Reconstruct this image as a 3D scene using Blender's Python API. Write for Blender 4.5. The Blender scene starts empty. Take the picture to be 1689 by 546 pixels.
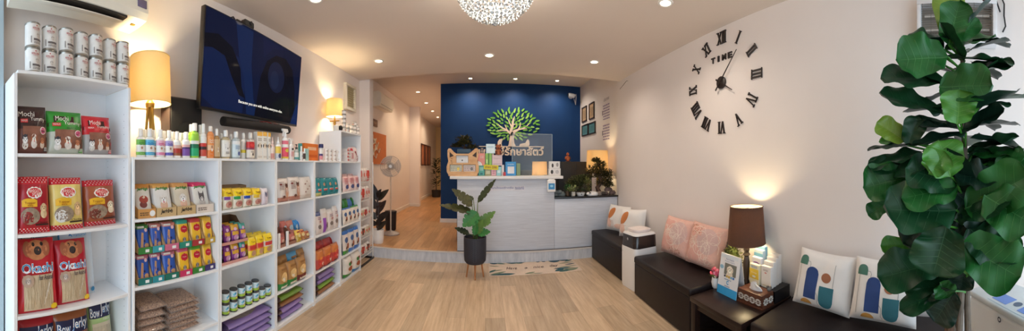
EXPOSURE = 0.08; SKY = 3.5; DOWN = 29.; DOWNB = 50.; DOWNC = 50.; LAMPL = 58.; LAMPS = 32.; LAMPT = 20.; LAMPD = 8.; LAMPB = 18.; CHAND = 40.
import bpy, bmesh, math, random
from mathutils import Vector, Matrix, Euler, noise
from math import sin, cos, tan, pi, sqrt, atan2
SC = bpy.context.scene
COL = SC.collection
random.seed(7)
# ---------------------------------------------------------------- camera model
HC = 1.49; F = 500.0; CX = 800.0; YH = 273.5
def th(px): return (px - CX) / F
def atr(px, py, r):
    t = th(px); return Vector((r*sin(t), r*cos(t), HC + (YH-py)/F*r))
def atz(px, py, z): return atr(px, py, (z-HC)*F/(YH-py))
def onX(px, py, X): return atr(px, py, X/sin(th(px)))
def onY(px, py, Y): return atr(px, py, Y/cos(th(px)))
def yX(px, X): return X/tan(th(px))
def onP(px, py, P, n):
    d = atr(px, py, 1.0) - Vector((0, 0, HC)); o = Vector((0, 0, HC))
    return o + d*((P-o).dot(n)/d.dot(n))
# ---------------------------------------------------------------- materials
def lin(c):
    return tuple((x/12.92 if x <= .04045 else ((x+.055)/1.055)**2.4) for x in (v/255. for v in c))
_M = {}
def mat(c, rough=.5, metal=0., var=.06, nscale=9., bump=0., spec=.5, emit=0., alpha=None, transl=0., coat=0., trans=0.):
    key = (tuple(c), rough, metal, var, nscale, bump, spec, emit, alpha, transl, coat, trans)
    if key in _M: return _M[key]
    m = bpy.data.materials.new('paint'); m.use_nodes = True
    nt = m.node_tree; b = nt.nodes['Principled BSDF']; out = nt.nodes['Material Output']
    L = lin(c)
    b.inputs['Roughness'].default_value = rough; b.inputs['Metallic'].default_value = metal
    b.inputs['Specular IOR Level'].default_value = spec
    b.inputs['Base Color'].default_value = (*L, 1)
    b.inputs['Coat Weight'].default_value = coat
    b.inputs['Transmission Weight'].default_value = trans
    if alpha is not None: b.inputs['Alpha'].default_value = alpha
    if emit:
        b.inputs['Emission Color'].default_value = (*L, 1); b.inputs['Emission Strength'].default_value = emit
    if var or bump:
        tc = nt.nodes.new('ShaderNodeTexCoord'); nz = nt.nodes.new('ShaderNodeTexNoise')
        nz.inputs['Scale'].default_value = nscale; nz.inputs['Detail'].default_value = 3
        nt.links.new(tc.outputs['Object'], nz.inputs['Vector'])
        if var and not emit:
            mr = nt.nodes.new('ShaderNodeMapRange'); mr.inputs['From Min'].default_value = .3; mr.inputs['From Max'].default_value = .7
            mr.inputs['To Min'].default_value = 1-var; mr.inputs['To Max'].default_value = 1+var
            mx = nt.nodes.new('ShaderNodeMix'); mx.data_type = 'RGBA'; mx.blend_type = 'MULTIPLY'; mx.inputs['Factor'].default_value = 1
            mx.inputs['A'].default_value = (*L, 1)
            nt.links.new(nz.outputs['Fac'], mr.inputs['Value']); nt.links.new(mr.outputs['Result'], mx.inputs['B'])
            nt.links.new(mx.outputs['Result'], b.inputs['Base Color'])
        if bump:
            bp = nt.nodes.new('ShaderNodeBump'); bp.inputs['Strength'].default_value = bump; bp.inputs['Distance'].default_value = .01
            nt.links.new(nz.outputs['Fac'], bp.inputs['Height']); nt.links.new(bp.outputs['Normal'], b.inputs['Normal'])
    if transl:
        tr = nt.nodes.new('ShaderNodeBsdfTranslucent'); tr.inputs['Color'].default_value = (*L, 1)
        ms = nt.nodes.new('ShaderNodeMixShader'); ms.inputs[0].default_value = transl
        nt.links.new(b.outputs[0], ms.inputs[1]); nt.links.new(tr.outputs[0], ms.inputs[2]); nt.links.new(ms.outputs[0], out.inputs[0])
    _M[key] = m; return m
def wood(c1, c2, scale=(1, 1, 14), rough=.45, planks=None, name='wood', spec=.5, contrast=1., rot=None):
    """streaky wood grain; planks=(length, width) adds boards along local Y"""
    key = ('wood', c1, c2, scale, rough, planks, spec, contrast, rot)
    if key in _M: return _M[key]
    m = bpy.data.materials.new(name); m.use_nodes = True; nt = m.node_tree; b = nt.nodes['Principled BSDF']
    b.inputs['Roughness'].default_value = rough; b.inputs['Specular IOR Level'].default_value = spec
    tc = nt.nodes.new('ShaderNodeTexCoord'); mp = nt.nodes.new('ShaderNodeMapping'); mp.inputs['Scale'].default_value = scale
    nz = nt.nodes.new('ShaderNodeTexNoise'); nz.inputs['Scale'].default_value = 3.; nz.inputs['Detail'].default_value = 5; nz.inputs['Roughness'].default_value = .65
    nt.links.new(tc.outputs['Object'], mp.inputs['Vector']); nt.links.new(mp.outputs['Vector'], nz.inputs['Vector'])
    cr = nt.nodes.new('ShaderNodeValToRGB'); cr.color_ramp.elements[0].position = .5-.2/contrast; cr.color_ramp.elements[1].position = .5+.2/contrast
    cr.color_ramp.elements[0].color = (*lin(c1), 1); cr.color_ramp.elements[1].color = (*lin(c2), 1)
    nt.links.new(nz.outputs['Fac'], cr.inputs['Fac']); last = cr.outputs['Color']
    if planks:
        mp2 = nt.nodes.new('ShaderNodeMapping'); mp2.inputs['Rotation'].default_value = (0, 0, pi/2) if rot is None else rot
        br = nt.nodes.new('ShaderNodeTexBrick'); br.offset = .37; br.inputs['Scale'].default_value = 1
        br.inputs['Brick Width'].default_value = planks[0]; br.inputs['Row Height'].default_value = planks[1]
        br.inputs['Mortar Size'].default_value = .0012; br.inputs['Mortar Smooth'].default_value = .2
        br.inputs['Color1'].default_value = (.80, .79, .78, 1); br.inputs['Color2'].default_value = (1.12, 1.1, 1.08, 1); br.inputs['Mortar'].default_value = (.62, .58, .54, 1)
        nt.links.new(tc.outputs['Object'], mp2.inputs['Vector']); nt.links.new(mp2.outputs['Vector'], br.inputs['Vector'])
        mx = nt.nodes.new('ShaderNodeMix'); mx.data_type = 'RGBA'; mx.blend_type = 'MULTIPLY'; mx.inputs['Factor'].default_value = 1
        nt.links.new(last, mx.inputs['A']); nt.links.new(br.outputs['Color'], mx.inputs['B']); last = mx.outputs['Result']
    nt.links.new(last, b.inputs['Base Color'])
    _M[key] = m; return m
def emis(c, s, name='glow'):
    key = ('em', c, s)
    if key in _M: return _M[key]
    m = bpy.data.materials.new(name); m.use_nodes = True; nt = m.node_tree
    b = nt.nodes['Principled BSDF']; b.inputs['Base Color'].default_value = (*lin(c), 1)
    b.inputs['Emission Color'].default_value = (*lin(c), 1); b.inputs['Emission Strength'].default_value = s
    _M[key] = m; return m
def thin(c, op, rough=.15, name='clear_film'):
    """see-through plastic film / thin acrylic"""
    key = ('thin', c, op, rough)
    if key in _M: return _M[key]
    m = bpy.data.materials.new(name); m.use_nodes = True; nt = m.node_tree; b = nt.nodes['Principled BSDF']; out = nt.nodes['Material Output']
    b.inputs['Base Color'].default_value = (*lin(c), 1); b.inputs['Roughness'].default_value = rough
    tr = nt.nodes.new('ShaderNodeBsdfTransparent'); ms = nt.nodes.new('ShaderNodeMixShader'); ms.inputs[0].default_value = op
    nt.links.new(tr.outputs[0], ms.inputs[1]); nt.links.new(b.outputs[0], ms.inputs[2]); nt.links.new(ms.outputs[0], out.inputs[0])
    _M[key] = m; return m
# ---------------------------------------------------------------- mesh builder
_TX = {}
def text_mesh(s, bold=0., shear=0.):
    key = (s, bold, shear)
    if key in _TX: return _TX[key]
    cu = bpy.data.curves.new('lettering', 'FONT'); cu.body = s; cu.size = 1; cu.offset = bold; cu.shear = shear; cu.resolution_u = 2
    ob = bpy.data.objects.new('lettering', cu); COL.objects.link(ob)
    dg = bpy.context.evaluated_depsgraph_get(); me = bpy.data.meshes.new_from_object(ob.evaluated_get(dg))
    vs = [v.co.copy() for v in me.vertices]; fs = [tuple(p.vertices) for p in me.polygons]
    bpy.data.objects.remove(ob); bpy.data.curves.remove(cu); bpy.data.meshes.remove(me)
    if vs:
        x0 = min(v.x for v in vs); x1 = max(v.x for v in vs); y0 = min(v.y for v in vs); y1 = max(v.y for v in vs)
    else: x0 = x1 = y0 = y1 = 0
    _TX[key] = (vs, fs, x0, x1, y0, y1); return _TX[key]
class MB:
    def __init__(s): s.v = []; s.f = []; s.m = []; s.mats = []; s.M = Matrix(); s.lay = 0; s.e0 = .0008; s.de = .00008; s.te = 0.
    def mi(s, m):
        if m not in s.mats: s.mats.append(m)
        return s.mats.index(m)
    def add(s, vs, fs, m):
        o = len(s.v); s.v += [s.M @ Vector(v) for v in vs]
        one = not isinstance(m, (list, tuple)); k = s.mi(m) if one else None
        for i, f in enumerate(fs):
            s.f.append(tuple(o+j for j in f)); s.m.append(k if one else s.mi(m[i]))
        return s
    def box(s, c, d, m, bev=0., seg=2, rot=None):
        bm = bmesh.new(); bmesh.ops.create_cube(bm, size=1)
        for v in bm.verts: v.co = Vector((v.co.x*d[0], v.co.y*d[1], v.co.z*d[2]))
        if bev: bmesh.ops.bevel(bm, geom=list(bm.edges), offset=min(bev, min(d)*.49), segments=seg, profile=.5, affect='EDGES', clamp_overlap=True)
        bm.verts.index_update()
        T = Matrix.Translation(Vector(c)) @ (Euler(rot).to_matrix().to_4x4() if rot else Matrix())
        s.add([T @ v.co for v in bm.verts], [[v.index for v in f.verts] for f in bm.faces], m); bm.free(); return s
    def lathe(s, prof, m, n=20, c=(0, 0, 0), sy=1., cap=True, a0=0., a1=2*pi):
        vs = []; fs = []; ms = []; full = abs(a1-a0-2*pi) < 1e-6; N = n if full else n+1
        for (r, z) in prof:
            for i in range(N):
                a = a0+(a1-a0)*i/n; vs.append((c[0]+r*cos(a), c[1]+r*sin(a)*sy, c[2]+z))
        for j in range(len(prof)-1):
            for i in range(n):
                k = (i+1) % N if full else i+1
                fs.append((j*N+i, j*N+k, (j+1)*N+k, (j+1)*N+i)); ms.append(m[j] if isinstance(m, list) else m)
        if cap and full:
            if prof[0][0] > 1e-5: fs.append(tuple(range(N))[::-1]); ms.append(m[0] if isinstance(m, list) else m)
            if prof[-1][0] > 1e-5: fs.append(tuple(range((len(prof)-1)*N, len(prof)*N))); ms.append(m[-1] if isinstance(m, list) else m)
        return s.add(vs, fs, ms)
    def tube(s, pts, r, m, n=8, cap=True):
        pts = [Vector(p) for p in pts]; rs = r if isinstance(r, (list, tuple)) else [r]*len(pts)
        vs = []; fs = []; up = Vector((0, 0, 1)); prev = None
        for i, p in enumerate(pts):
            d = (pts[min(i+1, len(pts)-1)]-pts[max(i-1, 0)]).normalized()
            if prev is None:
                a = d.cross(up if abs(d.z) < .9 else Vector((1, 0, 0))).normalized()
            else: a = (prev - d*prev.dot(d)).normalized()
            prev = a; b = d.cross(a)
            for k in range(n):
                t = 2*pi*k/n; vs.append(p+(a*cos(t)+b*sin(t))*rs[i])
        for i in range(len(pts)-1):
            for k in range(n):
                k2 = (k+1) % n; fs.append((i*n+k, i*n+k2, (i+1)*n+k2, (i+1)*n+k))
        if cap: fs += [tuple(range(n))[::-1], tuple(range((len(pts)-1)*n, len(pts)*n))]
        return s.add(vs, fs, m)
    def prism(s, poly, y0, y1, m, bm=None):
        """polygon in the local XZ plane, front at y0, back at y1"""
        n = len(poly); vs = [(x, y0, z) for x, z in poly]+[(x, y1, z) for x, z in poly]
        A = sum(poly[i][0]*poly[(i+1) % n][1]-poly[(i+1) % n][0]*poly[i][1] for i in range(n))
        fr = tuple(range(n)); bk = tuple(range(2*n-1, n-1, -1))
        sd = [(i, i+n, (i+1) % n+n, (i+1) % n) for i in range(n)]
        fs = [fr, bk]+sd
        if A < 0: fs = [f[::-1] for f in fs]
        return s.add(vs, fs, m)
    def grid(s, fn, nu, nv, m, flip=False):
        """fn(u,v)->point; m a material or m(u,v)"""
        vs = [fn(i/nu, j/nv) for j in range(nv+1) for i in range(nu+1)]; fs = []; ms = []
        for j in range(nv):
            for i in range(nu):
                a = j*(nu+1)+i; q = (a, a+1, a+nu+2, a+nu+1); fs.append(q[::-1] if flip else q)
                ms.append(m((i+.5)/nu, (j+.5)/nv) if callable(m) else m)
        return s.add(vs, fs, ms)
    # flat prints lying on a surface S(u,v,e)
    def _e(s): s.lay += 1; return s.e0+s.de*s.lay
    def rect(s, S, u0, v0, u1, v1, m, n=5):
        e = s._e(); return s.grid(lambda u, v: S(u0+(u1-u0)*u, v0+(v1-v0)*v, e), n, n, m)
    def ell(s, S, cu, cv, ru, rv, m, n=16, a0=0, a1=2*pi, rot=0.):
        e = s._e(); full = abs(a1-a0-2*pi) < 1e-6; N = n if full else n+1
        def pt(k, a):
            x = ru*cos(a); y = rv*sin(a); return S(cu+k*(x*cos(rot)-y*sin(rot)), cv+k*(x*sin(rot)+y*cos(rot)), e)
        vs = [S(cu, cv, e)]+[pt(k, a0+(a1-a0)*i/n) for k in (.25, .5, .75, 1.) for i in range(N)]; fs = []
        for i in range(n):
            k = (i+1) % N if full else i+1
            fs += [(0, 1+i, 1+k)]+[(1+q*N+i, 1+(q+1)*N+i, 1+(q+1)*N+k, 1+q*N+k) for q in range(3)]
        return s.add(vs, fs, m)
    def poly(s, S, pts, m):
        e = s._e(); return s.add([S(u, v, e) for u, v in pts], [tuple(range(len(pts)))], m)
    def line(s, S, pts, w, m, asp=1.):
        """ribbon of half-width w along uv points (u scaled by asp)"""
        e = s._e(); vs = []; fs = []
        for i, (u, v) in enumerate(pts):
            a = pts[max(i-1, 0)]; b = pts[min(i+1, len(pts)-1)]; dx = (b[0]-a[0])*asp; dy = b[1]-a[1]; L = sqrt(dx*dx+dy*dy) or 1
            nx = -dy/L*w/asp; ny = dx/L*w
            vs += [S(u+nx, v+ny, e), S(u-nx, v-ny, e)]
        for i in range(len(pts)-1): fs.append((2*i, 2*i+1, 2*i+3, 2*i+2))
        return s.add(vs, fs, m)
    def text(s, S, string, u0, v0, u1, v1, m, bold=0., shear=0., keep=None):
        """text fitted in the uv box; keep=(w,h) in metres keeps letter proportions, centred"""
        vs, fs, x0, x1, y0, y1 = text_mesh(string, bold, shear)
        if not vs: return s
        e = s._e()+s.te
        if keep:
            W = (u1-u0)*keep[0]; H = (v1-v0)*keep[1]; k = min(W/(x1-x0), H/(y1-y0))
            du = k*(x1-x0)/keep[0]; dv = k*(y1-y0)/keep[1]; cu = (u0+u1)/2; cv = (v0+v1)/2
            u0, u1, v0, v1 = cu-du/2, cu+du/2, cv-dv/2, cv+dv/2
        return s.add([S(u0+(v.x-x0)/(x1-x0)*(u1-u0), v0+(v.y-y0)/(y1-y0)*(v1-v0), e) for v in vs], fs, m)
    def solidtext(s, string, x0, z0, w, h, y0, y1, m, bold=0.02, shear=0.):
        vs, fs, a, b, c, d = text_mesh(string, bold, shear); n = len(vs)
        P = [(x0+(v.x-a)/(b-a)*w, z0+(v.y-c)/(d-c)*h) for v in vs]
        V = [(x, y0, z) for x, z in P]+[(x, y1, z) for x, z in P]
        cnt = {}
        for f in fs:
            for i in range(len(f)):
                e = (f[i], f[(i+1) % len(f)]); cnt[e] = cnt.get(e, 0)+1
        FS = [f for f in fs]+[tuple(i+n for i in f[::-1]) for f in fs]
        for (i, j) in cnt:
            if (j, i) not in cnt: FS.append((j, i, i+n, j+n))
        return s.add(V, FS, m)
    def build(s, name, parent=None, smooth=35, loc=None, rot=None):
        me = bpy.data.meshes.new(name); me.from_pydata(s.v, [], s.f)
        for m in s.mats: me.materials.append(m)
        me.polygons.foreach_set('material_index', s.m)
        if smooth:
            me.polygons.foreach_set('use_smooth', [True]*len(s.f)); me.set_sharp_from_angle(angle=math.radians(smooth))
        me.update()
        o = bpy.data.objects.new(name, me); COL.objects.link(o)
        if parent: o.parent = parent
        if loc is not None: o.location = loc
        if rot is not None: o.rotation_euler = rot
        return o
def fl(w, h, y=0., x0=None, z0=0.):
    """flat print surface facing local -Y"""
    xx = -w/2 if x0 is None else x0
    return lambda u, v, e: Vector((xx+u*w, y-e, z0+v*h))
def tag(o, label, cat, group=None):
    o['label'] = label; o['category'] = cat
    if group: o['group'] = group
    return o
def thing(name, label, cat, loc=(0, 0, 0), rot=(0, 0, 0), group=None):
    o = bpy.data.objects.new(name, None); COL.objects.link(o); o.empty_display_size = .05
    o.location = loc; o.rotation_euler = rot if not isinstance(rot, (int, float)) else (0, 0, rot)
    return tag(o, label, cat, group)
def struct(o): o['kind'] = 'structure'; return o
def dup(root, loc, rot=None, label=None, group=None, scale=None):
    r = root.copy(); COL.objects.link(r); r.location = loc
    if rot is not None: r.rotation_euler = rot if not isinstance(rot, (int, float)) else (0, 0, rot)
    if scale is not None: r.scale = scale
    if label: r['label'] = label
    if group: r['group'] = group
    for ch in list(root.children):
        c = ch.copy(); COL.objects.link(c); c.parent = r
        for g in list(ch.children):
            d = g.copy(); COL.objects.link(d); d.parent = c
    return r
ORD = ['first', 'second', 'third', 'fourth', 'fifth', 'sixth', 'seventh', 'eighth', 'ninth', 'tenth', 'eleventh', 'twelfth']
LEFTROT = pi/2; RIGHTROT = -pi/2
WHITE = (236, 235, 232)
# ================================================================ camera
cd = bpy.data.cameras.new('camera'); cam = bpy.data.objects.new('camera', cd); COL.objects.link(cam); SC.camera = cam
cd.type = 'PANO'; cd.panorama_type = 'CENTRAL_CYLINDRICAL'; cd.central_cylindrical_radius = 1
cd.central_cylindrical_range_u_min = -CX/F; cd.central_cylindrical_range_u_max = (1689-CX)/F
cd.central_cylindrical_range_v_min = (YH-546)/F; cd.central_cylindrical_range_v_max = YH/F
cd.clip_start = .02; cam.location = (0, 0, HC); cam.rotation_euler = (pi/2, 0, 0)
SC.view_settings.view_transform = 'Standard'; SC.view_settings.look = 'None'; SC.view_settings.gamma = 1
SC.view_settings.use_curve_mapping = False; SC.view_settings.exposure = EXPOSURE
SC.cycles.max_bounces = 10; SC.cycles.diffuse_bounces = 5; SC.cycles.transparent_max_bounces = 24
SC.cycles.caustics_reflective = False; SC.cycles.caustics_refractive = False; SC.cycles.sample_clamp_indirect = 6
SC.cycles.use_denoising = True
# ================================================================ shell
H1 = 2.92; H2 = 3.415; ZB = .164; XR = 2.2; YS = 4.65
wallm = mat((238, 229, 224), .6, var=.015, nscale=2, bump=.02, spec=.3)
ceilm = mat((228, 215, 204), .7, var=.01, nscale=2, spec=.2)
whitetrim = mat((235, 232, 228), .4, var=.02)
floorm = wood((182, 154, 124), (214, 190, 160), (9, .7, 9), .3, planks=(1.25, .19), name='light_oak_planks', spec=.4)
floorb = wood((176, 128, 84), (204, 158, 112), (9, .7, 9), .32, planks=(1.2, .15), name='warm_oak_planks', spec=.4)
bluem = mat((8, 54, 104), .6, var=.05, nscale=3, spec=.3)
def sbox(name, x0, x1, y0, y1, z0, z1, m, bev=0):
    b = MB(); b.box(((x0+x1)/2, (y0+y1)/2, (z0+z1)/2), (x1-x0, y1-y0, z1-z0), m, bev); return struct(b.build(name, smooth=0))
sbox('floor', -2.7, 2.7, -1.5, YS-.012, -.12, 0, floorm)
sbox('floor_back', -2.7, 2.7, YS-.012, 15.3, -.12, ZB, floorb)
riser = wood((180, 185, 194), (212, 214, 220), (7, 7, 1.2), .35, name='grey_step_laminate')
sbox('trim_1', -2.06, 2.2, YS-.024, YS-.012, 0, ZB-.012, riser)
sbox('trim_2', -2.06, 2.2, YS-.03, YS+.012, ZB-.012, ZB+.003, mat((206, 200, 196), .35, var=.03))
# left wall: bends inwards beside the front bookcase
WLX = -2.05
bw = MB(); pl = [(WLX, 4.8), (WLX, .86), (-1.845, -.05), (-1.78, -.35), (-1.78, -1.5)]
for (a, b) in zip(pl[:-1], pl[1:]):
    bw.add([(a[0], a[1], 0), (b[0], b[1], 0), (b[0], b[1], H1), (a[0], a[1], H1), (-2.6, a[1], 0), (-2.6, b[1], 0), (-2.6, b[1], H1), (-2.6, a[1], H1)],
           [(0, 1, 2, 3), (7, 6, 5, 4), (3, 2, 6, 7), (4, 5, 1, 0), (0, 3, 7, 4), (1, 5, 6, 2)], wallm)
struct(bw.build('wall_left', smooth=0))
sbox('trim_3', -2.6, -1.865, 4.66, 4.82, 0, H1, wallm)
sbox('wall_right', XR, 2.6, -1.5, 4.74, 0, H1, wallm)
sbox('wall_right_back', 2.29, 2.6, 4.74, 7.2, ZB, H2, wallm)
sbox('wall_back', -1.037, 2.6, 7.05, 7.2, ZB, H2, bluem)
sbox('wall_left_back', -2.7, -2.45, 4.82, 15.2, ZB, H2, wallm)
sbox('wall_right_2', -1.037, -.9, 7.2, 15.2, ZB, H2, wallm)
sbox('wall_back_2', -2.45, -1.037, 15, 15.2, ZB, H2, mat((240, 214, 160), .6, var=.02))
sbox('trim_4', -2.45, -2.12, 9.65, 9.85, ZB, H2, wallm)
sbox('ceiling', -2.7, 2.7, -1.5, YS, H1, H2+.2, ceilm)
sbox('ceiling_back', -2.7, 2.7, YS, 15.2, H2, H2+.2, ceilm)
for nm, a in dict(baseboard_back=(-1.05, -.42, 7.03, 7.05, ZB, ZB+.09), baseboard_right=(-1.055, -1.037, 7.03, 15, ZB, ZB+.09),
                  baseboard_left=(-2.45, -2.432, 4.82, 9.65, ZB, ZB+.1), baseboard_left_2=(-2.45, -2.432, 9.85, 15, ZB, ZB+.1),
                  baseboard_left_3=(-2.45, -2.105, 9.632, 9.65, ZB, ZB+.1)).items():
    sbox(nm, *a, whitetrim)
sbox('trim_5', -1.80, -1.775, -.55, -.03, 0, 2.62, mat((168, 186, 194), .45, var=.02))
# shop front behind the viewer: piers, lintel and slim frames, open to the daylight
sbox('wall_front', -2.7, 2.7, -1.62, -1.5, 2.62, H2, wallm)
sbox('wall_front_left', -2.7, -1.75, -1.62, -1.5, 0, 2.62, wallm)
sbox('wall_front_right', 2.12, 2.7, -1.62, -1.5, 0, 2.62, wallm)
dk = mat((60, 62, 66), .4, metal=.6)
b = MB()
for x in (-1.72, -.45, .82, 2.09): b.box((x, -1.56, 1.31), (.05, .06, 2.62), dk)
b.box((.185, -1.56, .04), (3.8, .06, .08), dk); b.box((.185, -1.56, 2.59), (3.8, .06, .06), dk)
struct(b.build('window_1', smooth=0))
# ================================================================ daylight
w = bpy.data.worlds.new('daylight'); SC.world = w; w.use_nodes = True; nt = w.node_tree
bg = nt.nodes['Background']; bg.inputs['Color'].default_value = (.70, .86, 1, 1); bg.inputs['Strength'].default_value = SKY
pl_ = bpy.data.lights.new('daylight_portal', 'AREA'); pl_.shape = 'RECTANGLE'; pl_.size = 3.8; pl_.size_y = 2.5; pl_.cycles.is_portal = True
po = bpy.data.objects.new('daylight_portal', pl_); COL.objects.link(po); po.location = (.18, -1.48, 1.32); po.rotation_euler = (pi/2, 0, 0)
# ================================================================ recessed downlights
def lamp(kind, loc, energy, color, parent=None, rad=.05, **k):
    l = bpy.data.lights.new('bulb_light', kind); l.energy = energy; l.color = color; l.shadow_soft_size = rad
    for a, v in k.items(): setattr(l, a, v)
    o = bpy.data.objects.new('bulb_light', l); COL.objects.link(o); o.location = loc
    if parent: o.parent = parent
    return o
WARM = (1, .87, .73); WARM2 = (1, .80, .47)
ringm = mat((240, 236, 230), .4); glowm = emis((255, 232, 196), 14.)
ringb = MB(); ringb.lathe([(.045, .004), (.048, -.006), (.062, -.008), (.07, 0), (.07, .004)], ringm, 28, cap=False)
glb = MB(); glb.lathe([(.0, -.002), (.046, -.002)], glowm, 24, cap=False)
_dl = None
def downlight(x, y, z, label, group, e, s=1., col=None):
    global _dl
    if _dl is None:
        _dl = thing('downlight', label, 'ceiling light', (x, y, z), group=group)
        ringb.build('trim_ring', _dl); glb.build('diffuser', _dl); o = _dl
    else: o = dup(_dl, (x, y, z), label=label, group=group)
    o.scale = (s, s, 1)
    lamp('SPOT', (x, y, z-.02), e, col or WARM, rad=.045, spot_size=math.radians(150), spot_blend=.9)
G = 'recessed downlights of the shop ceiling'
for x, y, l in [(.055, 3.92, 'round recessed downlight in the middle, straight above the monstera planter'), (-1.42, 3.88, 'round recessed downlight near the small lit lamp on the tall shelf'),
                (1.47, 3.9, 'round recessed downlight in front of the framed certificates'), (1.49, 2.2, 'round recessed downlight nearest the Roman numeral wall clock'),
                (-1.375, 2.2, 'round recessed downlight above the television, before the crystal lamp')]:
    downlight(x, y, H1-.001, l, G, DOWN)
for x, l in [(-.32, 'left small spotlight washing the blue wall'), (.67, 'middle small spotlight washing the blue wall'), (1.615, 'right small spotlight washing the blue wall')]:
    downlight(x, 6.66, H2-.001, l, 'spotlights above the blue wall', DOWNB, .8)
for i, (x, y) in enumerate([(-1.73, 7.7), (-1.785, 9.09), (-1.835, 10.5), (-1.863, 11.84)]):
    downlight(x, y, H2-.001, 'corridor downlight, %s in the row receding past the blue wall' % ['the nearest', 'second nearest', 'third nearest', 'the farthest'][i], 'downlights along the corridor', DOWNC, .95, (1, .76, .50))
# ================================================================ product makers
shelfw = mat((242, 244, 246), .38, var=.015, spec=.4)
kraft = mat((196, 160, 112), .75, var=.08, nscale=14)
brownc = mat((120, 84, 58), .8, var=.08, nscale=14)
blackm = mat((24, 22, 24), .45)
tin = mat((168, 166, 160), .28, metal=.9)
lidm = mat((88, 88, 90), .3, metal=.8)
white = mat((238, 238, 236), .45, var=.02)
NOISE = Vector((3.1, 7.7, 1.3))
def ovl(u, v):  # pillow profile of a filled pouch
    return max(0., 1-abs(2*u-1)**3)**.6 * max(0., 1-abs(2*v-1)**4)**.7
def pouch_surf(w, h, d, seed=0., amp=.05, front=.7, taper=.0):
    def S(u, v, e=0.):
        ww = w*(1-taper*(1-v)); x = (u-.5)*ww
        n = (noise.noise(Vector((u*5+seed, v*6, seed*3.7)))+.6*noise.noise(Vector((u*13+seed, v*12, seed*1.7)))+.2*abs(noise.noise(Vector((u*20+seed, v*17, seed)))))*amp*(d*.6+(.016 if d > .025 else .006))
        return Vector((x, -front*d*ovl(u, v)-n*min(1, ovl(u, v)*2)-e, v*h))
    return S
def pouch_mesh(w, h, d, colfn, seed=0., amp=.1, n=(16, 22), taper=0., zig=0.):
    """filled pouch standing on its lower edge; returns (builder, front surface)"""
    mb = MB(); mb.te = .0018 if d > .025 else .0003; mb.e0 = .0034 if d > .025 else .0016; mb.de = .00011 if d > .025 else .00006; S = pouch_surf(w, h, d, seed, amp, taper=taper)
    B = lambda u, v: Vector((S(u, v).x, .3*d*ovl(u, v)+.0012, v*h))
    bk = colfn(.5, .97)
    mb.grid(lambda u, v: S(u, v), n[0], n[1], colfn)
    mb.grid(B, n[0], n[1], bk, flip=True)
    # close the rim
    nu, nv = n; rim = [(i/nu, 0) for i in range(nu)]+[(1, j/nv) for j in range(nv)]+[(1-i/nu, 1) for i in range(nu)]+[(0, 1-j/nv) for j in range(nv)]
    vs = [S(*p) for p in rim]+[B(*p) for p in rim]; m = len(rim)
    mb.add(vs, [(i, i+m, (i+1) % m+m, (i+1) % m) for i in range(m)], bk)
    return mb, S
def bands(*seg):
    """seg = (v0, material) from the bottom up"""
    def f(u, v):
        r = seg[0][1]
        for a, m in seg:
            if v >= a: r = m
        return r
    return f
def gloss(c, r=.28): return mat(c, r, var=.04, nscale=20, spec=.6)
def dogface(mb, S, cu, cv, s, asp, coat, ear=None, body=None, open_mouth=False, pointed=False):
    """little printed dog portrait; s = head half-height in v, asp = v/u scale"""
    c = mat(coat, .5, var=.12, nscale=60); e = mat(ear or coat, .5, var=.12, nscale=60); k = mat((22, 18, 18), .4); a = s*asp
    if body: mb.ell(S, cu, cv-1.25*s, a*1.15, s*.95, mat(body, .5, var=.12, nscale=60))
    if pointed:
        for q in (-1, 1): mb.poly(S, [(cu+q*a*.25, cv+s*.6), (cu+q*a*.95, cv+s*1.55), (cu+q*a*1., cv+s*.15)][::q], e)
    mb.ell(S, cu, cv, a, s*.95, c)
    if not pointed:
        for q in (-1, 1): mb.ell(S, cu+q*a*.92, cv-.05*s, a*.3, s*.6, e, 10)
    mb.ell(S, cu, cv-.35*s, a*.52, s*.45, mat(tuple(min(255, int(x*1.08+12)) for x in coat), .5))
    for q in (-1, 1): mb.ell(S, cu+q*a*.38, cv+.2*s, a*.12, s*.12, k, 8)
    mb.ell(S, cu, cv-.2*s, a*.19, s*.15, k, 8)
    if open_mouth: mb.ell(S, cu, cv-.62*s, a*.22, s*.2, mat((206, 96, 104), .5), 8)
def box_thing(name, label, cat, d, colm, loc, rot, prints=None, group=None, lid=None, bev=.002):
    """a closed carton: one mesh with its printing"""
    mb = MB(); mb.box((0, 0, d[2]/2), d, colm, bev, 1)
    if prints: prints(mb, fl(d[0], d[2], -d[1]/2))
    o = mb.build(name); o.location = loc; o.rotation_euler = (0, 0, rot) if isinstance(rot, (int, float)) else rot
    return tag(o, label, cat, group)
def can(name, label, r, h, colm, loc, rot=0, prints=None, group=None, lidmat=tin, bandm=None):
    t = thing(name, label, 'can', loc, rot, group)
    b = MB(); b.lathe([(r*.93, 0), (r, .003), (r, .006), (r*.97, .009), (r*.97, h-.009), (r, h-.006), (r, h-.003), (r*.93, h)], tin if lidmat is tin else lidmat, 24); b.build('body', t)
    b = MB(); b.lathe([(r*.975, .011), (r*.975, h-.011)] if not bandm else [(r*.975, .011), (r*.975, h*.34), (r*.975, h-.011)], [bandm, colm] if bandm else colm, 24, cap=False)
    S = lambda u, v, e: Vector((sin((u-.5)*2.4)*(r*.976+e), -cos((u-.5)*2.4)*(r*.976+e), .011+v*(h-.022)))
    if prints: prints(b, S)
    b.build('paper_label', t)
    b = MB(); b.lathe([(r*.93, h), (r*.9, h-.003), (r*.5, h-.0035), (0, h-.0035)], lidmat, 24, cap=False); b.build('lid', t)
    return t
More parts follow.
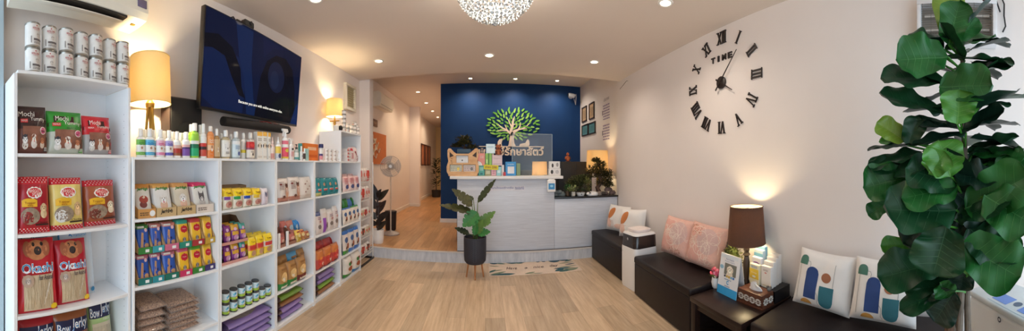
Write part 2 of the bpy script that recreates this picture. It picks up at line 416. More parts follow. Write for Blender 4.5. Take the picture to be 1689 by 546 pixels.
def bottle(name, label, h, r, bodyc, capc, capfrac=.22, caprad=.5, lab=None, sy=.62, clear=False, loc=(0, 0, 0), rot=LEFTROT, group=None, prints=None, kind='screw', cat='bottle', shoulder=.1):
    """toiletry bottle; lab = list of (v0, v1, colour) bands of its label"""
    t = thing(name, label, cat, loc, rot, group)
    hb = h*(1-capfrac); bm_ = mat(bodyc, .2, var=.03, spec=.6, alpha=.8 if clear else None) if not clear else thin(bodyc, .62, .12)
    b = MB(); cr = r*caprad
    b.lathe([(r*.86, 0), (r*.97, .004), (r, .012), (r, hb*(1-shoulder*1.6)), (r*.93, hb*(1-shoulder)), (r*.72, hb*(1-shoulder*.45)), (cr*.8, hb*(1-shoulder*.12)), (cr*.8, hb)], bm_, 20, sy=sy)
    bo = b.build('body', t)
    if lab:
        b = MB(); z0 = .014; z1 = hb*(1-shoulder*1.7)
        for (a, c, col) in lab:
            b.lathe([(r*1.006, z0+a*(z1-z0)), (r*1.006, z0+c*(z1-z0))], mat(col, .35, var=.05, nscale=40), 20, sy=sy, cap=False)
        S = lambda u, v, e: Vector((sin((u-.5)*2.2)*(r*1.006+e), -cos((u-.5)*2.2)*(r*1.006+e)*sy-e, z0+v*(z1-z0)))
        if prints: prints(b, S)
        b.build('label_band', bo)
    cm = mat(capc, .35, var=.02); b = MB()
    if kind == 'screw':
        b.lathe([(cr, hb-.001), (cr*1.02, hb+.002), (cr*.98, h-.004), (cr*.85, h), (0, h)], cm, 18); b.build('cap', t)
    elif kind == 'nozzle':
        b.lathe([(cr, hb-.001), (cr, hb+h*capfrac*.3), (cr*.45, hb+h*capfrac*.45), (cr*.25, h), (0, h)], cm, 14); b.build('cap', t)
    elif kind == 'pump':
        H = h*capfrac; b.lathe([(cr, hb-.001), (cr, hb+H*.35), (cr*.3, hb+H*.38), (cr*.3, hb+H*.75), (cr*.6, hb+H*.77), (cr*.6, h), (0, h)], cm, 14)
        b.box((-cr*.9, 0, h-H*.1), (cr*2, cr*.5, H*.14), cm, .001, 1); b.build('pump', t)
    elif kind == 'trigger':
        H = h*capfrac; b.lathe([(cr, hb-.001), (cr, hb+H*.3), (cr*.6, hb+H*.4), (cr*.55, hb+H*.6)], cm, 14)
        b.prism([(-r*1.15, hb+H*.78), (-r*1.1, hb+H*.98), (r*.75, hb+H*1.), (r*1., hb+H*.62), (r*.3, hb+H*.5), (-r*.4, hb+H*.55)], -cr*.5, cr*.5, cm)
        b.prism([(-r*.75, hb+H*.75), (-r*.45, hb+H*.7), (-r*.75, hb+H*.05), (-r*.95, hb+H*.05)], -cr*.35, cr*.35, cm)
        b.build('trigger_head', t)
    return t
def tray_box(name, label, w, d, h, lip, colm, loc, rot, lipm=None, group=None, sticker=None, prints=None):
    """open cardboard display carton: tall back, sloping sides, low front lip"""
    t = thing(name, label, 'carton', loc, rot, group); k = .003
    b = MB(); b.box((0, 0, k/2), (w, d, k), colm); b.box((0, d/2-k/2, h/2), (w, k, h), colm)
    for q in (-1, 1):
        x = q*(w/2-k/2); P = [(-d/2, 0), (d/2, 0), (d/2, h), (d*.15, h), (-d/2, lip)]
        vs = [(x-k/2, y, z) for y, z in P]+[(x+k/2, y, z) for y, z in P]
        b.add(vs, [(4, 3, 2, 1, 0), (5, 6, 7, 8, 9)]+[(i, (i+1) % 5, (i+1) % 5+5, i+5) for i in range(5)], colm)
    b.build('carton_body', t, smooth=0)
    b = MB(); b.box((0, -d/2+k/2-.0004, lip/2), (w, k, lip), lipm or colm); S = fl(w, lip, -d/2-.0004)
    if prints: prints(b, S)
    lipo = b.build('front_lip', t, smooth=0)
    if sticker:
        b = MB(); S2 = fl(w, lip, -d/2-.0012); b.ell(S2, *sticker, white, 14) if len(sticker) == 4 else b.rect(S2, *sticker[:4], white, 1); b.build('price_sticker', lipo, smooth=0)
    return t
def scrib(mb, S, u0, v0, u1, v1, n, m, seed=1, fill=.8):
    """n lines of small print shown as broken strokes"""
    rr = random.Random(seed); dv = (v1-v0)/n
    for i in range(n):
        u = u0
        while u < u1-.01:
            L = min(u1-u, (u1-u0)*rr.uniform(.12, .3)); mb.rect(S, u, v0+i*dv, u+L*fill, v0+i*dv+dv*.5, m, 1); u += L
# ================================================================ bookcase beside the window, seven cans on top in two rows
P0 = Vector((-1.57, .026, 0)); P1 = Vector((-1.73, .736, 0)); bx = (P1-P0).normalized(); BW = (P1-P0).length; BN = Vector((bx.y, -bx.x, 0))
BROT = atan2(bx.y, bx.x)
def bk(x, depth, z): return P0 + bx*x - BN*depth + Vector((0, 0, z))      # x from the left end, depth behind the front edge
def bkpx(px, depth=0.):
    p = onP(px, YH-1, P0-BN*depth, BN); return min(BW-.0245, max(.0245, (p-P0).dot(bx)))
BZ = [1.973, 1.537, 1.112, .685, .27]; TK = .018; BD = .27
bookcase = thing('bookcase', 'tall white open bookcase with cans on top, bags of dog treats on its shelves', 'bookcase', bk(BW/2, BD/2, 0), BROT)
def bpart(name, x0, x1, d0, d1, z0, z1, bev=.0015):
    b = MB(); b.box(((x0+x1)/2-BW/2, (d0+d1)/2-BD/2, (z0+z1)/2), (x1-x0, d1-d0, z1-z0), shelfw, bev, 1); return b
for x in (0, BW-.02):
    b = bpart('side_panel', x, x+.02, 0, BD, 0, 1.973)
    hole = mat((120, 120, 120), .6)
    S = (lambda xx, sg: (lambda u, v, e: Vector((xx+sg*e, -BD/2+u*BD, v*1.97))))(x-BW/2+(.02 if x == 0 else 0), 1 if x == 0 else -1)
    for u in (.15, .85):
        for k in range(40): b.ell(S, u, .1+.021*k, .009, .0013, hole, 6)
    b.build('side_panel', bookcase)
bpart('top_panel', .02, BW-.02, 0, BD, 1.973, 1.99).build('top_panel', bookcase)
for z in BZ[1:]: bpart('shelf', .0205, BW-.0205, .002, BD-.006, z, z+TK).build('shelf', bookcase)
bpart('plinth', .02, BW-.02, .02, .035, 0, .07).build('plinth', bookcase)
bpart('back_panel', .02, BW-.02, BD-.006, BD, .02, 1.973, 0).build('back_panel', bookcase)
BTOP = [1.991]+[z+TK+.0005 for z in BZ[1:]]
# cans
rc = mat((228, 226, 222), .35, var=.05, nscale=30); redp = mat((188, 40, 48), .5); greyp = mat((112, 104, 104), .5)
def canprint(mb, S):
    mb.text(S, 'ROYAL CANIN', .3, .74, .74, .83, redp, bold=.02); mb.text(S, 'VETERINARY DIET', .36, .68, .68, .72, redp)
    mb.ell(S, .52, .9, .035, .03, redp, 8)
    dogface(mb, S, .6, .5, .07, 1.0, (206, 200, 194), (170, 164, 158), (214, 208, 202))
    mb.rect(S, .34, .2, .86, .3, greyp, 3); scrib(mb, S, .36, .06, .84, .17, 2, greyp, 3); mb.rect(S, .2, .08, .235, .4, greyp, 2)
first = None
cpx = [53.5, 81, 108.5, 133, 157, 180, 202]
for row in range(2):
    for i, px in enumerate(cpx):
        dep = .06+.012*(i % 2)
        p = bk(bkpx(px, dep), dep, BTOP[0]+row*.1365)
        lab = 'white dog food can, %s from the left in the %s row on the bookcase' % (ORD[i], ['lower', 'upper'][row])
        rz = BROT+[.1, -.25, .05, .3, -.1, .2, 0][i]+row*.15
        if first is None: first = can('food_can', lab, .0432, .136, rc, p, rz, canprint, 'two rows of white cans on the bookcase')
        else: dup(first, p, rz, lab)
# ---- treat bags on the bookcase
def lean(px0, px1, z, dep, w, ang=.12, dz=0.): 
    x = (bkpx(px0, dep)+bkpx(px1, dep))/2; return bk(x, dep, z+dz), (-ang, 0, BROT)
def bagw(px0, px1, dep=.05): return bkpx(px1, dep)-bkpx(px0, dep)
def bag(name, label, w, h, d, colfn, prints, loc, rot, group=None, seal=None, sealm=None, seed=0., cat='treat bag', back=None, amp=.1):
    mb, S = pouch_mesh(w, h, d, colfn, seed, amp); prints(mb, S) if prints else None
    for (v0, v1, cm, dots) in seal or []:
        if dots:
            for r_ in range(3):
                for c_ in range(9): mb.ell(S, .06+c_*.1+(r_ % 2)*.05, v0+(v1-v0)*(.2+.3*r_), .016, .0095, white, 6)
    if not seal: return tag(mb.build(name, smooth=50, loc=loc, rot=rot), label, cat, group)
    t = thing(name, label, cat, loc, rot, group); mb.build('pouch', t, smooth=50)
    if seal:
        for (v0, v1, cm, dots) in seal:
            b = MB(); b.box((0, 0, (v0+v1)/2*h), (w*.995, .004, (v1-v0)*h), cm)
            b.build('seal_strip', t, smooth=0)
    return t
clear_d = gloss((150, 140, 134), .2); dred = gloss((196, 28, 44)); dkb = gloss((58, 30, 28)); meat = gloss((128, 76, 58)); 
lett = mat((244, 240, 232), .45); redlab = mat((214, 44, 52), .4)
def mochi(topc, botc):
    def f(mb, S):
        mb.poly(S, [(.02, .62), (.98, .62), (.98, .70), (.72, .72), (.72, .86), (.16, .86), (.16, .72), (.02, .70)], mat((64, 36, 34), .4))
        mb.text(S, 'Mochi', .06 if topc == dkb else .2, .75, .56, .86, lett); mb.text(S, 'Yummy', .42, .635, .9, .745, lett)
        mb.rect(S, .12, .62, .34, .7, redlab, 3); mb.text(S, 'PREMIUM', .14, .64, .32, .68, lett)
        mb.text(S, 'SNACK', .5, .565, .78, .61, mat((40, 24, 22), .4))
        mb.rect(S, .18, .12, .96, .55, mat((138, 88, 70), .35, var=.2, nscale=30) if topc != dred else mat((132, 118, 116), .35, var=.2, nscale=30), 6)
        dogface(mb, S, .24, .26, .085, .95, (226, 224, 222), (40, 42, 50), (226, 222, 216), pointed=True)
        mb.ell(S, .24, .345, .05, .035, mat((48, 50, 58), .5), 10)
        dogface(mb, S, .52, .30, .095, .9, (234, 220, 208), (166, 98, 64), (226, 216, 208), open_mouth=True)
        dogface(mb, S, .79, .25, .07, .95, (190, 122, 84), (150, 84, 56), (224, 206, 190))
        mb.ell(S, .82, .46, .1, .08, lett); mb.ell(S, .82, .46, .085, .066, mat((206, 84, 128), .4)); mb.rect(S, .76, .43, .89, .47, mat((120, 40, 60), .4), 2)
        mb.poly(S, [(.84, .03), (.97, .03), (.97, .36), (.9, .2)], botc)
        scrib(mb, S, .86, .05, .96, .13, 3, lett, 2)
    return f
for i, (a, b_, tc, nm) in enumerate([(24.5, 77.5, dkb, 'dark brown'), (77.5, 136.5, gloss((42, 150, 40)), 'green'), (136.5, 183.5, gloss((214, 30, 44)), 'red')]):
    w_ = bagw(a, b_)-.003; loc, rot = lean(a, b_, BTOP[1], .045+.01*i, w_)
    side = gloss((112, 66, 56)) if tc is dkb else (gloss((196, 200, 186)) if i == 1 else gloss((176, 172, 172)))
    cf = (lambda tc, side: bands((0, side if True else tc), (.5, tc)))(tc, side)
    bag('treat_bag', '%s topped bag of dog snacks with three dogs on its front, bookcase upper shelf' % nm, w_, [.262, .246, .235][i], .05, cf, mochi(tc, tc), loc, rot,
        'snack bags on the upper bookcase shelf', [(.955, 1., tc, False)], seed=i*1.3)
# bingo star bags
yel = mat((238, 186, 40), .4)
def bingo(basec, dogc, meatc, clearside=False):
    def f(mb, S):
        for k in range(10): 
            a = k*pi/5; mb.ell(S, .5+.17*cos(a), .71+.065*sin(a), .075, .045, lett, 8)
        mb.ell(S, .5, .71, .2, .085, redlab); mb.text(S, 'BINGO', .34, .71, .64, .765, mat((250, 236, 224), .4)); mb.text(S, 'STAR', .42, .65, .68, .705, mat((250, 236, 224), .4))
        mb.rect(S, .12, .46, .57, .58, yel, 7); mb.ell(S, .34, .575, .2, .035, yel, 14, 0, pi); mb.text(S, 'Topper', .2, .5, .52, .55, mat((150, 40, 20), .5)); mb.text(S, 'BBQ', .28, .47, .44, .495, mat((150, 40, 20), .5))
        mb.ell(S, .36, .3, .28, .15, mat((150, 132, 112), .5, var=.25, nscale=60)); mb.ell(S, .27, .26, .18, .12, meatc)
        for k in range(5): mb.line(S, [(.14+.05*k, .2+.01*k), (.22+.05*k, .33)], .006, mat((90, 30, 26), .4), .7)
        dogface(mb, S, .76, .44, .085, 1.1, dogc, tuple(int(x*.86) for x in dogc), dogc)
        mb.rect(S, .5, .13, .92, .16, mat((50, 30, 28), .5), 3); mb.text(S, 'Chicken', .56, .17, .9, .205, mat((40, 24, 24), .5), shear=.3)
    return f
dotred = gloss((210, 26, 46))
for i, (a, b_, bc, nm, dg, mc) in enumerate([(28, 82, gloss((178, 26, 44)), 'red', (226, 202, 160), gloss((146, 46, 44))), (83, 137, gloss((236, 214, 124)), 'yellow', (226, 190, 140), gloss((226, 224, 220))),
                                             (138, 191, gloss((164, 84, 50)), 'brown', (236, 218, 188), gloss((128, 60, 46)))]):
    w_ = bagw(a, b_, .06)-.004; loc, rot = lean(a, b_, BTOP[2], [.03, .05, .075][i], w_, .13)
    bag('treat_bag', '%s dog treat bag with a spotted red top band and a pale dog, middle shelf' % nm, w_, [.30, .292, .272][i], .06, bands((0, dotred), (.1, bc), (.875, dotred)), bingo(bc, dg, mc), loc, rot,
        'spotted red banded treat bags', [(.875, 1., dotred, True), (0, .1, dotred, True)], seed=2+i)
    # a second bag stands behind each
    if i != 1:
        w_ = (bagw(a+7, b_+7, .15) if i == 2 else bagw(a+6, b_+6, .1))-.006
        loc2, rot2 = lean(a+[6, 0, 7][i], b_+[6, 0, 7][i], BTOP[2], [.1, .1, .15][i], w_, .13)
        bag('treat_bag', 'treat bag hidden behind the %s spotted bag, only its edge showing' % nm, w_*.96, [.3, .29, .27][i], .05, bands((0, clear_d), (.8, gloss((214, 206, 204)))), None, loc2, rot2, 'spotted red banded treat bags', [(.9, 1., dotred, True)], seed=8+i)
# noodle-like treats in red and clear bags
bluet = mat((54, 150, 206), .4); navy = mat((24, 36, 92), .4)
def okashi(mb, S):
    mb.rect(S, .13, .03, .87, .5, gloss((212, 192, 160), .35), 9)
    nm = mat((226, 208, 176), .5); nd = mat((188, 166, 132), .5); rr = random.Random(3)
    for k in range(46):
        u = .15+.7*k/46; mb.line(S, [(u+rr.uniform(-.02, .02), .05+.42*q/6) for q in range(7)], .004, nm if k % 2 else nd, .75)
    dg = mat((196, 128, 84), .45, var=.2, nscale=40); mb.ell(S, .5, .84, .28, .14, dg)
    for q in (-1, 1): mb.ell(S, .5+q*.24, .86, .11, .11, mat((166, 96, 62), .45), 12)
    mb.ell(S, .52, .83, .1, .06, mat((40, 28, 30), .4)); mb.ell(S, .42, .92, .04, .03, mat((30, 22, 22), .4), 8); mb.ell(S, .64, .92, .04, .03, mat((30, 22, 22), .4), 8)
    for q in (0, 1):
        mb.text(S, 'Okashi', .1-.008*(1-q), .535-.006*(1-q), .9+.008*(1-q), .66+.006*(1-q), mat((244, 244, 250), .4) if q == 0 else bluet, bold=.035 if q == 0 else .012)
    mb.ell(S, .24, .43, .15, .085, gloss((186, 160, 140))); dogface(mb, S, .24, .43, .05, 1.2, (196, 186, 178), (160, 146, 138))
    mb.text(S, 'for Animal', .5, .43, .88, .5, mat((96, 84, 84), .45), bold=.03)
    mb.ell(S, .88, .06, .09, .04, mat((242, 206, 36), .4))
    for k in range(6):
        mb.line(S, [(.62+.05*k, .1+.08*k), (.66+.05*k, .2+.09*k)], .004, mat((245, 240, 230), .2), .8)
for i, (a, b_) in enumerate([(29, 96), (92, 149)]):
    w_ = bagw(a, b_, .05)-.012; loc, rot = lean(a, b_, BTOP[3], [.03, .06][i], w_, .2)
    bag('treat_bag', 'red and clear bag of pale stringy dog treats, %s one on its shelf' % ['left', 'right'][i], w_, [.385, .355][i], .05, bands((0, gloss((198, 24, 44)))), okashi, loc, rot, 'bags of stringy treats', [(.975, 1., dred, False)], seed=5+i)
def clinic(mb, S):
    mb.text(S, 'the', .5, .955, .62, .985, bluet); mb.text(S, 'natural', .42, .91, .8, .95, bluet); mb.ell(S, .33, .945, .05, .012, mat((30, 90, 170), .4), 8, rot=.5); mb.ell(S, .36, .93, .04, .012, bluet, 8, rot=-.5)
    mb.rect(S, .0, .0, .04, 1, bluet, 6); mb.ell(S, .93, .07, .06, .035, mat((60, 140, 190), .4))
for i, (a, b_) in enumerate([(36, 94), (98, 158)]):
    w_ = bagw(a, b_, .1)-.012; loc, rot = lean(a, b_, BTOP[3], [.115, .125][i], w_, .14)
    bag('pet_pad_pack', 'white and pale blue pack standing behind the %s stringy treat bag' % ['left', 'right'][i], w_, [.40, .39][i], .035, bands((0, gloss((206, 220, 232)))), clinic, loc, rot, 'pale blue packs behind', seed=9+i, cat='pack')
# lowest visible shelf
def bow(c1):
    def f(mb, S):
        mb.rect(S, .03, .68, .97, .9, mat((20, 26, 70), .4), 9)
        for q in (0, 1):
            mb.text(S, 'Bow', .06, .70, .42, .85, lett if q else mat((40, 130, 200), .4), bold=.03-.025*q); mb.text(S, 'Jerky', .46, .70, .95, .9, lett if q else mat((40, 130, 200), .4), bold=.03-.025*q, shear=.2)
        mb.text(S, 'Munchy', .55, .62, .85, .68, mat((230, 224, 220), .4))
        mb.rect(S, .1, .03, .9, .6, gloss(c1, .3), 9)
        rr = random.Random(4); dk_ = gloss(tuple(int(x*.8) for x in c1), .3)
        for k in range(18): mb.line(S, [(.12+.044*k+rr.uniform(-.01, .01), .05+.5*q/4) for q in range(5)], .006, dk_, .8)
    return f
for i, (a, b_, tc, c1, nm) in enumerate([(32, 93, gloss((178, 26, 44)), (146, 60, 52), 'red'), (93, 149, gloss((150, 84, 44)), (130, 84, 66), 'brown'), (148, 187, gloss((176, 206, 140)), (206, 196, 172), 'pale green')]):
    w_ = bagw(a, b_, .08)-.004; loc, rot = lean(a, b_, BTOP[4], [.07, .07, .12][i], w_, .16)
    bag('treat_bag', '%s bag of jerky sticks with white slanted lettering, lowest visible bookcase shelf' % nm, w_, [.335, .335, .36][i], .05, bands((0, tc)), bow(c1), loc, rot, 'jerky bags', [(.96, 1., tc, False)], seed=12+i)
# ================================================================ the row of low shelving
XF = -1.72; SD = .315; XBK = XF-SD
EDGE = [.741, 1.438, 2.087, 2.73, 3.338, 3.967]
SZ = [1.528, 1.137, .712, .325, .03]
PT = .017
NAMES = ['white shelving unit holding boxed sachets and clear bags of kibble', 'white shelving unit with yellow pouches, purple packs and small cans', 'white shelving unit holding bags with a black-and-tan dog, kraft bags below',
         'white shelving unit with teal bags at the top and orange red bags low down', 'tallest white shelving unit, end of the row, with an extra cubby on top']
for i in range(5):
    y0, y1 = EDGE[i]+.0015, EDGE[i+1]-.0015; yc = (y0+y1)/2; W = y1-y0; top = 1.545 if i < 4 else 1.93
    u = thing('shelving_unit', NAMES[i], 'shelf', (XF-SD/2, yc, 0), LEFTROT, 'row of white shelving units')
    def prt(name, a0, a1, d0, d1, z0, z1, bev=.0012):
        b = MB(); b.box(((a0+a1)/2-W/2, (d0+d1)/2-SD/2, (z0+z1)/2), (a1-a0, d1-d0, z1-z0), shelfw, bev, 1); b.build(name, u)
    for x in (0, W-PT): prt('side_panel', x, x+PT, 0, SD, 0, top)
    prt('top_panel', PT, W-PT, 0, SD, top-PT, top)
    zs = SZ[1:] if i < 4 else SZ
    for z in zs: prt('shelf', PT+.0003, W-PT-.0003, .001, SD-.005, z, z+PT)
    prt('plinth', PT, W-PT, .012, .025, 0, .03)
    prt('back_panel', PT, W-PT, SD-.005, SD, .02, top-PT, 0)
ZT = [1.5455, 1.137+PT+.0005, .712+PT+.0005, .325+PT+.0005, .03+PT+.0005]   # standing heights, from the top down
def P(px, X, z): return (X, yX(px, X), z)
def yc(px, X):       # like yX but kept inside the cubby it belongs to
    f = yX(px, XF); y = yX(px, X)
    for i in range(5):
        if EDGE[i] <= f < EDGE[i+1]: return min(EDGE[i+1]-.0235, max(EDGE[i]+.0235, y))
    return y
def wid(a, b, X): return yc(b, X)-yc(a, X)
def ymid(a, b, X): return (yc(a, X)+yc(b, X))/2
# ================================================================ bottles along the shelf top
zt = ZT[0]
def top(px, X=-1.772): return P(px, X, zt)
def hpx(y0, y1, px, X=-1.772): return (y1-y0)/F*abs(X/sin(th(px)))
def smart(c1, c2):
    def f(b, S):
        dogface(b, S, .5, .46, .1, .8, (200, 150, 120), (120, 80, 70), (240, 238, 236)); 
        for k in range(2): b.line(S, [(.18+.1*q, .78-.1*k+.03*sin(q*2)) for q in range(7)], .022, mat(c1, .4), .7)
        b.ell(S, .5, .12, .3, .07, mat(c2, .4), 12); b.text(S, 'Shampoo', .28, .09, .72, .14, white)
    return f
G1 = 'shampoo bottles on the shelf top'
wht = (240, 240, 238)
spec = [  # px, top y, body half-width px, body, cap, label bands, prints, label, kind, capfrac
 (232, 210, 7.3, wht, wht, [(0, .2, (120, 180, 70)), (.2, .66, wht), (.66, 1, (110, 178, 84))], smart((60, 140, 60), (90, 170, 60)), 'white capped shampoo bottle with green label, first by the bookcase', 'screw', .27),
 (247, 211, 7.6, wht, wht, [(0, .2, (90, 180, 216)), (.2, .66, wht), (.66, 1, (96, 184, 222))], smart((40, 130, 200), (50, 160, 210)), 'white capped shampoo bottle with sky blue label', 'screw', .27),
 (264.3, 212.5, 7, wht, wht, [(0, .2, (236, 170, 200)), (.2, .66, wht), (.66, 1, (240, 190, 210))], smart((214, 80, 140), (224, 110, 160)), 'white capped shampoo bottle with pink label', 'screw', .27),
 (279, 214, 6.6, wht, wht, [(0, .2, (110, 100, 190)), (.2, .66, wht), (.66, 1, (170, 160, 214))], smart((90, 80, 180), (80, 80, 180)), 'white capped shampoo bottle with violet lettering', 'screw', .27),
 (292.3, 216, 6, wht, wht, [(0, .2, (150, 92, 60)), (.2, .55, (178, 60, 52)), (.55, .8, (224, 190, 180)), (.8, 1, wht)], None, 'white bottle with dark red and brown lower label', 'screw', .3),
 (307, 217, 6.6, wht, wht, [(0, .5, (126, 84, 168)), (.5, .62, (70, 50, 110)), (.62, .8, (226, 180, 180)), (.8, 1, wht)], None, 'white bottle with purple lower label', 'screw', .26),
 (321, 202.5, 7.4, (150, 206, 70), wht, [(0, .38, (40, 176, 120)), (.38, .58, (28, 116, 84)), (.58, .74, wht), (.74, 1, (160, 210, 80))], None, 'tall lime and emerald green bottle with white cap', 'screw', .22),
 (335.3, 203.5, 5.6, wht, wht, [(0, .34, (206, 84, 70)), (.34, .5, (60, 44, 50)), (.5, .68, (214, 70, 66)), (.68, 1, wht)], None, 'tall white bottle with red band, beside the orange bottle', 'screw', .26),
 (347, 207.5, 6.2, (236, 150, 90), (236, 228, 220), [(0, .3, (236, 140, 70)), (.3, .55, (244, 200, 160)), (.55, 1, (240, 160, 96))], smart((244, 220, 200), (240, 130, 50)), 'orange bottle with a pale round cap', 'screw', .16),
]
for (px, yt, hw, bc, cc, lab, pr, nm, kd, cf) in spec:
    h = hpx(yt, 257.6+.0225*(px-225), px); r = 1.1*hw/F*abs(-1.772/sin(th(px)))
    o = bottle('shampoo_bottle', nm+', front row of shelf top', h, r, bc, cc, cf, .52, lab, prints=pr, loc=top(px), group=G1, kind=kd)
    if px < 340:
        dup(o, P(px+6 if px < 300 else px-5, -1.83, zt), label='rear row bottle just behind the '+nm.split(',')[0].replace('white capped ', ''))
def one(px, y0, y1, hw, nm, X=-1.772, kind='screw', **k):
    s = abs(X/sin(th(px)))/F; return bottle(k.pop('name', 'grooming_bottle'), nm, (y1-y0)*s, 1.08*hw*s, k.pop('body', wht), k.pop('cap', wht), k.pop('cf', .22), k.pop('cr', .42), k.pop('lab', None), loc=P(px, X, zt), kind=kind, group='grooming bottles on the shelf top', **k)
catm = mat((60, 56, 54), .5)
def ears(b, S):
    b.ell(S, .5, .55, .34, .36, white, 18)
    for q in (-1, 1): b.poly(S, [(.5+q*.06, .56), (.5+q*.26, .78), (.5+q*.22, .5)][::q], catm)
    b.ell(S, .5, .5, .05, .05, catm, 8); scrib(b, S, .3, .18, .7, .32, 3, catm, 4)
one(357.5, 211, 259.5, 5.6, 'amber bottle with white cap and a cat and dog picture', body=(196, 150, 90), lab=[(0, 1, (206, 180, 140))], prints=lambda b, S: dogface(b, S, .5, .4, .16, .8, (232, 222, 206), (180, 140, 100)), clear=True)
one(372, 213.5, 260, 8.2, 'clear amber bottle with round white label showing dark ears', body=(206, 190, 150), lab=[(0, 1, (238, 234, 224))], prints=ears, clear=True)
one(389, 216, 260.7, 8, 'clear bottle with pale blue label and white cap', body=(206, 222, 226), lab=[(0, .8, (214, 230, 236)), (.8, 1, (236, 240, 240))], clear=True, prints=lambda b, S: (scrib(b, S, .25, .5, .75, .75, 3, mat((110, 150, 190), .5), 5), b.ell(S, .6, .22, .14, .14, mat((70, 90, 150), .5), 8)))
one(381, 217, 258, 5, 'small clear bottle behind the pale blue labelled one', X=-1.85, body=(214, 214, 204), clear=True)
one(365, 216, 258, 5, 'small clear bottle behind the round labelled amber one', X=-1.85, body=(214, 204, 184), clear=True)
one(401.5, 217.5, 260.5, 5, 'white bottle with yellow band behind the red banded one', X=-1.81, lab=[(0, .3, wht), (.3, .5, (226, 206, 70)), (.5, 1, (226, 224, 218))])
one(413, 218, 261.5, 7.6, 'clear bottle with a wide red band above a cream label', body=(226, 214, 206), lab=[(0, .5, (236, 228, 214)), (.5, .62, (150, 70, 100)), (.62, 1, (206, 44, 46))], cap=(222, 216, 208), clear=True, prints=lambda b, S: (b.ell(S, .55, .2, .1, .1, catm, 8), scrib(b, S, .3, .32, .7, .42, 2, catm, 6), b.ell(S, .5, .8, .3, .12, mat((226, 70, 70), .4), 12)))
def hair(px0, px1, y0, y1, X, nm, seed):
    w_ = wid(px0, px1, X)-.003; h = (y1-y0)/F*abs(X/sin(th((px0+px1)/2)))
    def pr(b, S):
        b.rect(S, 0, .85, 1, 1, mat((232, 182, 84), .5), 2); dogface(b, S, .5, .5, .1, w_ and h/w_*.9, (224, 212, 190), (60, 54, 52)); scrib(b, S, .15, .68, .85, .8, 2, mat((150, 140, 130), .5), seed); b.rect(S, .1, .06, .9, .13, mat((214, 208, 200), .5), 2)
    box_thing('wipes_box', nm, 'box', (w_, .045, h), mat((238, 236, 230), .45, var=.02), P((px0+px1)/2, X, zt), LEFTROT, pr, 'orange topped white boxes')
hair(421, 430, 217, 262.2, -1.80, 'white box with orange top, left of three on the shelf top', 1); hair(430.3, 437.5, 217.5, 262.6, -1.795, 'white box with orange top, middle of three on the shelf top', 2); hair(438, 444.5, 219, 263, -1.79, 'white box with orange top, right of three on the shelf top', 3)
one(449.3, 225, 262.5, 3.7, 'slim pinkish bottle with a pointed nozzle', kind='nozzle', body=(226, 190, 180), lab=[(0, .4, (214, 150, 140)), (.4, 1, (236, 220, 212))], cap=(240, 214, 206), cf=.3)
one(458.8, 225, 262.6, 5.6, 'yellow labelled bottle with white pointed nozzle', kind='nozzle', lab=[(0, .42, (196, 200, 206)), (.42, 1, (236, 206, 90))], prints=lambda b, S: b.ell(S, .5, .2, .26, .2, mat((70, 80, 120), .5), 12), cf=.3, X=-1.76)
one(470.3, 211.5, 262.8, 6.6, 'tall white trigger spray bottle with pink red label', kind='trigger', name='spray_bottle', lab=[(0, .1, (232, 200, 70)), (.1, .62, (226, 84, 110)), (.62, .8, wht), (.8, 1, (230, 120, 140))], cf=.26, X=-1.775, prints=lambda b, S: b.ell(S, .5, .45, .3, .1, mat((236, 220, 90), .4), 10))
one(480, 227, 263, 5, 'white trigger spray bottle right of the tall pink labelled one', kind='trigger', name='spray_bottle', lab=[(0, 1, (234, 230, 226))], prints=lambda b, S: (scrib(b, S, .2, .2, .8, .6, 4, mat((206, 90, 110), .5), 8), b.rect(S, .3, .7, .7, .85, catm, 2)), cf=.24)
one(489, 237, 263.4, 4.6, 'short clear bottle with black pump', kind='pump', body=(196, 210, 206), clear=True, lab=[(0, .2, (60, 150, 150)), (.2, .8, (226, 230, 226))], cap=(30, 30, 32), cf=.3)
one(497, 240.5, 264, 3.2, 'small white spray with round white cap', lab=[(0, 1, (236, 240, 240))], prints=lambda b, S: b.rect(S, .3, .4, .7, .5, mat((70, 150, 170), .4), 2), cf=.3)
one(502, 244, 264, 2.5, 'small white bottle with dark brown label', lab=[(0, .9, (70, 54, 50))], cf=.25, X=-1.75)
def carton(name, px0, px1, y0, yb, X, z, d, colr, nm, pr=None, grp=None, cat='box'):
    w_ = wid(px0, px1, X)-.004; h = (yb-y0)/F*abs(X/sin(th((px0+px1)/2)))
    return box_thing(name, nm, cat, (w_, d, h), mat(colr, .5, var=.05, nscale=20), (X-d/2, ymid(px0, px1, X), z), LEFTROT, pr, grp)
carton('medicine_box', 497.5, 506, 236, 264.5, -1.86, zt, .05, (70, 160, 160), 'teal box behind the small white spray bottles', lambda b, S: b.rect(S, .1, .3, .9, .7, mat((120, 190, 190), .5), 2))
carton('medicine_box', 506.5, 525, 236.5, 264.6, -1.83, zt, .06, (226, 122, 48), 'bright orange carton on the shelf top', lambda b, S: (b.rect(S, .2, .62, .85, .8, mat((240, 190, 150), .5), 2), b.rect(S, .1, .2, .9, .35, mat((206, 96, 30), .5), 2)))
carton('medicine_box', 505.5, 511.5, 245, 264.7, -1.775, zt, .03, (166, 206, 200), 'pale teal small box in front of the orange carton', None)
one(529.5, 237, 264.8, 4, 'white bottle with navy blue cap beside the stacked tubs', lab=[(0, .4, (226, 150, 160)), (.4, .6, (70, 60, 120)), (.6, 1, wht)], cap=(34, 40, 96), cf=.22, cr=.9)
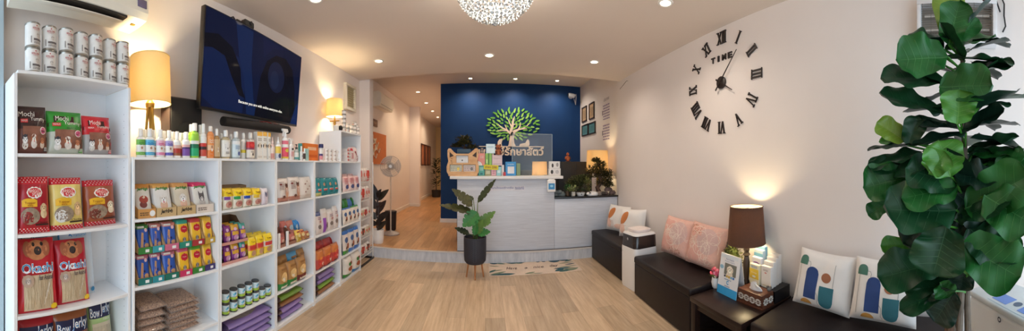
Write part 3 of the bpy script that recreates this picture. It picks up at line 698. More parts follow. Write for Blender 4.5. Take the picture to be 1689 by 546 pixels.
# small stacked tubs: four columns of three
t0 = None
for c_ in range(4):
    for r_ in range(3):
        px = 537.5+c_*6.7; z = zt+r_*.0465; nm = 'small white tub with black lettering, %s column from the bottle, %s tier' % (ORD[c_], ['bottom', 'middle', 'top'][r_])
        if t0 is None: t0 = can('tub', nm, .0225, .046, mat((236, 232, 228), .45), P(px, -1.765, z), LEFTROT, lambda b, S: (b.rect(S, .2, .35, .8, .6, mat((70, 60, 60), .5), 3), b.rect(S, .25, .7, .75, .8, mat((190, 150, 140), .5), 3)), 'small white stacked tubs', white)
        else: dup(t0, P(px, -1.765-.003*(r_ % 2), z), label=nm)
        
# ---- tallest unit: cubby and top
X = -1.765
for k in range(4):
    h = .043; box_thing('supplement_box', 'flat white and red box, %s of the stack in the cubby of the tallest unit' % ['bottom', 'second', 'third', 'topmost'][k], 'box', (.095, .09, h-.001), mat((240, 232, 230), .5), (X-.02, yX(570.3, X-.02), zt+k*h), LEFTROT+.04*((-1)**k),
        lambda b, S: (b.rect(S, .1, .2, .5, .8, mat((206, 84, 84), .5), 2), scrib(b, S, .55, .25, .95, .75, 2, catm, 9)), 'stacked flat boxes')
def pk(px0, px1, X, z, h, cols, nm, grp, pr=None, d=.05, ang=.1, seed=0., cat='bag', name='pet_food_bag', dy=0.):
    w_ = wid(px0, px1, X)-.004
    return bag(name, nm, w_, h, d, bands(*cols), pr, (X, ymid(px0, px1, X), z), (-ang, 0, LEFTROT+dy), grp, None, seed=seed, cat=cat)
pk(575.5, 582, -1.765, zt, .2, [(0, gloss((236, 226, 224))), (.72, gloss((206, 36, 50))), (.9, gloss((236, 226, 224)))], 'white pouch with red top in the cubby of the tallest unit', 'pouches in the top cubby', lambda b, S: scrib(b, S, .2, .2, .8, .6, 4, mat((206, 90, 90), .5), 3))
pk(581.5, 590, -1.775, zt, .215, [(0, gloss((232, 214, 210)))], 'pale pouch with a slanting dark red streak in the top cubby', 'pouches in the top cubby', lambda b, S: b.poly(S, [(.2, .7), (.45, .68), (.75, .15), (.5, .1)], mat((150, 40, 60), .4)), seed=2)
pk(589, 593, -1.79, zt, .13, [(0, gloss((226, 210, 204)))], 'small pale pouch next to the streaked one in the top cubby', 'pouches in the top cubby', lambda b, S: scrib(b, S, .1, .1, .9, .7, 4, mat((150, 60, 60), .5), 5), seed=3)
zE = 1.9305
for k in range(5):
    nm = 'red and black printed tin, %s of the tall stack on the end unit' % ['lowest', 'second', 'third', 'fourth', 'topmost'][k]
    if k == 0: tt = can('tin', nm, .03, .055, mat((238, 232, 228), .4), P(567.3, -1.765, zE), LEFTROT, lambda b, S: (b.rect(S, .15, .55, .85, .85, catm, 3), b.rect(S, .2, .2, .8, .4, mat((200, 70, 70), .5), 3)), 'small tins on the end unit')
    else: dup(tt, P(567.3, -1.765, zE+.0555*k), label=nm, rot=LEFTROT+.3*k)
for i, (px, X_, hh) in enumerate([(573.5, -1.76, 2), (579, -1.765, 2), (584.5, -1.76, 3), (589.5, -1.765, 2), (577, -1.84, 2), (587, -1.85, 3)]):
    for k in range(hh): dup(tt, P(px, X_, zE+.0555*k), LEFTROT+1.2*k+i, 'small white tin, %s of the %s pile right of the tall stack of tins' % (['lowest', 'second', 'top'][k], ORD[i]))
b = MB(); b.lathe([(0, -.022), (.022, -.02), (.034, -.01), (.036, 0), (.034, .01), (.022, .02), (0, .022)], blackm, 20); o = b.build('tape_roll', loc=(-1.755, yX(561.8, -1.755)+.0, zE+.036), rot=(0, pi/2, 0)); tag(o, 'black round puck standing on edge at the front left corner of the end unit', 'tape roll')
for k, (px, dx, cl) in enumerate([(548, 3.40, (236, 232, 224)), (556, 3.53, (226, 214, 206))]):
    b = MB(); b.box((0, 0, .035), (.1, .07, .07), mat(cl, .5), .004); S = fl(.1, .07, -.0355); b.rect(S, .15, .3, .85, .7, mat((206, 196, 186), .5), 2); b.ell(S, .8, .5, .1, .25, catm, 8)
    o = b.build('small_box', loc=(-1.80, dx, zE), rot=(0, 0, LEFTROT)); tag(o, '%s pale box at the foot of the small lit lamp' % ['left', 'right'][k], 'box')

# ================================================================ unit one: sachets in printed cartons
X = -1.745
def jersach(kind):
    def f(b, S):
        g = mat((60, 130, 50), .4)
        b.text(S, 'JerHigh', .12, .78, .88, .9, g, bold=.05, shear=.2)
        if kind == 'white': dogface(b, S, .52, .5, .15, 1.3, (236, 232, 226), (220, 214, 206), (226, 184, 160), True)
        elif kind == 'dark': dogface(b, S, .52, .48, .15, 1.2, (96, 88, 88), (72, 66, 68), (206, 196, 188), pointed=True); b.ell(S, .52, .42, .09, .08, mat((226, 220, 214), .5), 10); b.ell(S, .52, .45, .04, .02, catm, 8)
        else: b.ell(S, .5, .52, .3, .12, mat((170, 66, 50), .4)); b.ell(S, .45, .36, .25, .1, mat((120, 44, 40), .4)); b.ell(S, .5, .6, .1, .05, mat((230, 214, 190), .5), 10)
    return f
def jerlip(b, S): b.text(S, 'JerHigh', .2, .25, .8, .85, mat((50, 44, 36), .5), bold=.04, shear=.2)
for i, (a, b_, nm, cl, kd, bc, tc) in enumerate([(227.5, 257.5, 'orange kraft', (206, 150, 84), 'meat', (226, 222, 214), (206, 140, 60)), (258, 291.5, 'kraft', (202, 172, 124), 'white', (232, 230, 226), (226, 170, 90)),
                                            (292, 323, 'kraft', (202, 172, 124), 'white', (214, 202, 180), (220, 160, 92)), (323.5, 353, 'pale', (224, 212, 200), 'dark', (226, 222, 214), (206, 26, 92))]):
    w_ = wid(a, b_, X)-.004; D = .2; y = ymid(a, b_, X); which = ['first carton from the left', 'second carton from the left', 'third carton from the left', 'last carton on the right'][i]
    tray_box('display_carton', '%s snack display carton, %s under the shampoo bottles' % (nm, which), w_, D, .10, .058, mat(cl, .7, var=.05), (X-D/2, y, ZT[1]), LEFTROT, group='snack cartons', sticker=(.8, .5, .16, .34) if i == 0 else None, prints=jerlip if i in (1, 2) else (lambda b, S: scrib(b, S, .1, .3, .6, .75, 2, mat((90, 70, 50), .5), 2)))
    h = .215
    for k in range(5):
        nm2 = '%s dog snack sachet, %s in the %s' % ({'meat': 'meat pictured', 'white': 'white dog', 'dark': 'pink topped dark dog'}[kd], ['foremost', 'second', 'third', 'fourth', 'hindmost'][k], which)
        if k == 0: s0 = bag('snack_sachet', nm2, w_*.86, h, .016, bands((0, gloss(bc)), (.88, gloss(tc))), jersach(kd), (X-.03, y, ZT[1]+.004), (-.3, 0, LEFTROT), 'dog snack sachets', seed=20+i, cat='sachet')
        else: dup(s0, (X-.03-.0235*k, y-.004*(k % 2)+.002, ZT[1]+.004), (-.3, 0, LEFTROT), nm2)
# two tiers of small cartons
def bluesach(b, S):
    b.ell(S, .72, .82, .13, .07, mat((240, 200, 200), .4)); b.rect(S, .05, .9, .6, .97, lett, 2)
    b.poly(S, [(.2, .2), (.42, .18), (.5, .72), (.34, .75)], mat((206, 160, 116), .45)); b.line(S, [(.3, .24), (.42, .7)], .012, mat((160, 96, 66), .5)); b.ell(S, .72, .26, .2, .08, mat((196, 150, 110), .45), 12)
    b.rect(S, .02, .01, .98, .2, mat((196, 158, 110), .45)); b.ell(S, .55, .42, .08, .05, mat((30, 40, 90), .4), 8)
rosette = mat((196, 22, 52), .4)
def pedsach(b, S):
    for k in range(3): b.ell(S, .55+.16*(k-1), .66, .17, .12, rosette, 10)
    b.ell(S, .55, .72, .13, .09, rosette, 10); b.ell(S, .55, .6, .13, .09, rosette, 10)
    b.text(S, 'Pedigree', .38, .645, .72, .69, lett)
    dogface(b, S, .5, .27, .09, 1.4, (150, 140, 136), (90, 82, 82), (206, 196, 186)); b.poly(S, [(0, 0), (1, 0), (1, .1), (0, .16)], mat((120, 44, 36), .4))
low = [(228, 251.3, 'b', (24, 116, 110)), (251.5, 271.5, 'b', (36, 140, 150)), (272, 295.5, 'b', (22, 112, 96)), (297, 317.5, 'p', (200, 50, 96)), (318, 338, 'p', (56, 128, 50)), (338.5, 359, 'p', (60, 50, 110))]
up = [(228, 251.3, 'b', (52, 128, 60)), (251.5, 271.5, 'b', (60, 160, 170)), (272, 295.5, 'b', (206, 110, 140)), (296, 316.5, 'p', (36, 140, 120)), (317.5, 337.5, 'p', (170, 50, 56)), (338.5, 359, 'p', (196, 160, 60))]
TIER = .196
for tier, lst in enumerate((low, up)):
    protos = {}
    for i, (a, b_, kd, lc) in enumerate(lst):
        w_ = wid(a, b_, X)-.003; D = .19; y = ymid(a, b_, X); z = ZT[2]+tier*TIER
        tn = ['lower', 'upper'][tier]; where = '%s from the left in the %s tier' % (ORD[i], tn); where2 = '%s %s tier carton from the left' % (ORD[i], tn)
        tray_box('display_carton', 'small display carton with coloured front lip, %s' % where, w_, D, TIER-.001, .042, kraft, (X-D/2, y, z), LEFTROT, lipm=mat(lc, .5), group='two tiers of small cartons', sticker=(.5, .25, .78, .7, 0))
        if tier == 1 and kd == 'b': tb = gloss((70, 140, 60)) if i == 0 else gloss((206, 130, 120))
        else: tb = gloss((206, 120, 140)) if kd == 'b' else gloss([(214, 96, 130), (96, 170, 60), (220, 180, 50)][i % 3] if tier == 0 else [(60, 170, 150), (206, 70, 70), (226, 180, 60)][i % 3])
        for k in range(3):
            nm = '%s sachet, %s in the %s' % ('blue stick treat' if kd == 'b' else 'yellow dog food', ['foremost', 'middle', 'hindmost'][k], where2)
            h = .172 if kd == 'b' else .178
            if k == 0: s0 = bag('treat_sachet', nm, w_*.86, h, .018, bands((0, gloss((36, 84, 176) if kd == 'b' else (240, 188, 44))), (.86, tb)), bluesach if kd == 'b' else pedsach, (X-.022, y, z+.005), (-.17, 0, LEFTROT), 'blue and yellow sachets', seed=30+i+tier*7, cat='sachet')
            else: dup(s0, (X-.022-.026*k, y, z+.005), (-.17, 0, LEFTROT), nm)
# clear bags of kibble lying in two piles
kibm = bpy.data.materials.new('kibble_grain'); kibm.use_nodes = True; _n = kibm.node_tree; _b = _n.nodes['Principled BSDF']; _b.inputs['Roughness'].default_value = .6
_tc = _n.nodes.new('ShaderNodeTexCoord'); _v = _n.nodes.new('ShaderNodeTexVoronoi'); _v.inputs['Scale'].default_value = 95; _n.links.new(_tc.outputs['Object'], _v.inputs['Vector'])
_r = _n.nodes.new('ShaderNodeValToRGB'); _r.color_ramp.elements[0].color = (*lin((232, 190, 152)), 1); _r.color_ramp.elements[1].color = (*lin((128, 84, 58)), 1); _r.color_ramp.elements[1].position = .8
_n.links.new(_v.outputs['Distance'], _r.inputs['Fac']); _n.links.new(_r.outputs['Color'], _b.inputs['Base Color'])
_bp = _n.nodes.new('ShaderNodeBump'); _bp.invert = True; _bp.inputs['Strength'].default_value = .9; _bp.inputs['Distance'].default_value = .006; _n.links.new(_v.outputs['Distance'], _bp.inputs['Height']); _n.links.new(_bp.outputs['Normal'], _b.inputs['Normal'])
def kib(w_, d_, h_, seed):
    m = MB(); kb = kibm
    def T(u, v):
        o = (max(0, 1-abs(2*u-1)**5)*max(0, 1-abs(2*v-1)**5))**.5; n = noise.noise(Vector((u*4+seed, v*4, seed)))*.25+noise.noise(Vector((u*13+seed, v*13, seed)))*.16
        return o*(1+n)
    m.grid(lambda u, v: Vector(((u-.5)*w_, (v-.5)*d_, h_*.5+h_*.5*min(1, T(u, v)))), 18, 16, kb)
    m.grid(lambda u, v: Vector(((u-.5)*w_, (v-.5)*d_, h_*.5-h_*.5*min(1, T(u, v)))), 18, 16, kb, flip=True)
    return m
film = thin((206, 194, 186), .26, .1)
for pile, (a, b_, n, h_, dep) in enumerate([(229.5, 276, 5, .049, 0), (279, 333, 6, .036, .0)]):
    w_ = wid(a, b_, X)-.006; d_ = .25; y = ymid(a, b_, X)
    for k in range(n):
        nm = 'clear bag of brown kibble, %s of the %s pile' % ((['lowest'] + ORD[1:n-1] + ['topmost'])[k], ['left', 'right'][pile])
        t = thing('kibble_bag', nm, 'bag', (X-d_/2-.004*(k % 3), y+.006*sin(k*2.1), ZT[3]+k*h_+.001), (0, 0, LEFTROT+.05*sin(k*1.7+pile)), 'clear bags of kibble in piles')
        kib(w_*.93, d_*.9, h_*.9, k+pile*9).build('kibble', t, smooth=60)
        f = MB(); 
        def FT(u, v, sg):
            o = (max(0, 1-abs(2*u-1)**6)*max(0, 1-abs(2*v-1)**6))**.5; n_ = noise.noise(Vector((u*6+k, v*6, k+pile)))*.16
            return Vector(((u-.5)*w_*1.03, (v-.5)*d_*1.06, h_*.47+sg*h_*.46*(o+n_*o*.5)))
        f.grid(lambda u, v: FT(u, v, 1), 18, 14, film); f.build('clear_wrap', t, smooth=60)
# ================================================================ unit two
X = -1.75
cols = [(367, 382.3, (126, 70, 160), 'purple'), (383, 399.5, (40, 150, 80), 'green'), (400, 414.5, (34, 76, 170), 'blue'), (415.5, 429.5, (226, 190, 60), 'yellow'), (430.5, 441, (110, 100, 150), 'grey cat')]
for i, (a, b_, c_, nm) in enumerate(cols):
    def pr(b, S, c_=c_, i=i):
        if i < 4:
            b.ell(S, .5, .78, .45, .16, mat((248, 214, 20), .4)); b.text(S, 'Tasty', .2, .72, .8, .84, mat((140, 90, 20), .5), bold=.03)
            b.rect(S, .05, .47, .62, .62, mat(c_, .4), 3); b.ell(S, .5, .24, .36, .16, mat((196, 140, 126), .45, var=.25, nscale=60)); b.ell(S, .55, .26, .18, .08, mat((170, 90, 90), .5), 10)
        else: dogface(b, S, .5, .6, .14, 1.4, (120, 118, 140), (90, 90, 112), pointed=True)
    for k in range(3):
        t_ = '%s labelled yellow topped cat pouch, %s of its row' % (nm, ['front', 'second', 'rear'][k]) if i < 4 else 'white pouch with a grey cat face, %s of its row' % ['front', 'second', 'rear'][k]
        if k == 0: s0 = pk(a, b_, X, ZT[1], .158-.004*i, [(0, gloss((232, 224, 206) if i < 4 else (226, 214, 222))), (.62, gloss((240, 204, 30) if i < 4 else (230, 222, 226)))], t_, 'cat pouches on the second unit', pr, .04, .06, 40+i, 'pouch', 'cat_pouch')
        else: dup(s0, s0.location+Vector((-.06*k, 0, 0)), label=t_)
bigk = tray_box('shipping_carton', 'flat brown open carton lying behind the cat pouches', .3, .1, .17, .165, mat((150, 122, 92), .8), (-1.97, 1.76, ZT[1]), LEFTROT)
# purple packs in stacked open cartons, yellow packs beside
purp = gloss((140, 50, 140))
def whisk(b, S): 
    b.rect(S, .06, .4, .94, .62, mat((226, 176, 60), .4), 3); b.ell(S, .5, .24, .34, .18, mat((206, 150, 190), .4)); b.ell(S, .4, .75, .2, .1, mat((230, 190, 220), .4), 10); b.ell(S, .66, .2, .16, .1, mat((240, 220, 230), .4), 10)
def yelp(b, S): b.ell(S, .5, .78, .4, .14, mat((250, 216, 30), .4)); b.text(S, 'Tasty', .22, .73, .78, .83, mat((120, 60, 20), .5)); b.rect(S, .08, .42, .9, .6, mat((206, 60, 56), .4), 3); b.ell(S, .5, .22, .32, .14, mat((196, 150, 120), .45), 12)
for tier in range(2):
    z = ZT[2]+tier*.15
    tray_box('shipping_carton', 'brown open carton of purple packs, %s one of two stacked' % ['lower', 'upper'][tier], wid(365.3, 409, X), .22, .149 if tier == 0 else .19, .022, brownc, (X-.11, ymid(366, 408, X), z), LEFTROT, lipm=mat((206, 150, 140), .6), group='cartons of purple packs')
    for i, (a, b_) in enumerate([(369, 380), (381.5, 394), (395.5, 405)]):
        for k in range(3):
            nm = '%s cat food pack, %s of its row in the %s brown carton' % (['all purple', 'yellow and purple', 'teal and purple'][i], ['front', 'middle', 'rear'][k], ['lower', 'upper'][tier])
            if k == 0: s0 = pk(a, b_, X-.034, z+.005, .135, [(0, purp), (.66, [purp, gloss((232, 176, 60)), gloss((80, 170, 160))][i])], nm, 'purple cat packs', whisk, .03, .12, 50+i+tier*4, 'pack', 'cat_food_pack')
            else: dup(s0, s0.location+Vector((-.055*k, .0, 0)), label=nm)
for i, (a, b_, h_) in enumerate([(409.5, 422, .165), (422.5, 434, .17), (435, 449.5, .165)]):
    for k in range(3):
        nm = 'yellow cat food pack, %s from the purple cartons, %s of its row' % (['first', 'second', 'last'][i], ['front', 'middle', 'rear'][k])
        if k == 0: s0 = pk(a, b_, X, ZT[2], h_, [(0, gloss((238, 206, 60))), (.35, gloss((226, 214, 206) if i == 2 else (230, 120, 60))), (.62, gloss((242, 210, 36)))], nm, 'yellow cat packs', yelp, .035, .08, 60+i, 'pack', 'cat_food_pack')
        else: dup(s0, s0.location+Vector((-.058*k, 0, 0)), label=nm)
# small blue-labelled cans
def canb(b, S):
    for q, (u, v) in enumerate([(.35, .6), (.6, .55), (.5, .7)]): b.ell(S, u, v, .12, .14, mat([(120, 200, 226), (236, 240, 240), (70, 160, 210)][q], .4), 10)
    b.ell(S, .62, .22, .12, .12, mat((240, 220, 90), .4), 10); scrib(b, S, .2, .32, .7, .42, 1, mat((70, 90, 130), .5), 3)
c0 = None
lowc = [371.5, 385, 397.8, 409.8, 420.8, 431.5, 440.8]
for r_, lst in enumerate([lowc, lowc[:5]]):
    for i, px in enumerate(lst):
        nm = 'small blue and white can, %s from the left in the %s row' % (ORD[i], ['lower', 'upper'][r_])
        p = P(px, -1.775, ZT[3]+r_*.0885)
        if c0 is None: c0 = can('pet_food_can', nm, .0335, .088, mat((206, 226, 234), .35, var=.12, nscale=40), p, LEFTROT, canb, 'small blue and white cans', lidm, bandm=mat((160, 196, 70), .4))
        else: dup(c0, p, LEFTROT+.25*sin(3*i+r_), nm)
for i, px in enumerate([376, 390, 403]): dup(c0, P(px, -1.85, ZT[3]), LEFTROT+.5*i, 'small blue and white can in the rear row, %s from the left' % ORD[i])
# large feed sacks lying on the bottom
def sack(name, nm, px0, px1, X, z, h, d, colr, colr2, grp, seed, logo=True, rz=0.):
    w_ = wid(px0, px1, X)-.012; t = thing(name, nm, 'sack', (X-d/2, ymid(px0, px1, X), z), (0, 0, LEFTROT+rz), grp)
    m = MB(); g = gloss(colr, .35); g2 = gloss(colr2, .35)
    def T(u, v, s): 
        o = max(0., (1-abs(2*u-1)**8)*(1-abs(2*v-1)**8))**.2; n = noise.noise(Vector((u*5+seed, v*5, seed)))*.2+noise.noise(Vector((u*15+seed, v*11, seed)))*.1
        return Vector(((u-.5)*w_, (v-.5)*d, h*.5+s*h*.5*min(1., o*(.86+n))))
    m.grid(lambda u, v: T(u, v, 1), 18, 16, lambda u, v: g2 if u < .1 else g); m.grid(lambda u, v: T(u, v, -1), 18, 16, lambda u, v: g2 if u < .1 else g, flip=True)
    S = lambda u, v, e: T(u, v, 1)+Vector((0, -.3*e, e*1.3+.0015))
    if logo:
        m.ell(S, .5, .42, .3, .3, mat((170, 160, 150), .5, var=.2, nscale=30)); m.ell(S, .45, .5, .1, .1, mat((206, 200, 190), .5), 10); m.ell(S, .6, .4, .08, .1, mat((110, 100, 96), .5), 10); m.rect(S, .2, .86, .8, .92, lett, 4)
    m.build('sack_body', t, smooth=60); 
    
    for q in (-1, 1): e = MB(); e.box((q*(w_*.5-.002), 0, h*.5), (.012, d*.96, .004), g2); e.build('end_seam', t, smooth=0)
    return t
pp = (146, 124, 184); db = (70, 44, 44)
for k in range(4): sack('feed_sack', 'purple feed sack with a grey picture, %s of the pile below the small cans' % ['lowest', 'second', 'third', 'topmost'][k], 367, 449, -1.74, ZT[4]+k*.052, .051, .27, pp, (60, 48, 92), 'piled feed sacks', 70+k, k == 3, .03*sin(k*2))
# ================================================================ unit three
X = -1.75
def chi(b, S):
    dogface(b, S, .66, .66, .09, 1.5, (112, 66, 50), (70, 42, 38), (214, 168, 140), pointed=True); b.ell(S, .66, .36, .16, .2, mat((206, 158, 132), .5)); b.poly(S, [(.6, .56), (.72, .56), (.66, .3)], mat((236, 226, 220), .5))
    scrib(b, S, .1, .5, .42, .86, 6, mat((150, 120, 110), .5), 4); b.ell(S, .35, .2, .1, .06, mat((110, 66, 50), .5), 10); b.ell(S, .16, .72, .08, .04, mat((130, 60, 54), .5), 8)
for i, (a, b_, h_) in enumerate([(458, 476, .222), (476.5, 495, .228), (495.5, 513, .224)]):
    pk(a, b_, X, ZT[1], h_, [(0, gloss((190, 130, 112) if i < 2 else (214, 200, 188))), (.16, gloss((226, 216, 208)))], 'white bag with a %s, %s in its compartment' % (['black-and-tan dog', 'black-and-tan dog', 'few brown specks'][i], ['leftmost', 'middle', 'rightmost'][i]), 'white dog picture bags', chi if i < 2 else (lambda b, S: [b.ell(S, .3+.2*(k % 3), .3+.12*k, .06, .03, mat((150, 100, 90), .5), 8) for k in range(5)]), .045, .1, 80+i)
# open cartons with upright flaps and loose packs
for i, (a, b_) in enumerate([(458, 471), (472, 489)]):
    w_ = wid(a, b_, X); t = tray_box('open_carton', 'open brown carton with white folded flap, %s on its shelf' % ['left one', 'right one'][i], w_-.003, .2, .135, .03, mat((150, 106, 88), .75), (X-.1, ymid(a, b_, X), ZT[2]), LEFTROT, group='open cartons with flaps')
    f = MB(); f.box((-w_/2+.016, -.102, .07), (.03, .016, .139), mat((238, 236, 234), .5), .003); f.build('flap', t)
    for k in range(3): pk(a+3.2, b_-1.6, X-.04-.047*k, ZT[2]+.004, .085, [(0, gloss((130, 66, 54))), (.3, gloss((206, 120, 110)))], 'brown snack pack inside the %s open carton, %s row' % (['left', 'right'][i], ['front', 'middle', 'rear'][k]), 'brown snack packs', lambda b, S: b.ell(S, .5, .5, .3, .2, mat((230, 180, 160), .5), 10), .03, .15, 90+i+k, 'pack', 'snack_pack')
loosec = [(489, 496, (196, 160, 60), 'yellow', .12, -.0), (494.5, 503, (180, 120, 66), 'tan', .11, -.01), (502, 510, (160, 104, 66), 'brown', .085, 0)]
for i, (a, b_, c_, nm, h_, dx) in enumerate(loosec): pk(a, b_, X+dx, ZT[2], h_, [(0, gloss(c_)), (.6, gloss(tuple(min(255, int(v*1.2)) for v in c_)))], 'small %s snack pack loose beside the open cartons' % nm, 'loose snack packs', lambda b, S: (b.ell(S, .5, .5, .3, .16, mat((226, 206, 150), .5), 10), b.rect(S, .2, .75, .8, .85, mat((150, 40, 40), .5), 2)), .04, .3, 95+i, 'pack', 'snack_pack')
for i, (a, b_, c_, nm) in enumerate([(463, 472, (196, 110, 100), 'red brown'), (473, 483, (206, 130, 110), 'salmon'), (484, 494, (50, 140, 206), 'blue'), (493, 505, (60, 150, 214), 'bright blue')]):
    pk(a, b_, -1.93, ZT[2], .19-.01*i, [(0, gloss(c_)), (.7, gloss(tuple(min(255, int(v*1.15)) for v in c_)))], '%s snack pack standing at the back of the carton shelf' % nm, 'packs at the back', lambda b, S: b.ell(S, .5, .6, .3, .16, mat((200, 224, 236), .5), 10), .05, .1, 100+i, 'pack', 'snack_pack')
def kraftp(c_):
    def f(b, S):
        b.ell(S, .5, .5, .34, .2, mat((226, 190, 130), .5, var=.25, nscale=40)); b.ell(S, .42, .42, .14, .1, mat((236, 226, 206), .5), 10); b.rect(S, .15, .06, .85, .16, mat((236, 232, 220), .5), 3); b.rect(S, .25, .78, .8, .86, mat((150, 104, 56), .5), 2)
    return f
kc = gloss((176, 128, 72), .4)
for i, (a, b_, c_, nm) in enumerate([(458.5, 473, (36, 130, 56), 'green'), (473.5, 489, (36, 130, 56), 'green'), (489.5, 504, (112, 40, 38), 'maroon')]):
    for k in range(2):
        w = pk(a+1.5*k, b_+1.5*k, X-.085*k, ZT[3], .225+.04*k, [(0, gloss(c_)), (.26, kc)] if not (k == 1 and i == 1) else [(0, gloss((90, 160, 200)))], 'kraft brown bag with %s base, %s in the %s row' % (nm, ['left', 'middle', 'right'][i], ['front', 'rear'][k]) if not (k and i == 1) else 'pale blue bag behind the kraft brown bags', 'kraft bags', kraftp(c_), .055, .1, 110+i+4*k)
for k, (c_, nm) in enumerate([((138, 112, 176), 'purple'), ((146, 120, 180), 'violet'), ((150, 96, 52), 'orange brown'), ((116, 150, 52), 'green')]):
    sack('feed_sack', '%s feed sack, %s of the pile at the bottom of the kraft bag unit' % (nm, ['lowest', 'second', 'third', 'topmost'][k]), 459, 501, -1.74, ZT[4]+k*.056, .055, .27, c_, db, 'piled feed sacks', 120+k, k == 3, .04*sin(k*1.9))
# ================================================================ unit four
teal = gloss((24, 128, 136))
def tealp(b, S):
    b.poly(S, [(.45, .95), (.7, .95), (.98, .4), (.75, .36)], mat((230, 232, 230), .4)); b.rect(S, 0, .26, 1, .34, mat((214, 84, 76), .4), 4); b.rect(S, .0, .35, 1, .38, lett, 4); b.ell(S, .3, .62, .14, .1, mat((206, 150, 120), .5), 10)
for i, (a, b_) in enumerate([(521, 529.5), (530, 539.5), (540, 549), (549.5, 558.5)]):
    pk(a, b_, X, ZT[1], .205-.004*i, [(0, teal if i else gloss((196, 190, 120))), (.16 if i == 0 else 0, teal)], 'teal bag with white slash and red stripe, %s from the left' % ORD[i], 'teal bags', tealp, .045, .14, 130+i)
for i, (a, b_) in enumerate([(521, 530), (530.5, 540), (540.5, 549.5), (550, 558.5)]):
    pk(a, b_, X, ZT[2], .25+.02*(i % 2), [(0, gloss((222, 210, 204))), (.8, gloss((226, 220, 216)) if i else gloss((90, 100, 140)))], 'whitish bag with %s, %s from the left below the teal bags' % ('purple stripe' if i == 1 else 'small animal pictures', ORD[i]), 'whitish bags', (lambda b, S: (b.rect(S, .1, .02, .5, .62, mat((150, 80, 180), .4), 4), b.ell(S, .7, .3, .2, .12, mat((120, 104, 104), .5), 10))) if i == 1 else (lambda b, S: (b.ell(S, .4, .34, .25, .1, mat((130, 116, 110), .5), 10), b.ell(S, .6, .56, .2, .06, mat((206, 150, 150), .5), 10), scrib(b, S, .2, .66, .8, .8, 2, mat((150, 120, 140), .5), 3))), .045, .1, 140+i)
def orp(b, S): b.ell(S, .5, .42, .36, .24, mat((206, 66, 60), .4, var=.3, nscale=50)); b.ell(S, .4, .6, .16, .08, mat((236, 150, 70), .4), 10); b.ell(S, .6, .3, .14, .08, mat((240, 200, 180), .4), 10); b.rect(S, .0, .02, 1, .1, mat((90, 40, 60), .4), 3)
for i, (a, b_) in enumerate([(521, 533), (533.5, 546), (546.5, 557.5)]):
    for k in range(2): pk(a, b_, X-.1*k, ZT[3]+.0, .21+.05*k, [(0, gloss((196, 70, 60))), (.55, gloss((206, 120, 60)) if k == 0 else gloss((190, 70, 66)))], 'orange red bag, %s in the %s row' % (['left', 'middle', 'right'][i], ['front', 'rear'][k]), 'orange red bags', orp, .055, .08, 150+i+4*k)
for k, (c_, nm) in enumerate([((150, 96, 52), 'brown'), ((120, 160, 50), 'lime green'), ((142, 118, 180), 'purple'), ((150, 128, 180), 'purple grey')]):
    sack('feed_sack', '%s feed sack, %s of the pile under the orange red bags' % (nm, ['lowest', 'second', 'third', 'topmost'][k]), 521.5, 553, -1.74, ZT[4]+k*.056, .055, .27, c_, db if k < 2 else (60, 48, 92), 'piled feed sacks', 160+k, k == 3, .03*sin(k*2.3))
# ================================================================ unit five
def pinkp(b, S): scrib(b, S, .15, .5, .85, .9, 5, mat((206, 110, 120), .5), 6); b.ell(S, .5, .3, .3, .14, mat((80, 90, 140), .5), 10); b.ell(S, .75, .4, .1, .08, mat((196, 60, 50), .5), 8)
for i, (a, b_) in enumerate([(565.5, 574), (574.5, 583.5), (584, 592.5)]):
    for k in range(2): pk(a, b_, X-.09*k, ZT[1], .2+.025*k, [(0, gloss((236, 214, 210))), (.6, gloss((230, 190, 186)))], 'pale pink bag, %s in the %s row of the end unit' % (['left', 'middle', 'right'][i], ['front', 'rear'][k]), 'pale pink bags', pinkp, .04, .08, 170+i+3*k)
def famp(b, S): b.ell(S, .4, .62, .26, .13, mat((70, 100, 150), .5), 10); b.ell(S, .62, .36, .2, .12, mat((166, 90, 60), .5), 10); b.ell(S, .4, .28, .14, .08, mat((90, 70, 60), .5), 8)
for i, (a, b_) in enumerate([(565.5, 572.3), (572.6, 579.3), (579.6, 586), (586.3, 592.5)]):
    pk(a, b_, X, ZT[2], .21, [(0, gloss((230, 218, 206))), (.9, gloss((70, 120, 190) if i < 2 else (60, 140, 56)))], 'white bag with pet pictures, %s from the left beneath the pink bags' % ORD[i], 'bags on the end unit', famp, .04, .09, 180+i)
    pk(a, b_, X-.1, ZT[2], .31-.02*(i % 2), [(0, gloss((60, 140, 56) if i % 2 == 0 else (70, 120, 190)))], '%s bag standing behind the white pet bags, %s from the left' % (['green', 'blue', 'green', 'blue'][i], ORD[i]), 'bags on the end unit', None, .06, .05, 185+i)
for i, (a, b_) in enumerate([(565.5, 574.5), (575, 583.5), (584, 592.5)]):
    pk(a, b_, X, ZT[3], .3, [(0, gloss((60, 140, 56) if i == 0 else (66, 120, 196))), (.16, gloss((226, 214, 206))), (.86, gloss((66, 120, 196)))], 'blue topped bag with pet pictures, %s on the lower shelf of the end unit' % ['left', 'middle', 'right'][i], 'blue topped bags', famp, .045, .06, 190+i)
for i, (a, b_, c_) in enumerate([(565.5, 578, (52, 136, 52)), (579, 592.5, (60, 130, 196))]):
    pk(a, b_, X, ZT[4], .255, [(0, gloss(c_)), (.18, gloss((226, 218, 208)))], 'large white bag with %s base on the bottom of the end unit' % ['green', 'blue'][i], 'large white bags', lambda b, S: (b.ell(S, .5, .42, .26, .12, mat((176, 90, 50), .5), 12), b.ell(S, .45, .66, .18, .1, mat((60, 130, 60), .5), 10), b.ell(S, .6, .7, .12, .08, mat((150, 40, 50), .5), 8)), .09, .05, 195+i)
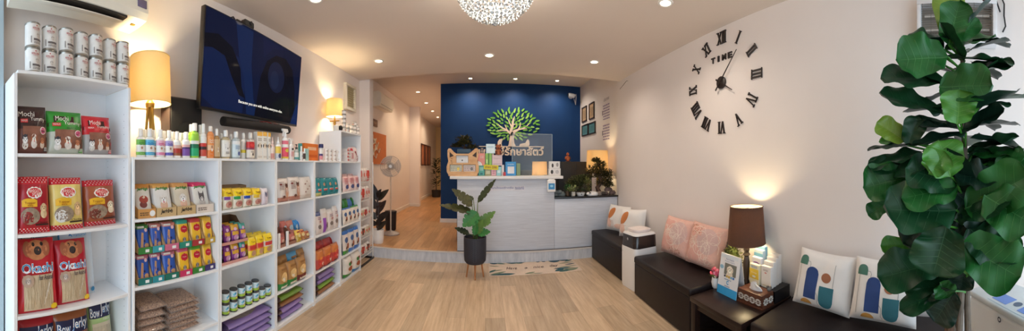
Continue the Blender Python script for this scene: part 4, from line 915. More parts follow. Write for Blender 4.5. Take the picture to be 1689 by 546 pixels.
# ================================================================ wire rack of hanging packs at the end of the row
wm = mat((228, 226, 222), .35)
rk = thing('wire_rack', 'slim white wire rack of small packs at the end of the shelving row', 'rack', (-1.86, 4.3, 0), LEFTROT)
b = MB()
for x in (-.26, .26):
    for y in (-.09, .09): b.tube([(x, y, .02), (x, y, 1.55)], .008, wm, 8)
b.build('frame', rk)
b = MB(); b.box((0, -.1, .015), (.56, .02, .03), blackm, .004); b.box((-.26, 0, .012), (.03, .2, .024), blackm); b.box((.26, 0, .012), (.03, .2, .024), blackm); b.build('foot', rk)
RZ = [.12, .4, .68, .96, 1.24]
for z in RZ:
    b = MB(); b.tube([(-.26, -.09, z+.05), (.26, -.09, z+.05)], .004, wm, 6)
    for k in range(14): b.tube([(-.25+.5*k/13, .09, z), (-.25+.5*k/13, -.09, z), (-.25+.5*k/13, -.09, z+.05)], .0025, wm, 5, False)
    for y in (-.09, 0, .09): b.tube([(-.26, y, z), (.26, y, z)], .004, wm, 6)
    b.build('wire_shelf', rk)
rr = random.Random(5)
for j, z in enumerate(RZ):
    for i in range(5):
        c_ = [(206, 60, 50), (230, 214, 206), (226, 196, 190), (214, 70, 60), (226, 226, 220)][(i+j) % 5] if j > 2 else [(226, 214, 190), (206, 190, 160), (170, 60, 56), (230, 222, 214), (110, 70, 60)][(i+j*2) % 5]
        bag('toy_pack', '%s small pack, %s along the %s level of the wire rack' % ({(206, 60, 50): 'red', (214, 70, 60): 'bright red', (170, 60, 56): 'dark red', (110, 70, 60): 'brown'}.get(c_, 'pale'), ORD[i], ['lowest', 'second', 'third', 'fourth', 'top'][j]), .088, .21 if j > 2 else .15, .05, bands((0, gloss(c_)), (.8, gloss((236, 228, 222)))),
            lambda b, S: (b.ell(S, .5, .5, .3, .16, mat((230, 120, 100), .5), 10), b.ell(S, .4, .3, .15, .1, mat((236, 230, 220), .5), 8)), (-1.838, 4.3-.2+.1*i, z+.0045), (-.06, 0, LEFTROT), 'packs in the wire rack', seed=200+i+5*j, cat='pack')
# ================================================================ lamps, loudspeaker, television, sound bar, air conditioners on the left
def shade_mat(c, tr): return mat(c, .8, var=.03, nscale=120, transl=tr)
lining = mat((246, 236, 214), .7, transl=.5)
def lamp_shade(t, r0, r1, z0, z1, m, trim=None, n=40):
    b = MB(); b.lathe([(r0, z0), (r1, z1)], m, n, cap=False); so = b.build('lamp_shade', t)
    b = MB(); b.lathe([(r0-.003, z0+.002), (r1-.003, z1-.002)], lining, n, cap=False); b.build('shade_lining', so)
    for r, z in ((r0, z0), (r1, z1)): b = MB(); b.tube([(r*cos(a*2*pi/n), r*sin(a*2*pi/n), z) for a in range(n+1)], .003, trim or m, 6, False); b.build('shade_ring', so)
    b = MB()
    for a in range(3): b.tube([(0, 0, z1-.015), (r1*cos(a*2.094), r1*sin(a*2.094), z1-.004)], .002, trim or tin, 5)
    b.build('shade_spider', so)
def bulb(t, z, e, r=.03, col=WARM2):
    b = MB(); b.lathe([(0, z-r), (r*.7, z-r*.7), (r, z), (r*.7, z+r*.7), (0, z+r)], emis((255, 214, 150), 30.), 14, cap=False); b.build('bulb', t)
    lamp('POINT', (0, 0, z), e, col, t, rad=r*1.3)
cream = (250, 232, 180)
gold = mat((176, 136, 62), .3, metal=.7)
lp = (-1.895, yX(250, -1.895)-.012, zt)
t = thing('table_lamp', 'large lamp with lit cream drum shade and brass tripod base beside the bookcase', 'lamp', lp)
b = MB()
for k in range(3):
    a = k*2.094+.5; b.tube([(.014*cos(a), .014*sin(a), .37), (.046*cos(a), .046*sin(a), .0)], [.012, .009], gold, 8)
b.lathe([(.03, .35), (.034, .38), (.02, .40), (.012, .43)], gold, 16); b.build('base', t)
lamp_shade(t, .147, .138, .375, .70, shade_mat(cream, .5)); bulb(t, .52, LAMPL)
sp = mat((46, 30, 26), .5, var=.1, nscale=20); spg = mat((20, 18, 18), .8, var=.2, nscale=200)
t = thing('loudspeaker', 'large dark brown box loudspeaker behind the shampoo bottles', 'speaker', (-1.955, 1.255, zt), LEFTROT)
b = MB(); b.box((0, .005, .225), (.29, .135, .45), sp, .004); b.build('cabinet', t)
b = MB(); b.box((.0, -.066, .225), (.27, .008, .43), spg, .002); go = b.build('grille', t)
b = MB(); b.lathe([(.095, 0), (.1, .006), (.09, .008), (.03, .002), (0, .006)], spg, 28, cap=False); o = b.build('woofer', go, loc=(0, -.0705, .17), rot=(pi/2, 0, 0))
# television
TL, TR_, BL, BR_ = Vector((-1.758, 1.355, 2.66)), Vector((-1.844, 2.754, 2.66)), Vector((-1.82, 1.325, 1.918)), Vector((-1.93, 2.70, 1.918))
cx = (BL+BR_)/2; wdir = (BR_-BL).normalized(); tilt = .085; rz = atan2(wdir.y, wdir.x); W = (BR_-BL).length; Hh = .752
t = thing('television', 'large wall mounted television showing a dark blue film scene with a subtitle', 'television', cx, (tilt, 0, rz))
b = MB(); b.box((0, .025, Hh/2), (W, .045, Hh), mat((14, 14, 16), .35), .004); b.build('case', t)
scr = MB(); S = fl(W-.02, Hh-.028, -.0005, z0=.018)
def scrm(c, k=1.): 
    m = emis(c, k, 'screen_picture'); m.node_tree.nodes['Principled BSDF'].inputs['Roughness'].default_value = .06; m.node_tree.nodes['Principled BSDF'].inputs['Specular IOR Level'].default_value = .06; m.node_tree.nodes['Principled BSDF'].inputs['Base Color'].default_value = (.005, .005, .008, 1); return m
scr.rect(S, 0, 0, 1, 1, scrm((16, 27, 60), .55), 1)
scr.poly(S, [(0, .1), (.1, .0), (.34, 0), (.36, .5), (.28, .62), (.1, .66), (0, .62)], scrm((20, 38, 82), .55))
scr.poly(S, [(.24, .98), (.4, .98), (.4, .6), (.44, .2), (.5, .0), (.38, .0), (.34, .4), (.28, .64)], scrm((22, 44, 90), .55))
scr.poly(S, [(0, .74), (.1, .78), (.22, .7), (.3, .5), (.32, .3), (.36, .18), (.3, .2), (.22, .4), (.16, .58), (.06, .62), (0, .6)], scrm((10, 12, 22), .7))
scr.poly(S, [(.46, .0), (.5, .5), (.56, .72), (.66, .84), (.78, .86), (.88, .76), (.93, .5), (.96, .0)], scrm((12, 12, 20), .7))
scr.ell(S, .68, .56, .1, .2, scrm((22, 28, 52), .8), 24); scr.ell(S, .66, .52, .05, .12, scrm((28, 36, 62), .8), 18)
scr.poly(S, [(.90, .0), (.96, .26), (1, .34), (1, 0)], scrm((22, 44, 98), .6)); scr.poly(S, [(.5, .98), (.8, .98), (.62, .9), (.52, .74)], scrm((18, 28, 66), .6))
scr.text(S, 'Because you are with online everyone else.', .3, .105, .78, .15, emis((214, 214, 206), 1.), bold=.01)
scr.build('screen', t, smooth=0)
b = MB(); b.box((0, .085, .36), (.3, .08, .25), blackm, .004); b.box((0, .1, .36), (.1, .14, .1), blackm); b.build('wall_mount', t)
t = thing('webcam', 'small black camera clipped on the television\'s top edge', 'camera', (-1.806, 1.80, 2.663), (0, 0, rz))
b = MB(); b.box((.04, .02, .035), (.12, .05, .05), blackm, .008); b.box((0.0, .03, .02), (.2, .03, .03), blackm, .006); wo = b.build('body', t); b = MB(); b.lathe([(.016, 0), (.016, .012), (.0, .012)], mat((40, 40, 44), .1), 16); b.build('lens', wo, loc=(.05, -.004, .04), rot=(pi/2, 0, 0))
b = MB(); b.tube([(-.1, .03, .02), (-.14, .02, .035), (-.17, .03, .02), (-.22, .03, .01)], .006, blackm, 6); b.build('cable', t)
t = thing('sound_bar', 'long black sound bar hanging below the television', 'sound bar', (-1.92, 2.08, 1.862), LEFTROT)
b = MB(); b.tube([(-.45, 0, 0), (-.445, 0, 0), (.445, 0, 0), (.45, 0, 0)], [.025, .04, .04, .025], mat((20, 18, 18), .5), 16); b.box((0, .055, 0), (.5, .11, .03), blackm, .003); b.build('body', t)
b = MB(); b.tube([(-.44, -.002, 0), (.44, -.002, 0)], .0405, mat((30, 26, 25), .85, var=.2, nscale=300), 16); b.build('fabric_grille', t)
b = MB()
for k in range(4): b.lathe([(.009, 0), (.011, .006), (0, .012)], tin, 10, c=(-.02+.1*k, -.01, .037))
b.tube([(.0, 0, .04), (.08, -.02, .046), (.2, 0, .042), (.3, .01, .044)], .004, mat((150, 40, 40), .5), 6); b.build('trinket', t)
# air conditioner above the bookcase
acm = mat((240, 236, 222), .35, var=.02)
pr_ = onX(218, 41, -1.8); 
ac = thing('air_conditioner', 'white wall air conditioner above the cans, swing flap open', 'air conditioner', (-1.735, .42, 2.40), BROT)
Wd = .84
b = MB(); prof = [(-.11, .05), (-.09, .012), (.0, .0), (.1, .0), (.1, .30), (-.06, .30), (-.105, .27)]
vs = [(x, y, z) for x in (-Wd/2, Wd/2) for y, z in prof]; n = len(prof)
b.add(vs, [tuple(range(n)), tuple(range(2*n-1, n-1, -1))]+[(i, i+n, (i+1) % n+n, (i+1) % n) for i in range(n)], acm); b.build('body', ac, smooth=0)
S = lambda u, v, e: Vector(((u-.5)*Wd, -.09+.19*(1-v)*.95+.0, .0118*(v)-e))
b = MB(); b.box((-.06, -.045, .004), (Wd*.8, .075, .012), mat((34, 28, 24), .6)); ao = b.build('air_outlet', ac)
b = MB(); b.box((-.06, -.03, -.012), (Wd*.77, .06, .006), acm, .002, rot=(.25, 0, 0)); b.build('swing_flap', ao)
b = MB(); b.box((Wd*.44, -.1, .1), (.07, .03, .05), mat((110, 100, 130), .5), .003); b.build('sticker', ac); b = MB(); b.box((Wd*.43, -.02, .0), (.03, .02, .006), gold, .001); b.build('sensor', ac)
t = thing('air_vent', 'cream framed wall vent above the end shelving unit', 'vent', (-2.05, 4.25, 2.545), LEFTROT)
b = MB(); fr = mat((226, 218, 200), .4)
for (x, z, w_, h_) in ((0, .18, .36, .04), (0, -.18, .36, .04), (.16, 0, .04, .319), (-.16, 0, .04, .319)): b.box((x, -.02, z), (w_, .06, h_), fr, .004)
b.build('frame', t); b = MB(); b.box((0, -.008, 0), (.3, .012, .34), mat((190, 178, 140), .5))
for k in range(9): b.box((0, -.022, -.14+.035*k), (.28, .02, .008), mat((204, 192, 156), .5), rot=(.5, 0, 0))
b.build('louvre', t, smooth=0)
lp = (-1.92, yX(552, -1.92), zE)
t = thing('table_lamp', 'small lit lamp with cream shade and brass arm on the end shelving unit', 'lamp', lp)
b = MB(); b.lathe([(.06, 0), (.06, .012), (.014, .022), (.012, .1), (.02, .13), (.012, .16), (.01, .22)], gold, 20); b.box((0, 0, .155), (.14, .03, .014), gold, .004); b.build('base', t)
lamp_shade(t, .114, .104, .215, .44, shade_mat(cream, .5)); bulb(t, .33, LAMPS)
# ================================================================ clock on the right wall
ck = mat((34, 24, 22), .4)
cp = (XR-.001, 2.216, 2.345)
t = thing('wall_clock', 'large wall clock made of separate dark Roman numerals around a central hub', 'clock', cp, RIGHTROT)
RN = ['XII', 'I', 'II', 'III', 'IV', 'V', 'VI', 'VII', 'VIII', 'IX', 'X', 'XI']
def numeral(s):
    """serif Roman numeral as polygons; returns list of polygons in a unit-high box and width"""
    out = []; x = 0
    def bar(p, w): 
        (x0, z0), (x1, z1) = p; out.append([(x0-w/2, z0), (x0+w/2, z0), (x1+w/2, z1), (x1-w/2, z1)])
    def serif(c, z): out.append([(c-.15, z-.03), (c+.15, z-.03), (c+.15, z+.03), (c-.15, z+.03)])
    for ch in s:
        if ch == 'I': bar(((x+.16, 0), (x+.16, 1)), .15); serif(x+.16, .03); serif(x+.16, .97); x += .31
        elif ch == 'V': bar(((x+.34, 0), (x+.1, 1)), .16); bar(((x+.34, 0), (x+.58, 1)), .09); serif(x+.1, .97); serif(x+.58, .97); x += .66
        else: bar(((x+.56, 0), (x+.1, 1)), .16); bar(((x+.1, 0), (x+.56, 1)), .09); serif(x+.1, .03); serif(x+.1, .97); serif(x+.56, .03); serif(x+.56, .97); x += .66
    return out, x
for k, s in enumerate(RN):
    a = k*pi/6; R_ = .462; nh = .125; polys, wd = numeral(s); b = MB(); sx = nh*.82
    for j, pg in enumerate(polys):
        q = []
        for (x, z) in pg:
            lx = (x-wd/2)*sx; lz = (z-.5)*nh
            q.append((lx*cos(a)+lz*sin(a)+R_*sin(a), -lx*sin(a)+lz*cos(a)+R_*cos(a)))
        b.prism(q, -.012-.0004*j, 0, ck)
    b.build('numeral', t, smooth=0)
b = MB(); b.lathe([(.062, 0), (.062, .02), (.05, .026), (.0, .026)], ck, 28); b.build('hub', t, rot=(pi/2, 0, 0))
def hand(name, ang, L, w0, tail):
    a = math.radians(ang); d = Vector((sin(a), cos(a))); nrm = Vector((d.y, -d.x)); b = MB()
    P_ = [d*L, -d*tail]; q = [P_[1]+nrm*w0, P_[1]-nrm*w0, P_[0]-nrm*w0*.4, P_[0]+nrm*w0*.4]
    b.prism([(v.x, v.y) for v in q], -.034, -.029, ck); b.build(name, t, smooth=0)
hand('minute_hand', 40, .36, .008, .1); hand('hour_hand', 122, .2, .009, .07)
for i, ch in enumerate('TIME'): b = MB(); b.solidtext(ch, -.155+.082*i+(.018 if ch == 'I' else 0), .225, .022 if ch == 'I' else .058, .06, -.012, 0, ck, .03); b.build('letter', t, smooth=0)
# ================================================================ benches, low table, air purifier
lea = mat((27, 18, 18), .45, var=.10, nscale=16, bump=.06, spec=.32)
BR0 = .05
def bench(name, label, y0, y1, xf, xb, h, rz=0.):
    L = y1-y0; D = xb-xf; t = thing(name, label, 'bench', ((xf+xb)/2, (y0+y1)/2, 0), RIGHTROT+rz, 'dark leather box benches along the right wall')
    b = MB(); b.box((0, 0, (h-.075)/2+.004), (L-.012, D-.012, h-.083), lea, .012, 3); b.build('box_base', t)
    b = MB(); b.box((0, 0, h-.04), (L, D, .08), lea, .022, 4); b.build('seat', t)
    for x in (-L/2+.06, L/2-.06):
        for y in (-D/2+.06, D/2-.06): b = MB(); b.lathe([(.02, 0), (.02, .006)], blackm, 12, c=(x, y, 0)); b.build('foot', t)
    return t
bench('storage_bench', 'dark brown leather box bench touching the reception counter, with two white cushions', 3.50, 4.62, 1.69, 2.17, .45)
bench('storage_bench', 'dark brown leather box bench with two pink cushions, between purifier and low table', 2.0, 3.10, 1.635, 2.15, .44, -.045)
bench('storage_bench', 'dark brown leather box bench carrying the two white cushions with coloured shapes', .02, 1.335, 1.58, 2.17, .415, -.02)
dw = wood((30, 19, 16), (46, 31, 26), (2, 12, 2), .3, name='espresso_wood', spec=.3)
t = thing('side_table', 'low espresso wood table with open legs between the leather benches', 'table', (1.87, 1.665, 0), RIGHTROT-.05)
b = MB(); b.box((0, 0, .38), (.60, .6, .04), dw, .004); b.build('table_top', t)
for x in (-.265, .265):
    for y in (-.265, .265): b = MB(); b.box((x, y, .18), (.055, .055, .36), dw, .003); b.build('leg', t)

for q in (-1, 1): b = MB(); b.box((0, q*.265, .333), (.475, .02, .054), dw); b.build('apron', t)
b = MB(); b.box((0, 0, .1), (.5, .5, .018), dw, .002); b.build('lower_shelf', t)
# air purifier
pw = mat((236, 234, 232), .3, var=.01); smoke = mat((46, 38, 36), .12, spec=.6)
t = thing('air_purifier', 'white air purifier with a dark translucent band near its top, between two benches', 'air purifier', (1.845, 3.31, 0), RIGHTROT+.1)
def rrect(w_, d_, r, n=6):
    pts = []
    for cx_, cy_, a0 in ((w_/2-r, d_/2-r, 0), (-w_/2+r, d_/2-r, pi/2), (-w_/2+r, -d_/2+r, pi), (w_/2-r, -d_/2+r, 1.5*pi)):
        for k in range(n+1): a = a0+k*pi/2/n; pts.append((cx_+r*cos(a), cy_+r*sin(a)))
    return pts
def loft(b, secs, m, cap=True):
    vs = []; n = len(secs[0][0]); fs = []
    for pts, z in secs: vs += [(x, y, z) for x, y in pts]
    for j in range(len(secs)-1): fs += [(j*n+i, j*n+(i+1) % n, (j+1)*n+(i+1) % n, (j+1)*n+i) for i in range(n)]
    if cap: fs += [tuple(range(n))[::-1], tuple(range((len(secs)-1)*n, len(secs)*n))]
    return b.add(vs, fs, m)
b = MB(); loft(b, [(rrect(.335, .335, .06), 0), (rrect(.345, .345, .06), .02), (rrect(.345, .345, .06), .46), (rrect(.34, .34, .06), .5)], pw); bo = b.build('body', t)
b = MB(); loft(b, [(rrect(.336, .336, .06), .5), (rrect(.325, .325, .06), .64), (rrect(.315, .315, .06), .65)], smoke); fo = b.build('filter_band', t)
b = MB(); loft(b, [(rrect(.325, .325, .06), .65), (rrect(.31, .31, .06), .668), (rrect(.27, .27, .06), .675)], pw); b.build('top_panel', t)
b = MB(); loft(b, [(rrect(.2, .2, .05), .6755), (rrect(.235, .235, .05), .70), (rrect(.235, .235, .05), .712), (rrect(.2, .2, .05), .714)], mat((238, 226, 222), .35)); b.build('outlet_lid', t)
b = MB(); b.lathe([(.016, 0), (.016, .003), (0, .003)], mat((180, 176, 176), .3, metal=.5), 16); b.build('badge', fo, loc=(0, -.168, .6), rot=(pi/2, 0, 0))
b = MB(); b.text(fl(.06, .012, -.1728, -.13, .43), 'AIR', 0, 0, .5, 1, mat((170, 170, 174), .4)); b.build('lettering', bo)
# ================================================================ cushions
def cushion(name, label, w_, h_, d_, loc, rot, base, prints, group, seed=0.):
    t = thing(name, label, 'cushion', loc, rot, group); b = MB(); b.e0 = .0012; b.de = .00003
    def prof(u, v, sg, e=0.):
        a = 2*u-1; c = 2*v-1; x = a*(1-.05*(1-c*c)*(abs(a)**3)); z = c*(1-.05*(1-a*a)*abs(c)**3)
        o = max(0., (1-a**4)*(1-c**4))**.62
        n = noise.noise(Vector((u*3.2+seed, v*3.2, seed)))*.12+noise.noise(Vector((u*8+seed, v*8, seed)))*.04
        return Vector((x*w_/2, sg*(d_/2*o*(1+n)+.004)+(-e if sg < 0 else e), (z+1)*h_/2))
    N = 22
    b.grid(lambda u, v: prof(u, v, -1), N, N, base); b.grid(lambda u, v: prof(u, v, 1), N, N, base, flip=True)
    rim = [(i/N, 0) for i in range(N)]+[(1, i/N) for i in range(N)]+[(1-i/N, 1) for i in range(N)]+[(0, 1-i/N) for i in range(N)]
    m = len(rim); b.add([prof(*p, -1) for p in rim]+[prof(*p, 1) for p in rim], [(i, i+m, (i+1) % m+m, (i+1) % m) for i in range(m)], base)
    S = lambda u, v, e: prof(u, v, -1, e+.0015)
    if prints: prints(b, S)
    co = b.build('cover', t, smooth=60)
    s = MB(); s.tube([prof(*p, -1)*1.0+Vector((0, .004, 0)) for p in rim]+[prof(0, 0, -1)+Vector((0, .004, 0))], .0035, base, 6, False); s.build('seam', t)
    return t
def circ(u, v, ru, rv, a0=0, a1=2*pi, n=18): return [(u+ru*cos(a0+(a1-a0)*i/n), v+rv*sin(a0+(a1-a0)*i/n)) for i in range(n+1)]
pinkf = mat((228, 184, 170), .85, var=.05, nscale=40); pinkd = mat((224, 170, 156), .85, var=.04); crl = mat((242, 226, 212), .85); brn = mat((176, 116, 84), .85); mauv = mat((214, 180, 174), .85)
def pinkpr(seed):
    def f(b, S):
        rr = random.Random(seed)
        def blob(cu, cv, ru, rv, m): b.ell(S, cu, cv, ru, rv, m, 22, rot=rr.uniform(-.5, .5))
        blob(.62, .62, .28, .3, mauv); blob(.3, .3, .24, .2, pinkd); blob(.25, .8, .2, .14, pinkd)
        for k in range(34): 
            u = rr.uniform(.42, .84) if seed == 1 else rr.uniform(.06, .4); v = rr.uniform(.05, .22) if seed == 1 else rr.uniform(.72, .95); b.ell(S, u, v, .018, .01, brn, 6, rot=rr.uniform(0, 3))
        for k in range(26):
            u = rr.uniform(.15, .85); v = rr.uniform(.15, .85); pts = [(u, v)]; a = rr.uniform(0, 6)
            for q in range(16):
                a += rr.uniform(-.8, .9); u = min(.93, max(.07, u+.035*cos(a))); v = min(.93, max(.07, v+.035*sin(a))); pts.append((u, v))
            b.line(S, pts, .004, crl)
        b.line(S, circ(.45, .55, .2, .28), .006, crl); b.line(S, circ(.62, .4, .12, .2), .006, crl); b.line(S, [(.1, .1), (.3, .5), (.25, .9)], .006, crl)
    return f
CR = RIGHTROT
cushion('throw_cushion', 'pink throw cushion with cream scribbles, the one further from the brown lamp', .50, .43, .15, (2.02, 2.80, .462), (-.24, .04, CR+.08), pinkf, pinkpr(1), 'pink scribbled cushions', 1)
cushion('throw_cushion', 'pink throw cushion with cream scribbles, the one nearer the brown lamp', .50, .43, .15, (2.01, 2.31, .464), (-.26, .05, CR+.06), pinkf, pinkpr(2), 'pink scribbled cushions', 2)
ivory = mat((236, 232, 228), .85, var=.02)
def geo(b, S):
    grn = mat((74, 118, 104), .85); blu = mat((44, 70, 126), .85); tea = mat((50, 112, 126), .85); tan_ = mat((168, 110, 80), .85); och = mat((206, 150, 74), .85); lnm = mat((120, 124, 124), .85)
    def arch(u0, u1, v0, v1, m, down=False):
        c = (u0+u1)/2; r = (u1-u0)/2
        rows = 8
        e = b._e(); 
        def fn(u, v):
            uu = u0+(u1-u0)*u; x = (uu-c)/r; hcap = r*sqrt(max(0, 1-x*x)); return S(uu, (v0+(v1-r+hcap-v0)*v) if not down else (v1-(v1-v0-r+hcap)*v), e)
        b.grid(fn, 12, rows, m, flip=down)
    arch(.08, .25, .73, .90, grn); arch(.25, .47, .17, .72, blu); arch(.52, .76, .06, .43, tea, True)
    b.ell(S, .61, .58, .083, .083, tan_, 20); b.ell(S, .30, .065, .1, .085, och, 16, 0, pi)
    b.rect(S, .118, .12, .124, .73, lnm, 8); b.rect(S, .735, .43, .741, .83, lnm, 8)
    b.line(S, [(.25+.0, .8), (.29, .8), (.31, .76), (.305, .7)], .003, lnm); b.line(S, [(.47, .3), (.5, .26), (.5, .12), (.53, .08)], .003, lnm)
cushion('throw_cushion', 'white cushion with blue arch and green shapes, leaning nearer the tissue box', .47, .405, .16, (1.985, 1.0, .437), (-.26, .05, CR-.03), ivory, geo, 'white cushions with coloured shapes', 3)
cushion('throw_cushion', 'white cushion with blue arch and green shapes, partly behind the fiddle leaf tree', .46, .405, .16, (1.955, .525, .437), (-.26, .05, CR+.0), ivory, geo, 'white cushions with coloured shapes', 4)
tan2 = mat((196, 122, 70), .85); blush = mat((232, 196, 180), .85)
def leafpr(b, S):
    b.ell(S, .26, .66, .13, .26, tan2, 20, rot=-.5); b.ell(S, .2, .3, .12, .2, blush, 16, rot=.4); b.ell(S, .7, .2, .2, .1, blush, 16)
    for k in range(5): b.line(S, [(.2+.04*k, .4), (.3+.05*k, .2), (.26+.03*k, .1)], .004, brn)
    b.line(S, [(.18, .42), (.32, .86)], .004, ivory)
cushion('throw_cushion', 'ivory cushion with a tan leaf shape, close to the reception counter', .42, .40, .15, (1.98, 4.28, .472), (-.22, .04, CR+.42), ivory, leafpr, 'ivory leaf cushions', 5)
cushion('throw_cushion', 'ivory cushion with a tan leaf shape, right behind the air purifier', .44, .40, .15, (2.0, 3.82, .472), (-.22, -.04, CR+.45), ivory, leafpr, 'ivory leaf cushions', 6)
# ================================================================ things on the low table
ZTb = .4005
t = thing('table_lamp', 'brown drum shade lamp with turned dark wood base on the low table', 'lamp', (2.015, 1.725, ZTb))
tw = mat((44, 26, 20), .3, var=.1)
b = MB(); b.lathe([(.075, 0), (.078, .012), (.05, .03), (.022, .05), (.03, .075), (.02, .1), (.026, .16), (.03, .24), (.02, .3), (.034, .315), (.02, .335), (.028, .36), (.016, .385), (.024, .405), (.012, .425), (.01, .5)], tw, 24); b.build('base', t)
lamp_shade(t, .168, .145, .415, .735, mat((84, 56, 42), .9, var=.12, nscale=160, transl=.08)); bulb(t, .60, LAMPT)
t = thing('potted_flower', 'small white pot with bright pink flowers on the low table', 'plant', (1.872, 1.962, ZTb))
b = MB(); b.lathe([(.026, 0), (.034, .01), (.042, .05), (.036, .092), (.03, .095), (.03, .08), (0, .08)], pw, 24); b.build('pot', t)
b = MB(); rr = random.Random(3); pk1 = mat((226, 92, 122), .6); pk2 = mat((240, 150, 168), .6); gr1 = mat((60, 86, 36), .6)
for k in range(40):
    a = rr.uniform(0, 6.28); r = .05*sqrt(rr.random()); z = .13+.05*rr.random()-(r*.4); b.ell((lambda c, nx: (lambda u, v, e: c+Vector((u, nx*v*.6, v))))(Vector((r*cos(a), r*sin(a), z)), rr.uniform(-1, 1)), 0, 0, .014, .014, pk1 if k % 3 else pk2, 7)
b.build('flowers', t, smooth=0)
def leafquad(b, base, d, L, w_, m, up=Vector((0, 0, 1)), droop=.2):
    d = d.normalized(); s = d.cross(up); s = s.normalized() if s.length > .01 else Vector((1, 0, 0)); n = s.cross(d)
    pts = []
    for k, (f, ww) in enumerate([(0, .05), (.3, .8), (.6, 1.), (.85, .6), (1, .03)]):
        c = base+d*L*f-n*(-droop)*L*f*f*-1
        pts += [c-s*w_*ww*.5, c+n*w_*-.08*ww, c+s*w_*ww*.5]
    fs = []
    for k in range(4):
        i = 3*k; fs += [(i, i+1, i+4, i+3), (i+1, i+2, i+5, i+4)]
    b.add(pts, fs, m)
b = MB()
for k in range(26):
    a = rr.uniform(0, 6.28); leafquad(b, Vector((.02*cos(a), .02*sin(a), .085)), Vector((cos(a), sin(a), rr.uniform(.3, 1.4))), rr.uniform(.04, .08), .02, gr1)
b.build('foliage', t, smooth=0)
# round green bush behind
moss = [mat((92, 98, 34), .8), mat((70, 82, 28), .8), mat((112, 112, 48), .8)]
t = thing('potted_shrub', 'rounded olive green artificial shrub behind the small pink flowers', 'plant', (2.05, 1.925, ZTb))
b = MB(); b.lathe([(.04, 0), (.055, .01), (.06, .1), (.05, .1), (.05, .09), (0, .09)], mat((60, 48, 40), .6), 20); b.build('pot', t)
b = MB()
for k in range(420):
    v = Vector((rr.gauss(0, 1), rr.gauss(0, 1), rr.gauss(0, 1))).normalized(); r = rr.uniform(.8, 1.0)
    leafquad(b, Vector((0, 0, .22))+Vector((v.x*.085*r, v.y*.085*r, v.z*.125*r)), v+Vector((rr.uniform(-.5, .5), rr.uniform(-.5, .5), .4)), .03, .014, moss[k % 3])
b.lathe([(0, .105), (.05, .14), (.072, .22), (.05, .3), (0, .33)], moss[1], 14, cap=False); b.build('foliage', t, smooth=0)
# tent card
wh2 = mat((234, 234, 236), .45, var=.01); cy = mat((60, 160, 214), .45)
t = thing('tent_card', 'white folded tent card with a fluffy dog photo and blue foot', 'card', (1.868, 1.772, ZTb), (0, 0, RIGHTROT-.08))
Wc, Hc = .245, .335
for nm, sg in (('front_panel', -1), ('rear_panel', 1)):
    b = MB(); tl = .16*sg
    b.M = Matrix.Rotation(tl, 4, 'X') @ Matrix.Translation((0, 0, 0)); b.M = Matrix.Translation((0, sg*.055, 0)) @ Matrix.Rotation(tl, 4, 'X')
    b.box((0, 0, Hc/2+.0005), (Wc, .0025, Hc), wh2)
    if sg < 0:
        S = fl(Wc, Hc, -.0013)
        b.rect(S, 0, 0, 1, .2, cy, 1); b.rect(S, .02, .9, .9, .98, mat((220, 228, 234), .5), 1); b.text(S, 'Pet Health', .3, .86, .7, .9, mat((90, 130, 170), .5)); b.text(S, 'Royal Canin', .25, .8, .75, .84, mat((120, 150, 180), .5))
        b.rect(S, .26, .5, .86, .78, mat((120, 120, 110), .6, var=.2), 2); dogface(b, S, .55, .64, .1, 1.37, (236, 226, 208), (226, 212, 190), (230, 218, 198)); b.ell(S, .12, .66, .1, .05, mat((150, 190, 210), .5), 12)
        for k, c_ in enumerate([(60, 60, 70), (206, 170, 60), (206, 170, 60), (110, 170, 206), (60, 120, 190)]): b.rect(S, .28+.11*k, .44, .37+.11*k, .49, mat(c_, .5), 1)
        b.text(S, 'C', .44, .27, .56, .37, cy, bold=.04); scrib(b, S, .32, .38, .68, .42, 1, mat((110, 140, 170), .5), 3); scrib(b, S, .36, .22, .64, .26, 1, mat((110, 140, 170), .5), 4)
    b.build(nm, t, smooth=0)
# tissue box
cw = wood((70, 38, 26), (104, 60, 40), (20, 20, 4), .4, name='carved_wood')
t = thing('tissue_box', 'carved brown wooden tissue box with white flower inlay', 'tissue box', (1.872, 1.51, ZTb), RIGHTROT-.05)
b = MB(); b.box((0, 0, .055), (.255, .14, .11), cw, .004); b.box((0, 0, .008), (.262, .147, .016), cw, .002)
bo = b.build('box_body', t); inl = mat((206, 200, 190), .5)
def petals(b, S, cu, cv, r, asp):
    for k in range(8): a = k*pi/4; b.ell(S, cu+r*.6*cos(a)*asp, cv+r*.6*sin(a), r*.36*asp, r*.2, inl, 8, rot=a)
    b.ell(S, cu, cv, r*.14*asp, r*.14, inl, 8)
b = MB(); S = fl(.255, .11, -.0702)
for k in range(4): petals(b, S, .14+.24*k, .52, .3, .11/.255)
Ss = lambda u, v, e: Vector((.1278+e, -.07+u*.14, v*.11)); petals(b, Ss, .3, .52, .3, .8); petals(b, Ss, .72, .52, .3, .8)
b.build('inlay', bo, smooth=0)
b = MB(); tis = mat((238, 236, 234), .8)
def tissue(u, v): 
    a = u*2*pi; r = .045*(1-v)**.7+.012*sin(3*a+v*4)*(.3+v); return Vector((r*1.5*cos(a)+.02*v, r*.5*sin(a)-.03*v, .1095+.065*v+.012*sin(2*a)*v))
b.grid(tissue, 24, 8, tis, flip=False); b.build('tissue', t, smooth=60)
b = MB(); b.lathe([(0, .0), (.02, .004), (.028, .018), (.02, .034), (0, .038)], mat((120, 112, 104), .5, var=.2), 14, sy=.6); b.lathe([(0, 0), (.012, .004), (.012, .014), (0, .018)], mat((90, 84, 78), .5), 10, c=(-.02, 0, .03))
o = b.build('cat_figurine', loc=(1.915, 1.405, ZTb+.1105)); tag(o, 'tiny grey cat ornament at the corner of the wooden tissue box', 'figurine')
